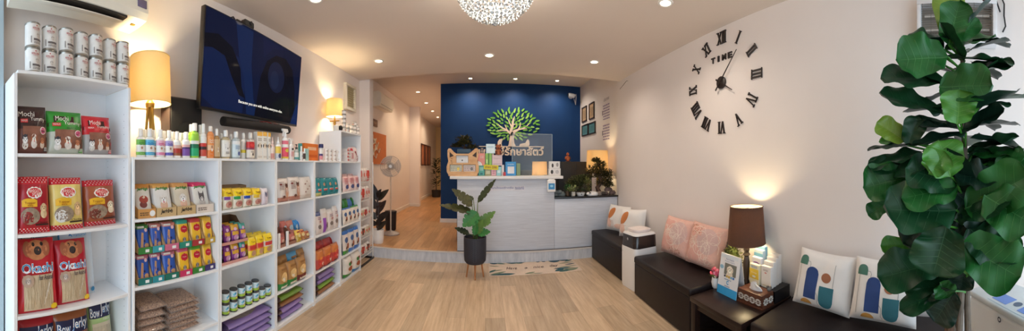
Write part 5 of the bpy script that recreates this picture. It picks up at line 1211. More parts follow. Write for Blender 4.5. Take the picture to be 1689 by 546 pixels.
# black document tray and papers
t = thing('document_tray', 'black paper tray right of the tissue box', 'tray', (2.055, 1.50, ZTb), RIGHTROT-.05)
b = MB(); b.box((0, 0, .006), (.25, .2, .012), blackm, .003); b.build('base', t)
for k in range(2):
    b = MB(); b.box((0, .0, .05+.0435*k), (.25, .2, .008), blackm, .002); b.build('shelf', t)

for q in (-1, 1): b = MB(); b.box((q*.128, 0, .049), (.006, .2, .098), blackm); b.build('side', t)
# supplement cartons standing in two columns
def suppl(px0, y, x, h, w_, c1, c2, nm, pr): return box_thing('supplement_box', nm, 'box', (w_, .035, h), mat(c1, .45, var=.02), (x, y, ZTb+.0985), (0, 0, RIGHTROT-.12), pr, 'supplement boxes behind the tissue box')
def yb(b, S): b.rect(S, .0, .28, 1, .78, mat((222, 190, 60), .45), 2); scrib(b, S, .15, .84, .85, .96, 2, mat((90, 130, 170), .5), 3); b.text(S, 'Omega', .2, .55, .8, .63, white); b.ell(S, .5, .4, .2, .05, white, 12)
def wbx(b, S): scrib(b, S, .25, .78, .75, .88, 2, mat((150, 130, 130), .5), 5); b.ell(S, .5, .7, .12, .03, mat((206, 120, 110), .5), 10); b.rect(S, .2, .1, .8, .13, mat((206, 190, 150), .5), 2)
def pbx(b, S): b.ell(S, .5, .72, .42, .12, mat((130, 90, 160), .45), 16); b.ell(S, .5, .68, .36, .1, wh2, 16); b.rect(S, .1, .2, .9, .5, mat((160, 190, 216), .5), 2)
def blb(b, S): b.rect(S, 0, .0, 1, .9, mat((120, 180, 206), .45), 2); b.rect(S, .15, .6, .85, .75, wh2, 2)
ccol = (222, 218, 214)
for k, (h, cl, pr, nm) in enumerate([(.165, (228, 222, 196), yb, 'white and yellow supplement box, in front'), (.21, (222, 222, 230), pbx, 'white supplement box with purple arc behind the yellow one'), (.262, (206, 224, 232), blb, 'pale blue supplement box, third behind the yellow one'), (.285, (150, 196, 214), blb, 'blue supplement box at the back next to the lamp post')]):
    suppl(0, 1.60+.012*k, 1.985+.045*k, h, .108, cl, None, nm, pr)
for k, (h, nm) in enumerate([(.172, 'white supplement box right of the yellow one, in front'), (.2, 'second white supplement box of the right column'), (.222, 'third white supplement box of the right column'), (.24, 'rearmost white supplement box of the right column, by the wall')]):
    suppl(0, 1.478+.004*k, 1.985+.045*k, h, .108, (230, 226, 222), None, nm, wbx)
# ================================================================ insect lamp on the right wall
t = thing('insect_killer_lamp', 'white framed electric insect killer with wire grille high on the right wall', 'insect lamp', (XR-.001, .03, 2.505), RIGHTROT)
fm = mat((226, 226, 228), .3, metal=.2); gm = mat((120, 116, 110), .35, metal=.6)
b = MB()
for (x, z, w_, h_) in ((0, .14, .56, .05), (0, -.14, .56, .05), (.265, 0, .03, .229), (-.265, 0, .03, .229)): b.box((x, -.05, z), (w_, .1, h_), fm, .004, 2)
ho = b.build('housing', t); b = MB(); b.box((0, -.012, 0), (.5, .02, .24), mat((150, 142, 132), .5, var=.1)); b.build('back_plate', t)
b = MB()
for k in range(15): b.tube([(-.245, -.1, -.112+.016*k), (.245, -.1, -.112+.016*k)], .0018, gm, 5)
for k in range(9): b.tube([(-.24+.06*k, -.098, -.12), (-.24+.06*k, -.098, .12)], .0018, gm, 5)
b.build('wire_grille', t)
for z in (-.05, .05): b = MB(); b.tube([(-.23, -.05, z), (.23, -.05, z)], .011, mat((214, 206, 196), .3), 12); b.build('tube', t)
b = MB(); b.lathe([(.014, 0), (.014, .006), (0, .006)], mat((60, 30, 26), .4), 14); b.build('button', ho, loc=(.19, -.1, .14), rot=(pi/2, 0, 0))
for x in (-.24, .24): b = MB(); b.tube([(x, -.05, .165), (x*.9, -.03, .41)], .003, fm, 5); b.build('hanging_wire', t)
b = MB(); b.tube([(XR-.01, -.33, H1), (XR-.012, -.29, 2.72), (XR-.03, -.31, 2.66), (XR-.02, -.31, 2.58), (XR-.03, -.32, 2.5), (XR-.02, -.30, 2.46)], .006, blackm, 6); b.tube([(XR-.02, -.28, 2.8), (XR-.04, -.25, 2.68), (XR-.03, -.28, 2.6)], .006, blackm, 6)
o = b.build('power_cable'); tag(o, 'black loose cable hanging right of the insect killer lamp', 'cable')
# ================================================================ white machine at the lower right
mw = mat((226, 230, 232), .3, var=.01)
A = Vector((1.613, -.037, 0)); dm = Vector((-.84, -.543, 0)); nf = Vector((-.543, .84, 0))
t = thing('control_console', 'white console cabinet with two blue display panels and round knob behind the tree', 'machine', A+dm*.37-nf*.13, (0, 0, atan2(dm.y, dm.x)))
b = MB(); b.box((0, 0, .40), (.74, .25, .8), mw, .02, 3); co = b.build('cabinet', t)
b = MB(); b.box((0, 0, .815), (.76, .26, .03), mat((206, 214, 216), .3), .012, 3); lo = b.build('top_lid', t)
b = MB(); S = lambda u, v, e: Vector((-.38+.76*u, -.13+.26*v, .83+e)); blp = mat((92, 132, 206), .25)
b.rect(S, .21, .16, .345, .46, blp, 1); b.rect(S, .445, .16, .57, .46, blp, 1); b.ell(S, .395, .34, .03, .09, mat((60, 84, 110), .3), 16)
b.rect(S, .2, .07, .9, .085, mat((170, 190, 200), .4), 1); b.build('control_panel', lo, smooth=0)
b = MB(); S2 = fl(.74, .8, -.1253); b.text(S2, 'Automatic', .47, .88, .74, .935, mat((70, 76, 90), .4)); b.ell(S2, .34, .965, .016, .016, mat((40, 50, 70), .4), 14); b.ell(S2, .34, .965, .009, .009, mw, 12); b.build('lettering', co, smooth=0)
# ================================================================ reception counter
cwood = wood((188, 192, 202), (218, 223, 233), (1.2, 7, 30), .4, name='white_laminate', contrast=.7)
t = thing('reception_counter', 'long white wood-grain reception counter with a raised ledge and lower black topped end', 'counter', (0, 0, 0))
YF = 4.68
b = MB(); b.box((.33, YF+.3, (ZB+1.285)/2+.002), (1.52, .6, 1.285-ZB-.004), cwood, .003); b.build('front_panel', t)
b = MB(); b.box((1.637, YF+.3, (ZB+.965)/2+.002), (1.09, .6, .965-ZB-.004), cwood, .003); b.build('front_panel', t)
b = MB(); b.box((.34, YF+.16, 1.308), (1.76, .44, .045), mat((232, 230, 228), .3, var=.01), .004); b.build('ledge', t)
blk = mat((22, 22, 26), .25)
b = MB(); b.box((1.64, YF+.29, .98), (1.1, .63, .028), blk, .004); b.build('black_worktop', t)
b = MB(); b.box((.88, YF-.006, ZB+.006), (2.61, .008, .012), mat((90, 84, 84), .5)); b.build('base_line', t)
b = MB(); S = fl(.60, .075, YF-.0005, .02, 1.105)
b.rect(S, 0, 0, 1, 1, mat((214, 214, 222), .5), 1); b.text(S, 'กรุณานั่งรอเรียกชื่อ', .03, .25, .70, .85, mat((76, 84, 150), .5), bold=.01); b.text(S, 'ติดต่อที่นี่', .74, .25, .97, .85, mat((60, 66, 140), .5), bold=.02)
o = b.build('notice_strip', loc=(0, -.0006, 0), smooth=0); tag(o, 'white strip with blue Thai writing stuck on the counter front', 'notice')
# ---------------------------------------------------------------- blue wall sign
YB = 7.049
sg = thing('wall_sign', 'raised tree emblem with cream trunk, green leaves and cream Thai lettering on the blue wall', 'sign', (0, 0, 0))
def W(px, py): p = onY(px, py, YB); return (p.x, p.z)
crm = mat((244, 220, 200), .5); cmm = mat((252, 230, 206), .45)
def wpoly(b, pts, m, th_=.02): b.prism([W(x, y) for x, y in pts], YB-th_, YB, m)
def stroke(b, pts, ws, m, th_=.018):
    L = []; Rr = []
    for i, (x, y) in enumerate(pts):
        a = pts[max(i-1, 0)]; c = pts[min(i+1, len(pts)-1)]; dx, dy = c[0]-a[0], c[1]-a[1]; l = sqrt(dx*dx+dy*dy); nx, ny = -dy/l*ws[i]/2, dx/l*ws[i]/2
        L.append((x+nx, y+ny)); Rr.append((x-nx, y-ny))
    wpoly(b, L+Rr[::-1], m, th_)
q = lambda x, y: (790+x/4.2, 170+y/4.2)      # from the enlarged detail to photo coordinates
b = MB()
stroke(b, [q(*p) for p in [(226, 300), (226, 250), (232, 215), (245, 196), (280, 182), (330, 176)]], [10.5, 7.2, 6.4, 5., 2.6, .8], crm)
stroke(b, [q(*p) for p in [(230, 226), (222, 190), (232, 160), (236, 120), (246, 92)]], [5., 4.6, 3.8, 2.6, .8], crm)
stroke(b, [q(*p) for p in [(222, 215), (195, 190), (160, 172), (132, 148)]], [3.8, 2.8, 2., .7], crm, .017)
stroke(b, [q(*p) for p in [(200, 192), (170, 190), (128, 194)]], [2.2, 1.7, .7], crm, .016); stroke(b, [q(*p) for p in [(196, 194), (186, 165), (178, 150)]], [2., 1.4, .6], crm, .015)
stroke(b, [q(*p) for p in [(272, 184), (284, 160), (290, 136)]], [2.4, 1.6, .6], crm, .016); stroke(b, [q(*p) for p in [(290, 182), (326, 164), (350, 140)]], [2., 1.6, .6], crm, .015)
stroke(b, [q(*p) for p in [(228, 168), (212, 140), (200, 112)]], [2.4, 1.6, .6], crm, .015); stroke(b, [q(*p) for p in [(236, 150), (256, 146), (268, 120)]], [1.8, 1.3, .5], crm, .014)
wpoly(b, [q(*p) for p in [(200, 300), (212, 270), (240, 270), (256, 300)]], crm, .019); b.build('tree_trunk', sg, smooth=0, loc=(0, -.008, 0))
b = MB(); lg = [mat((128, 190, 70), .45), mat((104, 172, 58), .45), mat((156, 206, 92), .45)]; rr = random.Random(11); placed = []
k = 0
while len(placed) < 110 and k < 20000:
    k += 1; x = rr.uniform(62, 412); y = rr.uniform(40, 250); u = (x-236)/176; v = (y-150)/112
    if u*u+v*v*(1 if v < 0 else 1.1) > 1 or (abs(x-228) < 24 and y > 190): continue
    if any((x-a)**2+((y-c)*1.3)**2 < 25**2 for a, c in placed): continue
    placed.append((x, y))
for i, (x, y) in enumerate(placed):
    a = atan2(-(y-190), x-232)+rr.uniform(-.5, .5); L, w_ = 3.9*rr.uniform(.85, 1.15), 1.45; cx_, cy_ = q(x, y); pts = []
    for s_ in range(10):
        t_ = s_/10*2*pi; ex = L*cos(t_)*.95; ey = w_*sin(t_)*(1-.3*cos(t_)); pts.append((cx_+ex*cos(a)-ey*sin(a), cy_-(ex*sin(a)+ey*cos(a))))
    wpoly(b, pts, lg[i % 3], .022+.0004*(i % 7))
b.build('leaves', sg, smooth=0)
b = MB(); b.box((W(844, 242.3)[0], YB-.008, W(844, 241.7)[1]), (W(897, 242)[0]-W(790, 242)[0], .016, .018), cmm); b.build('base_line', sg, smooth=0)
b = MB(); x0, z0 = W(789, 258.2); x1, z1 = W(896.5, 244.2); b.solidtext('พฤกษ์รักษาสัตว์', x0, z0-.02, x1-x0, z1-z0+.04, YB-.025, YB, cmm, .03); b.build('lettering', sg, smooth=0)
b = MB(); wpoly(b, [q(*p) for p in [(128, 298), (130, 268), (140, 252), (158, 246), (168, 252), (160, 262), (156, 280), (160, 298)]], cmm, .018); b.build('pet_silhouette', sg, smooth=0); b = MB(); wpoly(b, [q(*p) for p in [(278, 298), (284, 284), (300, 280), (322, 276), (330, 260), (338, 250), (348, 262), (350, 284), (346, 298)]], cmm, .018); b.build('pet_silhouette', sg, smooth=0)
# ---------------------------------------------------------------- things on the ledge
ZL = 1.3312; YL = 4.86
def LX(px, Y): return Y*tan(th(px))
def onl(name, px0, px1, y0, y1, Y, d, colr, nm, cat='box', pr=None, grp='goods on the counter ledge', z=None):
    w_ = (px1-px0)/F*Y/cos(th((px0+px1)/2)); h = (y1-y0)/F*Y/cos(th((px0+px1)/2))
    return box_thing(name, nm, cat, (w_-.004, d, h-.001), mat(colr, .5, var=.05, nscale=25), (LX((px0+px1)/2, Y), Y+d/2, ZL if z is None else z), 0, pr, grp)
# cat shaped organiser
org = wood((196, 146, 96), (222, 178, 128), (2, 10, 6), .5, name='birch_plywood')
Yc = 4.70; t = thing('desk_organizer', 'cat head shaped plywood organizer with ears and paper filled slots on the ledge', 'organizer', (LX(763.5, Yc), Yc, ZL))
sc_ = .0094
def cp_(x, y): return ((x-763.5)*sc_, (294.5-y)*sc_)
out = [(741, 294.5), (737, 288), (736.5, 279), (739.5, 270), (738, 262), (737.8, 252), (740, 248.6), (743.5, 249), (749, 255), (753, 257.6), (773, 257.6), (777, 255), (784, 249), (787.5, 248.6), (789.5, 252), (789, 262), (787, 270), (790, 279), (789.5, 288), (786, 294.5)]
b = MB()
# front board built from strips around the three openings
holes = [[(752.2, 260.5), (772.6, 260.5), (772.6, 272.6), (752.2, 272.6)], [(741.8, 275.6), (762, 275.6), (762, 287), (741.8, 287)], [(764, 275.6), (784.5, 275.6), (784.5, 287), (764, 287)]]
def strip(pts): b.prism([cp_(*p) for p in pts], -.012, 0, org)
strip([(741, 294.5), (737, 288), (736.6, 287), (790, 287), (789.5, 288), (786, 294.5)][::1]); strip([(736.6, 287), (736.5, 279), (737.6, 275.6), (741.8, 275.6), (741.8, 287)]); strip([(762, 275.6), (764, 275.6), (764, 287), (762, 287)]); strip([(784.5, 287), (784.5, 275.6), (788.9, 275.6), (790, 279), (790, 287)])
strip([(737.6, 275.6), (738.6, 272.6), (787.9, 272.6), (788.9, 275.6)]); strip([(738.6, 272.6), (739.5, 270), (738, 262), (737.9, 260.5), (752.2, 260.5), (752.2, 272.6)]); strip([(772.6, 260.5), (789.1, 260.5), (789, 262), (787, 270), (787.9, 272.6), (772.6, 272.6)])
strip([(737.9, 260.5), (737.8, 252), (740, 248.6), (743.5, 249), (749, 255), (753, 257.6), (773, 257.6), (777, 255), (784, 249), (787.5, 248.6), (789.5, 252), (789.1, 260.5)])
fo = b.build('front_board', t, smooth=0)
dk2 = mat((60, 40, 30), .6)
for pts in ([(741.5, 254.5), (741.5, 264), (748.5, 261)], [(786, 254.5), (786, 264), (779, 261)]): b = MB(); b.prism([cp_(*p) for p in pts], -.0135, -.0115, dk2); b.build('ear_cutout', fo, smooth=0)
for p in ((743.5, 265.5), (743, 269), (744, 272.5)): b = MB(); b.prism([cp_(p[0]+dx, p[1]+dy) for dx, dy in ((0, 0), (3, .3), (3, 1), (0, .8))], -.0135, -.0115, dk2); b.build('whisker_slot', fo, smooth=0)
b = MB(); b.box((0, .11, .006), (.44, .2, .012), org); b.box((0, .11, .064), (.43, .19, .01), org); b.box((0, .205, .14), (.44, .01, .28), org)
for x in (-.22, .22): b.box((x, .105, .14), (.012, .2, .28), org)
b.box((0, .105, .2), (.43, .19, .01), org); b.box((0, .105, .13), (.01, .18, .12), org); b.build('shelf_box', t, smooth=0)
for i, (hx, nm, c_) in enumerate([(holes[0], 'white folded cloth filling the upper slot of the cat organizer', (214, 218, 222)), (holes[1], 'printed leaflets in the lower left slot of the cat organizer', (206, 206, 190)), (holes[2], 'printed leaflets in the lower right slot of the cat organizer', (214, 206, 200))]):
    (a, y0), (c, _), (_, y1), _ = hx; w_ = (c-a)*sc_-.008; h = (y1-y0)*sc_*.96
    def pr(b, S, i=i):
        if i == 0: b.ell(S, .5, .35, .06, .12, catm, 8); b.rect(S, .05, .75, .95, .8, mat((180, 186, 196), .5), 1)
        else: scrib(b, S, .06, .15, .94, .85, 3, mat((150, 150, 130) if i == 1 else (170, 140, 140), .5), i); b.ell(S, .7, .4, .12, .25, mat((226, 200, 90) if i == 1 else (110, 110, 110), .5), 10)
    box_thing('leaflet_stack', nm, 'paper', (w_, .12, h), mat(c_, .6), (LX(763.5, Yc)+((a+c)/2-763.5)*sc_, Yc+.062, ZL+(.2055 if i == 0 else .0695)), 0, pr, 'papers in the cat organizer')
# cartons and cards
onl('medicine_box', 789, 799.3, 274.5, 291, YL, .06, (90, 176, 166), 'teal carton, lower row beside the cat organizer', pr=lambda b, S: (b.rect(S, .2, .5, .8, .85, mat((150, 206, 196), .5), 1), b.rect(S, .3, .1, .7, .3, mat((46, 120, 130), .5), 1)))
onl('medicine_box', 799.6, 810, 277.5, 291, YL, .06, (170, 170, 130), 'olive grey carton in the lower row of ledge goods', pr=lambda b, S: b.rect(S, .2, .2, .8, .6, mat((200, 200, 170), .5), 1))
onl('medicine_box', 810.3, 818.5, 274, 291, YL, .06, (226, 180, 190), 'pale pink carton in the lower row of ledge goods', pr=lambda b, S: scrib(b, S, .2, .2, .8, .8, 3, mat((190, 120, 140), .5), 3))
onl('medicine_box', 818.8, 827, 276, 291, YL, .06, (150, 206, 214), 'pale aqua carton in the lower row of ledge goods', pr=lambda b, S: b.rect(S, .2, .3, .8, .6, mat((214, 236, 236), .5), 1))
onl('medicine_box', 827.2, 831.8, 273, 291, YL, .06, (226, 222, 220), 'narrow white carton ending the lower row of ledge goods')
onl('medicine_box', 830, 834.5, 285, 291.2, YL-.06, .04, (196, 60, 66), 'small red carton in front of the narrow white one')
z2 = ZL+16.7/F*YL
onl('medicine_box', 788, 800.2, 253.5, 274, YL, .06, (226, 150, 140), 'salmon pink carton with white corner, upper row', pr=lambda b, S: (b.ell(S, 0, 0, .6, .36, white, 14, 0, pi/2), scrib(b, S, .3, .6, .8, .85, 2, mat((240, 214, 206), .5), 3)), z=z2)
onl('medicine_box', 800.5, 811.2, 253.5, 274, YL, .06, (140, 190, 96), 'green striped carton, upper row', pr=lambda b, S: (b.rect(S, .45, 0, .6, 1, mat((60, 110, 56), .5), 1), b.rect(S, .1, .2, .35, .5, mat((190, 220, 150), .5), 1)), z=z2)
onl('medicine_box', 811.5, 828.5, 255, 272.5, YL, .06, (222, 200, 204), 'pinkish white carton, upper row', pr=lambda b, S: (b.text(S, 'Simparica', .15, .6, .85, .76, mat((170, 140, 150), .5)), b.rect(S, .1, .1, .9, .2, mat((196, 170, 180), .5), 1)), z=z2)
b = MB(); S0 = fl(.235, .075, -.0015); b.box((0, 0, .0375), (.235, .002, .075), mat((214, 200, 40), .5)); b.text(S0, 'ราคา 590', .1, .25, .9, .75, mat((150, 90, 30), .5), bold=.03)
o = b.build('price_tag', loc=(LX(809.7, YL-.02), YL-.012, ZL+.098), rot=(-.1, .06, 0)); tag(o, 'yellow tag with handwriting stuck across the stacked cartons', 'price tag')
onl('card_stand', 801.5, 817, 237.5, 253.4, YL, .02, (190, 224, 236), 'bright white card standing on top of the stacked cartons', 'card', lambda b, S: (b.rect(S, .05, .05, .95, .95, mat((222, 240, 246), .4), 1), scrib(b, S, .15, .6, .85, .8, 2, mat((130, 180, 200), .5), 3)), z=z2+20/F*YL)
z3 = z2+20.2/F*YL
def critter(name, nm, px, z, s, c1, c2, Y=YL+.03):
    b = MB(); m1 = mat(c1, .7, var=.15, nscale=40); m2 = mat(c2, .7)
    b.lathe([(0, 0), (.04*s, .004*s), (.046*s, .04*s), (.03*s, .075*s), (.0, .09*s)], m1, 14); b.lathe([(0, 0), (.03*s, .012*s), (.034*s, .034*s), (.02*s, .058*s), (0, .064*s)], m1, 14, c=(0, -.008*s, .075*s))
    for q_ in (-1, 1): b.lathe([(0, 0), (.014*s, .006*s), (.01*s, .024*s), (0, .03*s)], m2, 8, c=(q_*.024*s, -.008*s, .118*s)); b.lathe([(0, 0), (.014*s, .004*s), (.012*s, .05*s), (0, .055*s)], m2, 8, c=(q_*.026*s, -.034*s, 0))
    b.lathe([(0, 0), (.012*s, .003*s), (.01*s, .014*s), (0, .018*s)], m2, 8, c=(0, -.042*s, .09*s))
    o = b.build(name, loc=(LX(px, Y), Y, z)); return tag(o, nm, 'figurine')
critter('dog_figurine', 'small grey toy dog lying on the salmon carton', 795, z3, .62, (170, 156, 146), (110, 96, 90)); critter('dog_figurine', 'russet brown toy animal beside the bright white card', 822, z2+17.6/F*YL, 1.2, (170, 96, 60), (110, 56, 40))
onl('card_stand', 833.5, 851.5, 267.8, 291, YL-.04, .015, (60, 146, 206), 'blue stand-up card with a pale square panel on the ledge', 'card', lambda b, S: (b.rect(S, .2, .16, .82, .66, mat((226, 224, 226), .5), 1), b.text(S, 'PromptPay', .2, .76, .8, .86, white)))
onl('leaflet_box', 851.8, 858.5, 270.5, 291, YL-.02, .03, (130, 150, 110), 'narrow greenish carton right of the blue card')
onl('medicine_box', 905.2, 925.2, 279.8, 291.5, YL, .08, (226, 222, 220), 'white carton with grey print at the right end of the ledge, lower of two', pr=lambda b, S: (b.ell(S, .25, .5, .12, .3, catm, 10), b.ell(S, .7, .5, .16, .3, mat((190, 186, 186), .5), 10)))
onl('medicine_box', 905.8, 924, 268.2, 279.8, YL, .08, (226, 224, 222), 'white carton with grey print at the right end of the ledge, upper of two', pr=lambda b, S: (b.ell(S, .3, .4, .1, .3, catm, 10), b.ell(S, .75, .5, .12, .3, mat((150, 146, 146), .5), 10)), z=ZL+11.9/F*YL*1.02)
# clear acrylic screen
t = thing('acrylic_screen', 'clear acrylic hygiene screen standing on the ledge in front of the sign', 'screen', (LX(878, 4.98), 4.98, ZL))
w_ = LX(911, 4.98)-LX(845, 4.98); b = MB(); b.box((0, 0, .345), (w_, .005, .69-.001), thin((206, 220, 224), .10, .05)); b.build('panel', t, smooth=0)
b = MB(); ed = thin((220, 232, 236), .55)
for x in (-w_/2, w_/2): b.box((x, 0, .345), (.005, .0055, .69), ed)
b.box((0, 0, .6895), (w_, .0055, .005), ed); b.build('edge', t, smooth=0)
for x in (-w_*.35, w_*.35): b = MB(); b.box((x, 0, .004), (.06, .05, .008), ed); b.build('foot', t, smooth=0)
# dark chair back, lamp, things behind the counter
t = thing('office_chair', 'black office chair whose rounded back shows above the ledge', 'chair', (LX(871, 6.1), 6.1, ZB), pi)
b = MB(); b.box((0, 0, .47), (.48, .48, .09), blackm, .03, 3); b.build('seat', t); b = MB(); b.box((0, .22, .88), (.36, .07, .72), blackm, .032, 3); b.build('backrest', t)
b = MB(); b.lathe([(.03, .06), (.03, .44)], blackm, 12); 
for k in range(5): b.tube([(0, 0, .1), (.28*cos(k*1.257), .28*sin(k*1.257), .06)], .018, blackm, 6)
b.build('swivel_base', t)
for k in range(5): b = MB(); b.lathe([(0, 0), (.022, .006), (.026, .026), (.022, .048), (0, .05)], blackm, 10, c=(.28*cos(k*1.257), .28*sin(k*1.257), 0)); b.build('caster', t)
t = thing('reception_desk', 'white desk top behind the raised ledge of the counter', 'desk', (.5, 5.46, ZB)); b = MB(); b.box((0, 0, .72), (1.3, .3, .04), mat((206, 196, 186), .5), .003); b.build('desk_top', t)
for x in (-.62, .62): b = MB(); b.box((x, 0, .35), (.04, .28, .7), mat((206, 196, 186), .5)); b.build('side_panel', t)
ZD = ZB+.7405
lamp_y = 5.46
t = thing('table_lamp', 'lit desk lamp with cream rectangular shade behind the ledge', 'lamp', (LX(890, lamp_y), lamp_y, ZD))
b = MB(); b.lathe([(.07, 0), (.07, .015), (.02, .03), (.016, .35), (.01, .42)], gold, 18); b.build('base', t)
lamp_shade(t, .142, .132, .36, .66, shade_mat((250, 222, 170), .45)); bulb(t, .5, LAMPD)
def plantbonsai(name, nm, loc, padlist, trunkpts, leafcols, seed, potf=None, nl=80, leaf=.035):
    t = thing(name, nm, 'plant', loc); rr = random.Random(seed)
    if potf: potf(t)
    bk_ = mat((84, 60, 44), .8, var=.2, nscale=30)
    b = MB()
    for pts, rs in trunkpts: b.tube(pts, rs, bk_, 8)
    b.build('trunk', t); ms = [mat(c, .7) for c in leafcols]; b = MB()
    for (x, y, z, rx, ry, rz_) in padlist:
        for k in range(int(nl*1.25)):
            v = Vector((rr.gauss(0, 1), rr.gauss(0, 1), rr.gauss(0, 1))).normalized()*(rr.random()**.4)
            leafquad(b, Vector((x+v.x*rx*1.2, y+v.y*ry, z+v.z*rz_*1.15)), Vector((v.x+rr.uniform(-.6, .6), v.y+rr.uniform(-.6, .6), abs(v.z)*.6+rr.uniform(-.1, .7))), leaf*rr.uniform(.7, 1.3), leaf*.45, ms[rr.randrange(len(ms))])
    b.build('foliage', t, smooth=0); return t
olv = [(60, 58, 24), (86, 78, 34), (46, 50, 24), (104, 90, 44)]
# bonsai on a stand behind the cat organiser
def bluepot(t): b = MB(); b.box((0, 0, .04), (.24, .16, .08), mat((70, 104, 130), .4), .01); b.build('pot', t)
t = thing('plant_stand', 'narrow blue grey shelf behind the cat organizer carrying a bonsai', 'stand', (LX(765.5, 5.47), 5.47, ZB)); b = MB(); b.box((0, 0, .765), (.24, .24, 1.53), mat((70, 92, 116), .5), .006); b.build('cabinet', t); b = MB(); b.box((0, 0, 1.538), (.25, .26, .016), mat((80, 104, 128), .5), .003); b.build('top', t)
plantbonsai('bonsai_tree', 'flat topped dark bonsai in a blue pot behind the cat organizer', (LX(765.5, 5.47), 5.47, ZB+1.5465), [(0, 0, .25, .12, .08, .05), (-.13, 0, .13, .09, .06, .025), (.14, 0, .11, .09, .06, .03), (.04, 0, .19, .09, .07, .03), (-.04, 0, .18, .08, .07, .03)],
            [([(0, 0, .06), (.02, 0, .12), (-.01, 0, .18), (.0, 0, .26)], [.022, .018, .014, .008]), ([(.01, 0, .1), (-.08, 0, .13)], [.01, .006]), ([(.01, 0, .09), (.1, 0, .1)], [.01, .006])], olv, 3, bluepot, 170, .055)
# black cabinet, figurine, big lamp behind the low end
t = thing('black_cabinet', 'black cabinet behind the low end of the counter', 'cabinet', (LX(948, 5.6), 5.72, ZB)); b = MB(); b.box((0, 0, .72), (.66, .36, 1.37), mat((20, 19, 22), .6), .006); bo = b.build('body', t); b = MB(); b.box((.0, -.182, .72), (.004, .004, 1.33), mat((60, 58, 60), .4)); b.build('door_gap', bo)
b = MB(); b.box((0, 0, .012), (.22, .2, .024), mat((166, 76, 40), .5), .003); o = b.build('wooden_board', loc=(LX(934, 5.64), 5.66, ZB+1.3705)); tag(o, 'reddish wooden board under the small carving', 'board')
t = thing('carved_figurine', 'orange brown carved figurine on the reddish board', 'figurine', (LX(936.5, 5.64), 5.64, ZB+1.395)); m1 = mat((190, 96, 44), .4, var=.3, nscale=30); m2 = mat((84, 40, 26), .5)
b = MB(); b.lathe([(.05, 0), (.055, .01), (.04, .02), (.0, .024)], m2, 16); b.build('base', t)
b = MB(); b.lathe([(0, .02), (.03, .03), (.045, .07), (.03, .11), (.02, .12), (0, .125)], m1, 14, sy=.7); b.lathe([(0, 0), (.028, .015), (.03, .035), (.018, .06), (0, .07)], m1, 12, c=(-.005, -.01, .12)); b.lathe([(0, 0), (.02, .02), (.012, .06), (0, .08)], m2, 10, c=(.045, 0, .04)); b.lathe([(0, 0), (.016, .015), (.01, .05), (0, .07)], m1, 10, c=(-.045, -.01, .05)); b.build('body', t)
t = thing('table_lamp', 'large lit cream square shaded lamp behind the bonsai trees', 'lamp', (2.02, 5.2, .9945)); b = MB(); b.lathe([(.08, 0), (.08, .02), (.02, .04), (.018, .45)], gold, 18); b.build('base', t)
lamp_shade(t, .205, .19, .40, .775, shade_mat((250, 222, 170), .45)); bulb(t, .58, LAMPB)
# things on the black worktop
ZW = .9945
def bpot(c_, w_, h_, d_=None):
    def f(t): b = MB(); b.box((0, 0, h_/2), (w_, d_ or w_*.6, h_), mat(c_, .4), .008); b.build('pot', t)
    return f
gol = [(78, 84, 40), (100, 104, 56), (60, 66, 34), (122, 120, 70)]
plantbonsai('bonsai_tree', 'large layered bonsai on the black worktop, tallest of the small trees', (LX(985, 4.88), 4.88, ZW), [(.06, 0, .50, .09, .07, .05), (-.08, .0, .42, .12, .08, .05), (.12, 0, .39, .14, .09, .045), (.19, .02, .27, .11, .09, .05), (.0, .04, .33, .14, .1, .05), (.2, -.02, .16, .08, .07, .05), (-.02, 0, .58, .05, .04, .03), (.1, .03, .2, .1, .08, .05), (.16, 0, .34, .1, .06, .04)],
            [([(.04, 0, .03), (.0, 0, .12), (.08, .01, .2), (.04, 0, .3), (.07, 0, .42), (.0, 0, .56)], [.045, .04, .032, .026, .016, .006]), ([(.06, 0, .2), (.18, 0, .28)], [.02, .008]), ([(.05, 0, .28), (-.1, 0, .4)], [.016, .007])], olv[:3]+[(120, 96, 50)], 8, bpot((70, 62, 60), .26, .05), 190, .05)
plantbonsai('bonsai_tree', 'lower spreading bonsai left of the tallest one on the black worktop', (LX(955, 4.96), 4.96, ZW), [(-.02, 0, .26, .13, .09, .04), (-.12, 0, .19, .1, .07, .04), (.06, 0, .21, .12, .09, .05), (.1, .02, .29, .1, .08, .03), (-.04, .02, .15, .1, .06, .03)],
            [([(0, 0, .03), (.03, 0, .1), (-.02, 0, .18), (0, 0, .26)], [.03, .024, .016, .007])], gol, 9, bpot((90, 80, 70), .2, .05), 200, .046)
plantbonsai('small_shrub', 'upright yellow green plant between the two bonsai trees', (LX(970, 4.78), 4.78, ZW), [(0, 0, .1, .04, .04, .05), (.01, 0, .18, .045, .04, .06), (-.015, 0, .25, .035, .03, .05)], [([(0, 0, .03), (0, 0, .25)], [.01, .004])], [(122, 128, 60), (96, 110, 46), (140, 140, 76)], 12, bpot((96, 84, 70), .07, .05), 60, .03)
plantbonsai('potted_succulent', 'small pale green succulent in a white pot at the worktop\'s front edge', (LX(945.5, 4.76), 4.76, ZW), [(0, 0, .115, .07, .05, .04), (-.05, 0, .1, .04, .04, .03)], [([(0, 0, .05), (0, 0, .12)], [.008, .004])], [(150, 160, 96), (126, 140, 80), (170, 176, 120)], 14, lambda t: MB().lathe([(.026, 0), (.032, .006), (.036, .07), (.03, .07), (.03, .06), (0, .06)], mat((206, 200, 190), .4, var=.15), 18).build('pot', t), 60, .035)
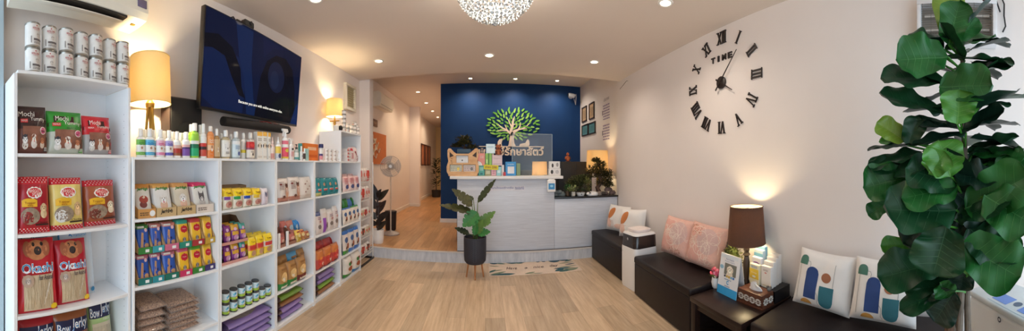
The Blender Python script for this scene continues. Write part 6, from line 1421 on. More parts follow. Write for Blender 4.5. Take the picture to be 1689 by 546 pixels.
plantbonsai('potted_plant', 'tiny round green plant behind the succulent pot', (LX(936, 4.86), 4.86, ZW), [(0, 0, .12, .05, .05, .045)], [([(0, 0, .04), (0, 0, .12)], [.008, .005])], [(50, 100, 44), (70, 124, 56)], 15, lambda t: MB().lathe([(.026, 0), (.034, .07), (.028, .07), (0, .06)], mat((120, 90, 66), .6), 16).build('pot', t), 70, .03)
plantbonsai('potted_plant', 'dark grassy plant in a white bowl marked with a small figure', (LX(958, 4.755), 4.755, ZW), [(0, 0, .09, .07, .04, .02)], [([(0, 0, .04), (0, 0, .08)], [.006, .004])], [(36, 50, 26), (46, 64, 34)], 16,
            lambda t: (lambda b: (b.lathe([(.05, 0), (.058, .006), (.075, .055), (.068, .055), (.06, .045), (0, .045)], pw, 24, sy=.7), b.ell(lambda u, v, e: Vector((u, -.047-.16*v-e, v+.028)), 0, 0, .007, .014, catm, 8), b.build('pot', t)))(MB()), 60, .035)
t = thing('panda_figurine', 'white lying animal ornament with black ears on the black worktop', 'figurine', (LX(977.5, 4.73), 4.73, ZW)); b = MB(); b.lathe([(0, 0), (.085, .0), (.1, .02), (.08, .055), (.04, .07), (0, .074)], pw, 22, sy=.55); b.build('body', t); b = MB(); b.lathe([(0, 0), (.03, .006), (.034, .025), (.02, .045), (0, .05)], pw, 14, c=(-.085, -.02, .015)); b.build('head', t); b = MB()
for x in (-.1, -.07): b.lathe([(0, 0), (.012, .004), (.01, .016), (0, .02)], blackm, 8, c=(x, -.02, .058))
b.lathe([(0, 0), (.02, .0), (.016, .012), (0, .016)], blackm, 8, c=(-.06, -.04, .045)); b.build('ear', t)
def rocks(name, nm, px, Y, s, c_, seed):
    b = MB(); rr = random.Random(seed)
    for k in range(5):
        r = s*rr.uniform(.5, 1); m = mat(c_, .85, var=.25, nscale=30); b.lathe([(0, 0), (r*.9, 0), (r, r*.4), (r*.6, r*.95), (0, r*1.05)], m, 7, c=(rr.uniform(-s, s), rr.uniform(-.5, .5)*s, 0 if k < 3 else s*.7), sy=.8)
    o = b.build(name, loc=(LX(px, Y), Y, ZW), smooth=20); tag(o, nm, 'rock')
rocks('rockery_stone', 'grey rockery ornament at the left end of the black worktop', 922, 4.84, .075, (112, 120, 120), 4); rocks('rockery_stone', 'brown grey rockery ornament at the right end of the black worktop', 1006, 4.88, .075, (122, 100, 96), 6)
rocks('rockery_stone', 'pale pebble pile in front of the large bonsai trunk', 990, 4.78, .04, (150, 136, 124), 9)
t = thing('hand_sanitizer', 'white dispenser box with blue label fixed on the counter front', 'dispenser', (LX(908.3, 4.68), 4.679, 1.075)); b = MB(); b.box((0, -.035, .1), (.13, .07, .19), pw, .01, 3); b.build('body', t); b = MB(); b.rect(fl(.13, .19, -.0701, z0=.005), .12, .22, .88, .72, mat((60, 140, 196), .4), 1); b.ell(fl(.13, .19, -.0701, z0=.005), .5, .5, .2, .1, mat((150, 206, 230), .4), 12); b.build('label_band', t, smooth=0); b = MB(); b.box((0, -.035, .2), (.1, .05, .016), pw, .004); b.build('cap', t)
# ================================================================ wall pieces at the back right
def frame(name, nm, Y0, Y1, z0, z1, c_, seed):
    t = thing(name, nm, 'picture frame', (2.2895, (Y0+Y1)/2, z0), RIGHTROT, 'certificates in dark frames'); w_ = Y1-Y0; h = z1-z0; b = MB(); fm_ = mat((50, 32, 26), .4)
    for (x, z, a, c) in ((0, .012, w_, .024), (0, h-.012, w_, .024), (-w_/2+.012, h/2, .024, h), (w_/2-.012, h/2, .024, h)): b.box((x, -.012, z), (a, .024, c), fm_, .002)
    b.build('frame', t, smooth=0); b = MB(); b.box((0, -.004, h/2), (w_-.03, .006, h-.03), mat(c_, .5)); S = fl(w_-.04, h-.04, -.0072, z0=.02); scrib(b, S, .15, .2, .85, .8, 6, mat(tuple(int(x*.75) for x in c_), .5), seed); b.build('certificate', t, smooth=0)
def fr(px0, px1, yt, yb, nm, c_, sd):
    a = onX(px1, yt, 2.28); c = onX(px0, yb, 2.28); d = onX((px0+px1)/2, (yt+yb)/2, 2.28); r = d.y/cos(th((px0+px1)/2)); zt_ = HC+(YH-yt)/F*r; zb = HC+(YH-yb)/F*r; frame('picture_frame', nm, a.y, c.y, zb, zt_, c_, sd)
fr(960.2, 967.8, 176, 201, 'dark framed warm toned certificate, upper one nearer the blue wall', (196, 166, 130), 1); fr(971.8, 980.2, 169.5, 196.5, 'dark framed warm toned certificate, upper one further from the blue wall', (206, 172, 130), 2)
fr(960, 970, 205.5, 224, 'dark framed teal certificate, lower one nearer the blue wall', (96, 150, 156), 3); fr(970.8, 982, 201.5, 221, 'dark framed teal certificate, lower one further from the blue wall', (96, 150, 156), 4)
b = MB(); ink = mat((90, 80, 90), .6); Ya, Yb_ = 5.22, 5.62; S = lambda u, v, e: Vector((2.2898-e, Yb_+(Ya-Yb_)*u, 1.9+.95*v))
b.text(S, 'ประกาศ', .2, .9, .85, .97, ink); scrib(b, S, .12, .52, .95, .85, 6, mat((150, 130, 160), .6), 3); scrib(b, S, .12, .1, .95, .44, 6, mat((150, 130, 160), .6), 5); b.rect(S, .02, .62, .1, .72, ink, 1); b.rect(S, .02, .2, .1, .3, ink, 1)
o = b.build('wall_lettering', smooth=0); tag(o, 'small purple grey printed notice lines on the wall right of the frames', 'notice')
cm_ = mat((206, 206, 210), .3)
t = thing('security_camera', 'white security camera at the top right corner of the blue wall', 'camera', (LX(944, 6.9), 7.049, 3.17)); b = MB(); b.lathe([(.06, 0), (.06, .02), (.03, .05)], cm_, 18); b.build('mount', t, rot=(pi/2, 0, 0)); b = MB(); b.tube([(0, -.04, 0), (-.02, -.12, -.02)], .02, cm_, 10); b.tube([(-.09, -.12, .0), (-.08, -.12, 0), (.06, -.13, -.02)], [.03, .055, .05], cm_, 16); bo = b.build('body', t); b = MB(); b.lathe([(.04, 0), (.04, .01), (0, .012)], blackm, 16); b.build('lens', bo, loc=(-.092, -.12, .0), rot=(0, -pi/2, 0))
b = MB(); b.tube([(.07, -.12, -.02), (.11, -.08, .04), (.13, -.03, -.02), (.12, -.02, -.2), (.1, -.02, -.12), (.08, -.02, -.06)], .009, cm_, 6); b.build('cable', t)
b = MB(); b.tube([(XR-.008, 4.6, 2.78), (XR-.012, 4.5, 2.80), (XR-.008, 4.35, 2.855), (XR-.012, 4.3, 2.84)], .004, mat((120, 104, 90), .5), 6); o = b.build('wire_end'); tag(o, 'short loose thin wire on the right wall below the ceiling corner', 'wire')
# ================================================================ crystal ceiling lamp
t = thing('crystal_ceiling_lamp', 'round crystal bead ceiling lamp in the middle of the shop ceiling', 'ceiling light', (.075, 2.2, H1)); b = MB(); b.lathe([(.26, 0), (.3, -.03), (.29, -.045), (.0, -.045)], mat((214, 214, 216), .15, metal=.9), 40); b.build('base', t)
cr_ = mat((232, 236, 238), .05, var=0, trans=.75, spec=.8); cr2 = mat((226, 228, 226), .08, metal=.6, var=0); b = MB(); rr = random.Random(4); R0 = .3
for j in range(14):
    el = (j+.5)/14*pi/2; z = -.075-R0*sin(el)*.98+0; rad = R0*cos(el); n_ = max(1, int(2*pi*rad/.034))
    for i in range(n_):
        a = 2*pi*(i+.5*(j % 2))/n_; s_ = .0165; c = Vector((rad*cos(a), rad*sin(a), z)); o_ = Vector((cos(a)*cos(el), sin(a)*cos(el), -sin(el)))
        t1 = Vector((-sin(a), cos(a), 0)); t2 = o_.cross(t1); m = cr_ if rr.random() < .6 else cr2
        ring = [c+(t1*cos(q_)+t2*sin(q_))*s_ for q_ in [k*pi/3+rr.uniform(-.1, .1) for k in range(6)]]
        b.add([c+o_*s_*.9]+ring+[c-o_*s_*.6], [(0, 1+k, 1+(k+1) % 6) for k in range(6)]+[(7, 1+(k+1) % 6, 1+k) for k in range(6)], m)
b.build('crystal_beads', t, smooth=0); b = MB(); b.lathe([(0, -.028), (.014, -.022), (.02, 0), (.014, .022), (0, .03)], cr_, 12, c=(0, 0, -.388)); b.build('crystal_drop', t, smooth=0)
for k in range(5): b = MB(); b.lathe([(0, -.03), (.02, -.02), (.026, 0), (.02, .02), (0, .03)], emis((255, 244, 224), 9.), 12, c=(.13*cos(k*1.257), .13*sin(k*1.257), -.11)); b.build('bulb', t)
lamp('POINT', (0, 0, -.16), CHAND, (1, .9, .76), t, rad=.12)
# ================================================================ planter, mat, back left corner
t = thing('potted_monstera', 'artificial monstera in a dark ribbed planter on wooden legs before the step', 'plant', (LX(783.5, 4.06), 4.06, 0)); pm = mat((44, 46, 56), .6, var=.06, bump=.1, nscale=20)
b = MB(); b.lathe([(.06, .19), (.12, .195), (.145, .23), (.15, .3), (.152, .54), (.14, .542), (.136, .50), (0, .50)], pm, 40)
rb = mat((62, 64, 74), .6)
for k in range(11):
    for q_ in (-1, 1): b.tube([(.153*sin(q_*.03+a_), -.153*cos(q_*.03+a_), .24+.026*k+dz) for a_, dz in ((q_*.03, 0), (q_*.13, .018))], .004, rb, 5)
po_ = b.build('pot', t); lw = wood((150, 96, 56), (182, 122, 76), (6, 6, 2), .5)
for k in range(4): a = k*pi/2+pi/2*1.03; b = MB(); b.tube([(.085*cos(a), .085*sin(a), .21), (.115*cos(a), .115*sin(a), 0)], [.014, .010], lw, 10); b.build('leg', t)
b = MB(); b.lathe([(0, .505), (.137, .505)], mat((40, 30, 24), .9), 20, cap=False); b.build('soil', po_)
gdk = [mat((48, 58, 28), .5, var=.3, nscale=22), mat((66, 66, 30), .5, var=.35, nscale=22), mat((34, 48, 28), .5, var=.2, nscale=12)]; gbr = [mat((86, 122, 46), .5, var=.2, nscale=12), mat((40, 116, 48), .5, var=.2, nscale=12)]
def bigleaf(b, base, tip, w_, m, nrm, vein, notch=0, curl=.15, fold=.12, fiddle=False, wave=0., seed=0, nu=8, nv=14):
    """broad leaf from base to tip; nrm = facing hint; notch>0 cuts monstera slits into the rim"""
    base = Vector(base); tip = Vector(tip); d = tip-base; L = d.length; d = d/L; n = (nrm-d*nrm.dot(d)); n = n.normalized() if n.length > 1e-4 else Vector((0, 0, 1)); s = d.cross(n)
    def wd(f):
        if fiddle: return (.34+.30*f) * sqrt(max(0, 1-(max(0, (f-.66)/.34))**2)) * min(1, (f/.14))**.6*1.55 if f < 1 else .0
        return sin(pi*min(1, f**.72))**.75
    def Pt(u, v):
        x = 2*u-1; ww = wd(v)*w_/2
        if notch: ww *= 1-.42*max(0, sin(v*2*pi*notch))**6*abs(x)**1.5
        h = -curl*L*v*v - fold*ww*(1-abs(x))*1.2 + fold*ww*.6
        if wave: h += wave*w_*(abs(x)**2)*(sin(v*11+seed+x*2)+.6*sin(v*19+2*seed-x*3)) 
        return base+d*(L*(v-.06*curl*v*v))+s*(x*ww)+n*h
    f = (lambda u, v: vein) if False else m
    b.grid(Pt, nu, nv, f)
    if vein:
        def ribbon(pts, w0, w1):
            vs = []
            for i, (u, v) in enumerate(pts):
                c = Pt(u, v); k = w0+(w1-w0)*i/(len(pts)-1); a = Pt(*pts[min(i+1, len(pts)-1)])-Pt(*pts[max(i-1, 0)]); sd_ = a.cross(n).normalized()*k; vs += [c-sd_+n*.0012, c+sd_+n*.0012]
            b.add(vs, [(2*i, 2*i+1, 2*i+3, 2*i+2) for i in range(len(pts)-1)], vein)
        ribbon([(.5, k/10) for k in range(10)], w_*.008, w_*.003)
        for k in range(1, 6):
            v0 = .1+.13*k
            for q_ in (-1, 1): ribbon([(.5+q_*.5*f_*.9, min(.97, v0+.16*f_)) for f_ in (0, .35, .7, 1)], w_*.0045, w_*.0015)
def at_(px, py, Y): return onY(px, py, Y)
o0 = Vector((LX(783.5, 4.06), 4.06, 0)); bl = MB(); stm = MB(); stg = mat((96, 116, 56), .5)
Yp = 4.06; vg = mat((110, 120, 70), .5)
for (bx_, by_, tx, ty, w_, m, dy0, dy1, nv3) in [(788, 334, 817, 294, 14, gdk[0], 0, -.05, (-.5, -.6, .2)), (779, 340, 746, 310, 27, gdk[1], .02, -.02, (.2, -.5, .8)), (780, 350, 725, 336, 23, gdk[1], 0, -.1, (0, -.5, .9)), (788, 350, 763, 374, 26, gbr[1], -.05, -.12, (0, -.9, .4)), (774, 386, 750, 375, 14, gdk[2], -.05, -.1, (0, -.6, .8)),
    (787, 372, 817, 348, 17, gbr[0], -.05, -.06, (.1, -.8, .5)), (786, 386, 796, 362, 14, gbr[0], -.09, -.12, (.1, -.9, .3)), (783, 388, 785, 364, 11, gbr[1], -.1, -.12, (-.1, -.9, .3)), (788, 372, 810, 366, 14, gbr[0], -.06, -.1, (.1, -.7, .6)), (787, 384, 809, 382, 15, gbr[1], -.08, -.12, (.1, -.8, .5)), (786, 372, 792, 360, 10, gbr[0], .02, .05, (0, -1, .3)), (781, 330, 769, 322, 9, gdk[0], .06, .1, (0, -.7, .6)), (779, 372, 766, 366, 9, gbr[1], .06, .12, (0, -.7, .6))]:
    B_ = at_(bx_, by_, Yp+dy0)-o0; T_ = at_(tx, ty, Yp+dy1)-o0
    bigleaf(bl, B_, T_, w_/F*Yp, m, Vector(nv3), vg, notch=5, curl=.05, fold=.2, nu=10, nv=34)
    rt = Vector((.03*sin(bx_), .02*cos(by_), .5)); stm.tube([rt, rt*.4+B_*.6+Vector((0, 0, .02)), B_], [.009, .007, .005], stg, 6)
bl.build('foliage', t, smooth=60); stm.build('stem', t)
# door mat
A_, B2, C2, D2 = atz(807, 455.5, 0), atz(957, 444.6, 0), atz(945.5, 425.5, 0), atz(806, 434, 0)
mx0 = Vector((.055, 4.09, 0)); du = Vector((1.31, .02, 0)); dv = Vector((.0, .53, 0)); t = thing('door_mat', 'long cream door mat with blue green leaves and handwritten greeting before the step', 'mat', mx0)
mm = mat((222, 200, 180), .85, var=.04, nscale=60); b = MB(); b.box((du.x/2, dv.y/2, .004), (du.x, dv.y, .008), mm, .002); mo = b.build('mat_body', t)
S = lambda u, v, e: Vector((du.x*u, dv.y*v, .008+e)); b = MB(); lc = [mat((50, 92, 100), .8), mat((40, 74, 92), .8), mat((120, 136, 110), .8), mat((150, 150, 126), .8), mat((76, 110, 104), .8)]
def ml(u, v, a, L, w_, m, n=8):
    asp = du.x/dv.y; pts = []
    for k in range(n+1): f = k/n; pts.append((f, w_*sin(pi*f)**.8))
    full = pts+[(f, -y) for f, y in pts[-2:0:-1]]; P_ = []
    for f, y in full:
        x = f*L; yy = y; X_ = u+(x*cos(a)-yy*sin(a))/1.; V_ = v+(x*sin(a)+yy*cos(a))*asp; P_.append((min(.995, max(.005, X_)), min(.99, max(.01, V_))))
    b.poly(S, P_, m)
rr = random.Random(6)
for (u, v, a, L, w_, k) in [(.01, .02, .12, .27, .035, 0), (.01, .05, .5, .2, .02, 2), (.0, .3, .3, .16, .018, 3), (.0, .2, .9, .12, .02, 4), (.01, .97, -.1, .1, .03, 1), (.08, .99, -.35, .12, .02, 4), (.0, .75, -.2, .12, .016, 3), (.2, .99, -.12, .15, .03, 0), (.28, .99, -.3, .12, .022, 4), (.34, .99, -.1, .08, .02, 1), (.37, .05, .35, .13, .018, 2), (.42, .02, .1, .15, .014, 3),
    (.55, .99, -.2, .05, .02, 1), (.62, .99, -.3, .05, .018, 1), (.70, .97, -.12, .14, .05, 1), (.82, .99, -.1, .13, .03, 1), (.99, .95, 3.6, .12, .02, 4), (.99, .62, 3.4, .14, .014, 1), (.99, .75, 3.3, .2, .018, 3), (.99, .42, 3.2, .22, .012, 2), (.70, .1, .45, .13, .03, 0), (.74, .04, .3, .2, .03, 4), (.70, .28, .1, .14, .02, 1), (.84, .08, .4, .15, .03, 2), (.97, .2, 3.0, .18, .03, 3), (.9, .3, 3.2, .14, .02, 0)]: ml(u, v, a, L, w_, lc[k])
inkm = mat((62, 34, 44), .7)
for s_, u0, u1, v0, v1 in [('Have', .19, .31, .42, .62), ('a', .39, .425, .44, .54), ('nice', .49, .61, .44, .62), ('day', .68, .78, .40, .66)]: b.text(S, s_, u0, v0, u1, v1, inkm, shear=.35)
b.build('printed_pattern', mo, smooth=0)
# rubber plant by the step
t = thing('rubber_plant', 'dark leaved rubber plant in a white pot at the left end of the step', 'plant', (LX(623.5, 4.9), 4.9, ZB)); b = MB(); b.lathe([(.085, 0), (.09, .01), (.1, .1), (.098, .11), (.108, .22), (.112, .235), (.1, .235), (.098, .2), (0, .2)], pw, 30); b.build('pot', t)
rbm = [mat((34, 26, 24), .3, var=.2), mat((46, 40, 30), .3, var=.2), mat((54, 36, 32), .3, var=.2)]; o0 = Vector((LX(623.5, 4.9), 4.9, ZB)); b = MB(); Yq = 4.9; st = MB()
for (bx_, by_, tx, ty, w_, k) in [(621, 330, 614, 302, 12, 0), (622, 330, 640, 312, 11, 1), (620, 345, 613, 325, 10, 0), (622, 350, 636, 330, 11, 2), (620, 362, 613, 348, 10, 1), (622, 365, 640, 348, 12, 0), (620, 372, 611, 362, 8, 0), (622, 378, 637, 364, 10, 1), (620, 340, 632, 334, 8, 2), (621, 356, 628, 338, 8, 2), (621, 372, 629, 358, 9, 0), (621, 325, 628, 312, 8, 0)]:
    B_ = at_(bx_, by_, Yq)-o0; T_ = at_(tx, ty, Yq-.06+.02*(k))-o0; bigleaf(b, B_, T_, w_/F*Yq*1.1, rbm[k], Vector((.2, -.8, .5)), None, curl=.1, fold=.15); st.tube([(B_.x*.5, 0, B_.z-.05), B_], .005, rbm[2], 5)
b.build('foliage', t, smooth=60); st.tube([(0, 0, .18), (.01, 0, .5), (-.005, 0, .78), (-.01, 0, .9)], [.012, .01, .008, .005], rbm[2], 8); st.build('stem', t)
# standing fan
t = thing('standing_fan', 'grey standing fan with round guard in the back left area', 'fan', (-1.80, 5.6, ZB), .25); fg = mat((196, 186, 178), .4)
b = MB(); b.lathe([(.17, 0), (.17, .02), (.12, .045), (.04, .06), (.02, .08)], mat((156, 140, 132), .4), 28); b.build('base', t); b = MB(); b.tube([(0, 0, .06), (0, 0, 1.15)], .013, mat((206, 188, 170), .4), 10); b.build('pole', t)
zc = 1.315; b = MB(); b.lathe([(.03, -.12), (.06, -.1), (.07, 0), (.05, .02)], fg, 18); mo = b.build('motor', t, loc=(0, 0, zc), rot=(pi/2, 0, 0))
b = MB()
for k in range(3):
    vs = []
    for i in range(9):
        for j in range(4): rr_ = .03+.165*j/3; a = k*2.094+(i/8-.5)*1.5*(.6+.4*j/3); vs.append((rr_*cos(a), -.06-.03*(i/8-.5), rr_*sin(a)))
    b.add(vs, [(i*4+j, i*4+j+1, (i+1)*4+j+1, (i+1)*4+j) for i in range(8) for j in range(3)], thin((176, 168, 160), .6, .3))
b.build('blade', t, loc=(0, 0, zc)); b = MB()
for yy, R1 in ((-.1, .2), (-.02, .2)):
    for k in range(5): rr_ = R1*(.2+.2*k); b.tube([(rr_*cos(a*.2618), yy*(1-.35*(rr_/R1)**2), rr_*sin(a*.2618)) for a in range(25)], .0017, fg, 4, False)
    for k in range(36): a = k*pi/18; b.tube([(.03*cos(a), yy, .03*sin(a)), (R1*cos(a), yy*.65, R1*sin(a))], .0013, fg, 4, False)
b.tube([(.2*cos(a*.2618), -.05, .2*sin(a*.2618)) for a in range(25)], .006, fg, 6, False); b.build('guard', t, loc=(0, 0, zc)); b = MB(); b.lathe([(.032, 0), (.03, .012), (0, .014)], pw, 18); b.build('hub_cap', mo, loc=(0, 0, .1))
t = thing('waste_bin', 'black bin behind the rubber plant', 'bin', (LX(641, 5.75)-.02, 5.95, ZB)); b = MB(); b.lathe([(.09, 0), (.11, .02), (.12, .36), (.11, .37)], mat((34, 24, 24), .5), 24); b.build('body', t); b = MB(); b.lathe([(.125, .37), (.12, .4), (.0, .41)], mat((48, 36, 34), .5), 24, cap=False); b.build('lid', t)
# orange notice board and little sign, air conditioner on the back left wall
t = thing('notice_board', 'orange notice board with hanging white cords on the back left wall', 'notice board', (-2.4495, 6.55, 1.53), LEFTROT); Wn = 1.25
b = MB(); b.box((0, -.012, .36), (Wn, .024, .72), mat((206, 116, 60), .7, var=.06)); bo = b.build('board', t)
b = MB(); wc = mat((226, 206, 180), .6)
for k, (x, z) in enumerate([(-.35, .5), (-.2, .42), (-.4, .3), (-.1, .28), (-.3, .15)]): b.tube([(x-.2, -.03, z), (x, -.05, z+.06), (x+.15, -.04, z-.02), (x+.25, -.03, z+.08)], .012, wc, 6); b.box((x, -.028, z+.1), (.14, .006, .1), mat((230, 214, 196), .6))
b.build('hanging_cords', t)
b = MB(); b.box((0, -.01, .08), (.3, .02, .16), mat((110, 70, 50), .5), .003); S = fl(.3, .16, -.0203); b.text(S, 'TOILET', .15, .35, .85, .65, mat((206, 170, 140), .5)); o = b.build('door_sign', loc=(-2.4495, 6.42, 2.38), rot=(0, 0, LEFTROT)); tag(o, 'small brown sign above the orange notice board', 'sign')
t = thing('air_conditioner', 'white wall air conditioner beyond the pilaster in the back left area', 'air conditioner', (-2.332, 6.66, 2.80), LEFTROT); b = MB(); Wd = .92; prof = [(-.12, .1), (-.08, .0), (.1, .0), (.118, .04), (.118, .32), (-.06, .33), (-.115, .28)]; vs = [(x, y, z) for x in (-Wd/2, Wd/2) for y, z in prof]; n = 7
b.add(vs, [tuple(range(n)), tuple(range(2*n-1, n-1, -1))]+[(i, i+n, (i+1) % n+n, (i+1) % n) for i in range(n)], acm); b.build('body', t, smooth=0); b = MB(); b.box((.0, -.07, .03), (.85, .07, .02), mat((50, 40, 36), .6), rot=(-.8, 0, 0)); ao = b.build('air_outlet', t); b = MB(); b.box((0, -.1, .012), (.84, .06, .006), acm, .002, rot=(.5, 0, 0)); b.build('swing_flap', ao)
# corridor pictures and plant
for i, (a, c) in enumerate([(11.35, 11.95), (12.15, 12.6), (12.8, 13.3)]):
    t = thing('picture_frame', 'reddish brown picture on the corridor wall, %s' % ['nearest', 'middle one', 'furthest along'][i], 'picture frame', (-2.4495, (a+c)/2, 1.5), LEFTROT, 'corridor pictures'); w_ = c-a; b = MB()
    for (x, z, p_, q_) in ((0, .02, w_, .04), (0, .83, w_, .04), (-w_/2+.02, .425, .04, .85), (w_/2-.02, .425, .04, .85)): b.box((x, -.02, z), (p_, .04, q_), mat((90, 50, 34), .5))
    b.build('frame', t, smooth=0); b = MB(); b.box((0, -.008, .425), (w_-.05, .012, .8), mat((176, 110, 76), .6, var=.2, nscale=6)); b.build('print', t)
t = thing('corridor_plant', 'dark green potted plant at the end of the corridor', 'plant', (-2.06, 12.7, ZB)); b = MB(); b.lathe([(.16, 0), (.18, .02), (.2, .3), (.18, .3), (0, .28)], mat((36, 32, 30), .6), 20); b.build('pot', t); rr = random.Random(9); b = MB(); cg = [mat((30, 44, 24), .6), mat((44, 58, 30), .6)]
for k in range(170): z = .45+1.15*rr.random(); a = rr.uniform(0, 6.28); R1 = .26*(1-abs(z-.9)/1.0); leafquad(b, Vector((R1*.4*cos(a), R1*.4*sin(a), z)), Vector((cos(a), sin(a), rr.uniform(.0, .9))), .22, .07, cg[k % 2])
b.build('foliage', t, smooth=0); b = MB(); b.tube([(0, 0, .28), (0, 0, 1.5)], [.02, .008], rbm[2], 6); b.build('trunk', t)
t = thing('wall_panel', 'pale glowing panel with dark marks on the corridor\'s end wall', 'panel', (-1.55, 14.995, 1.75)); b = MB(); b.box((0, -.02, .5), (.6, .04, 1.0), mat((246, 226, 180), .5)); b.build('panel', t); b = MB(); S = fl(.6, 1., -.0405); scrib(b, S, .2, .3, .8, .9, 5, mat((150, 110, 80), .5), 3); b.build('lettering', t)
# ================================================================ fiddle leaf tree in the right foreground
TX, TY = 1.2, -.015
t = thing('fiddle_leaf_tree', 'tall artificial fiddle leaf fig tree with broad glossy leaves in the right foreground', 'plant', (TX, TY, 0))
b = MB(); b.lathe([(.13, 0), (.14, .01), (.17, .3), (.16, .31), (.15, .28), (0, .28)], mat((70, 64, 60), .6), 30); po_ = b.build('pot', t); b = MB(); b.lathe([(0, .285), (.15, .285)], mat((40, 30, 24), .9), 20, cap=False); b.build('soil', po_)
tkm = mat((104, 92, 80), .8, var=.25, nscale=26, bump=.3); tkb = mat((92, 66, 50), .8, var=.25, nscale=26, bump=.3)
for pts, rs, m in [([(-.02, .02, .26), (.0, .03, .7), (-.005, .01, 1.1), (.0, 0, 1.5), (.0, .01, 1.9), (.01, .01, 2.1)], [.017, .015, .014, .012, .009, .006], tkm), ([(.03, -.02, .26), (.01, -.015, .7), (.02, -.005, 1.1), (.02, -.03, 1.45)], [.015, .014, .013, .008], tkm), ([(-.01, .075, .26), (0, .07, .75), (.0, .045, 1.0), (.0, .06, 1.3)], [.026, .022, .018, .01], tkb), ([(.0, .02, .78), (-.005, .06, .9), (0, .085, 1.02)], [.01, .009, .006], tkm)]:
    b = MB(); b.tube(pts, rs, m, 10); b.build('trunk', t)
O = Vector((TX, TY, 0))
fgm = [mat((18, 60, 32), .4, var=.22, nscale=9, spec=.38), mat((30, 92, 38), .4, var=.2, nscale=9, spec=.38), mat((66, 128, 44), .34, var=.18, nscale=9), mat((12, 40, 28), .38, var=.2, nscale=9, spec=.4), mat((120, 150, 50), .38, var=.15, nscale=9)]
vnm = mat((72, 118, 68), .45); vn2 = [mat((46, 86, 54), .4), mat((66, 124, 66), .4), mat((104, 158, 76), .4), mat((36, 68, 50), .4), mat((150, 172, 84), .4)]
b1 = lambda x, y: (1420+x/2.022, y/2.022); b2 = lambda x, y: (1420+x/1.91, 260+y/1.91)
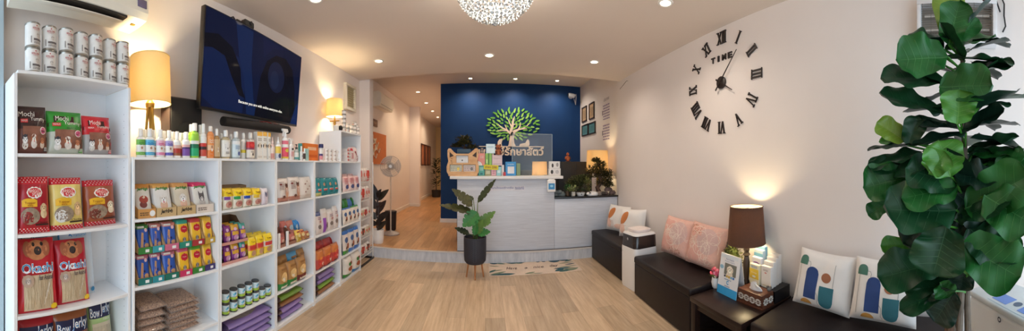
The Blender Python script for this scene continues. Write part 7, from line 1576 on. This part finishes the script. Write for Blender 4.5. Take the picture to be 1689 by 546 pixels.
LV = [ # base, tip, width px (detail scale), material, depth of base, depth of tip, face (0 = towards the viewer, 1 = from above)
 (b1, (300, 120), (288, -40), 92, 4, 1.2, 1.22, .1), (b1, (292, 150), (330, -6), 92, 1, 1.16, 1.13, .1), (b1, (296, 150), (396, 62), 52, 1, 1.18, 1.2, .3), (b1, (275, 165), (150, 112), 80, 0, 1.2, 1.18, .5),
 (b1, (290, 190), (122, 182), 120, 1, 1.15, 1.08, .35), (b1, (280, 165), (450, 112), 62, 1, 1.2, 1.2, .6), (b1, (285, 195), (508, 180), 60, 0, 1.2, 1.15, .7), (b1, (320, 245), (512, 203), 55, 0, 1.2, 1.17, .6),
 (b1, (285, 272), (68, 240), 88, 0, 1.17, 1.1, .5), (b1, (275, 215), (130, 205), 70, 0, 1.2, 1.2, .5), (b1, (262, 290), (432, 268), 110, 1, 1.1, 1.02, .3), (b1, (270, 375), (66, 292), 76, 0, 1.18, 1.12, .5),
 (b1, (322, 415), (330, 298), 104, 2, 1.06, 1.03, .1), (b1, (330, 405), (388, 300), 62, 2, 1.1, 1.1, .2), (b1, (375, 352), (500, 333), 44, 0, 1.2, 1.18, .7), (b1, (335, 435), (472, 348), 56, 3, 1.14, 1.1, .6),
 (b1, (150, 470), (55, 403), 62, 4, 1.2, 1.18, .3), (b1, (140, 472), (60, 466), 30, 2, 1.22, 1.2, .6), (b1, (155, 485), (192, 388), 66, 0, 1.16, 1.14, .1), (b1, (185, 480), (20, 488), 44, 3, 1.18, 1.16, .8), (b1, (210, 505), (18, 540), 60, 0, 1.18, 1.14, .7),
 (b1, (330, 425), (195, 402), 50, 3, 1.14, 1.1, .7), (b1, (350, 445), (165, 462), 56, 3, 1.12, 1.08, .7), (b1, (300, 590), (262, 470), 118, 2, 1.04, 1.0, .1), (b1, (355, 505), (525, 446), 60, 0, 1.2, 1.17, .6), (b1, (370, 520), (528, 488), 56, 1, 1.2, 1.18, .6), (b1, (420, 545), (545, 510), 60, 1, 1.18, 1.12, .5),
 (b2, (150, 60), (8, 85), 100, 1, 1.15, 1.1, .3), (b2, (90, 135), (22, 182), 48, 1, 1.2, 1.18, .3), (b2, (160, 30), (20, 22), 56, 0, 1.18, 1.14, .5), (b2, (215, 50), (262, -20), 80, 2, 1.03, 1.0, .2), (b2, (300, 85), (148, 22), 100, 0, 1.08, 1.02, .4), (b2, (305, 95), (128, 115), 92, 1, 1.06, 1.0, .4),
 (b2, (300, 165), (72, 150), 140, 0, 1.06, .98, .35), (b2, (430, 60), (298, 45), 100, 3, 1.1, 1.05, .5), (b2, (300, 195), (465, 108), 80, 0, 1.08, 1.0, .5), (b2, (330, 160), (530, 50), 130, 1, 1.08, 1.0, .3), (b2, (390, 120), (545, 205), 130, 1, 1.04, .96, .3), (b2, (420, 40), (530, 10), 80, 1, 1.15, 1.12, .4),
 (b2, (160, 275), (62, 275), 46, 2, 1.18, 1.16, .3), (b2, (250, 325), (50, 365), 104, 0, 1.1, 1.04, .4), (b2, (270, 215), (225, 372), 150, 0, 1.02, .96, .1), (b2, (320, 270), (505, 375), 140, 1, 1.06, 1.0, .25), (b2, (295, 395), (135, 410), 56, 0, 1.14, 1.1, .6), (b2, (285, 410), (118, 470), 56, 0, 1.12, 1.06, .5), (b2, (295, 420), (228, 518), 90, 3, 1.08, 1.04, .2), (b2, (250, 395), (275, 440), 60, 1, 1.1, 1.06, .2),
 (b2, (335, 370), (345, 330), 36, 2, 1.1, 1.08, .1), (b2, (470, 275), (508, 258), 36, 1, 1.2, 1.2, .3), (b2, (330, 330), (310, 420), 70, 3, 1.14, 1.12, .1), (b2, (240, 180), (130, 265), 80, 3, 1.14, 1.08, .4), (b2, (340, 220), (440, 300), 110, 0, 1.1, 1.05, .3), (b2, (300, 110), (400, 190), 100, 3, 1.12, 1.1, .3), (b2, (230, 220), (330, 300), 110, 3, 1.12, 1.08, .2), (b2, (150, 130), (110, 40), 80, 0, 1.2, 1.18, .3), (b2, (330, 60), (420, -10), 90, 0, 1.2, 1.18, .4)]
b = MB(); st = MB(); rr = random.Random(21)
def leaf_at(B_, T_, w_, m, face, sd):
    toward = Vector((-B_.x-TX, -B_.y-TY, HC-B_.z)).normalized()
    n = toward*(1-face)+Vector((0, 0, 1))*face*1.0+Vector((rr.uniform(-.12, .12), rr.uniform(-.12, .12), 0))
    bigleaf(b, B_, T_, w_, m, n, vn2[fgm.index(m)], curl=rr.uniform(.04, .14), fold=rr.uniform(.15, .35), fiddle=True, wave=.06, seed=sd, nu=10, nv=22)
    ax = Vector((0, 0, B_.z-.05)); st.tube([ax, ax*.3+B_*.7, B_], [.005, .0045, .004], fgm[2], 5)
for i, (fn, p, q_, w_, m, d0, d1, fc) in enumerate(LV):
    sc = 2.022 if fn is b1 else 1.91; B_ = atr(*fn(*p), d0)-O; T_ = atr(*fn(*q_), d1)-O
    leaf_at(B_, T_, w_/sc/F*(d0+d1)/2*1.38*(1+.45*fc), fgm[m], fc, i*1.7)
for i in range(60):      # leaves on the far side of the crown
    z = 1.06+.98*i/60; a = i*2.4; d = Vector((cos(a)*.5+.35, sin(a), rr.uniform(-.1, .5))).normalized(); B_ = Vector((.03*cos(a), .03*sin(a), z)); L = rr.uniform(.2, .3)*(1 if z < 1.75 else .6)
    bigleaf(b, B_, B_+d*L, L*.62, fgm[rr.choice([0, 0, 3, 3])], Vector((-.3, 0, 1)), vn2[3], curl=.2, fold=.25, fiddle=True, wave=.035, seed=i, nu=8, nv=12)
b.build('foliage', t, smooth=60); st.build('leaf_stalk', t)
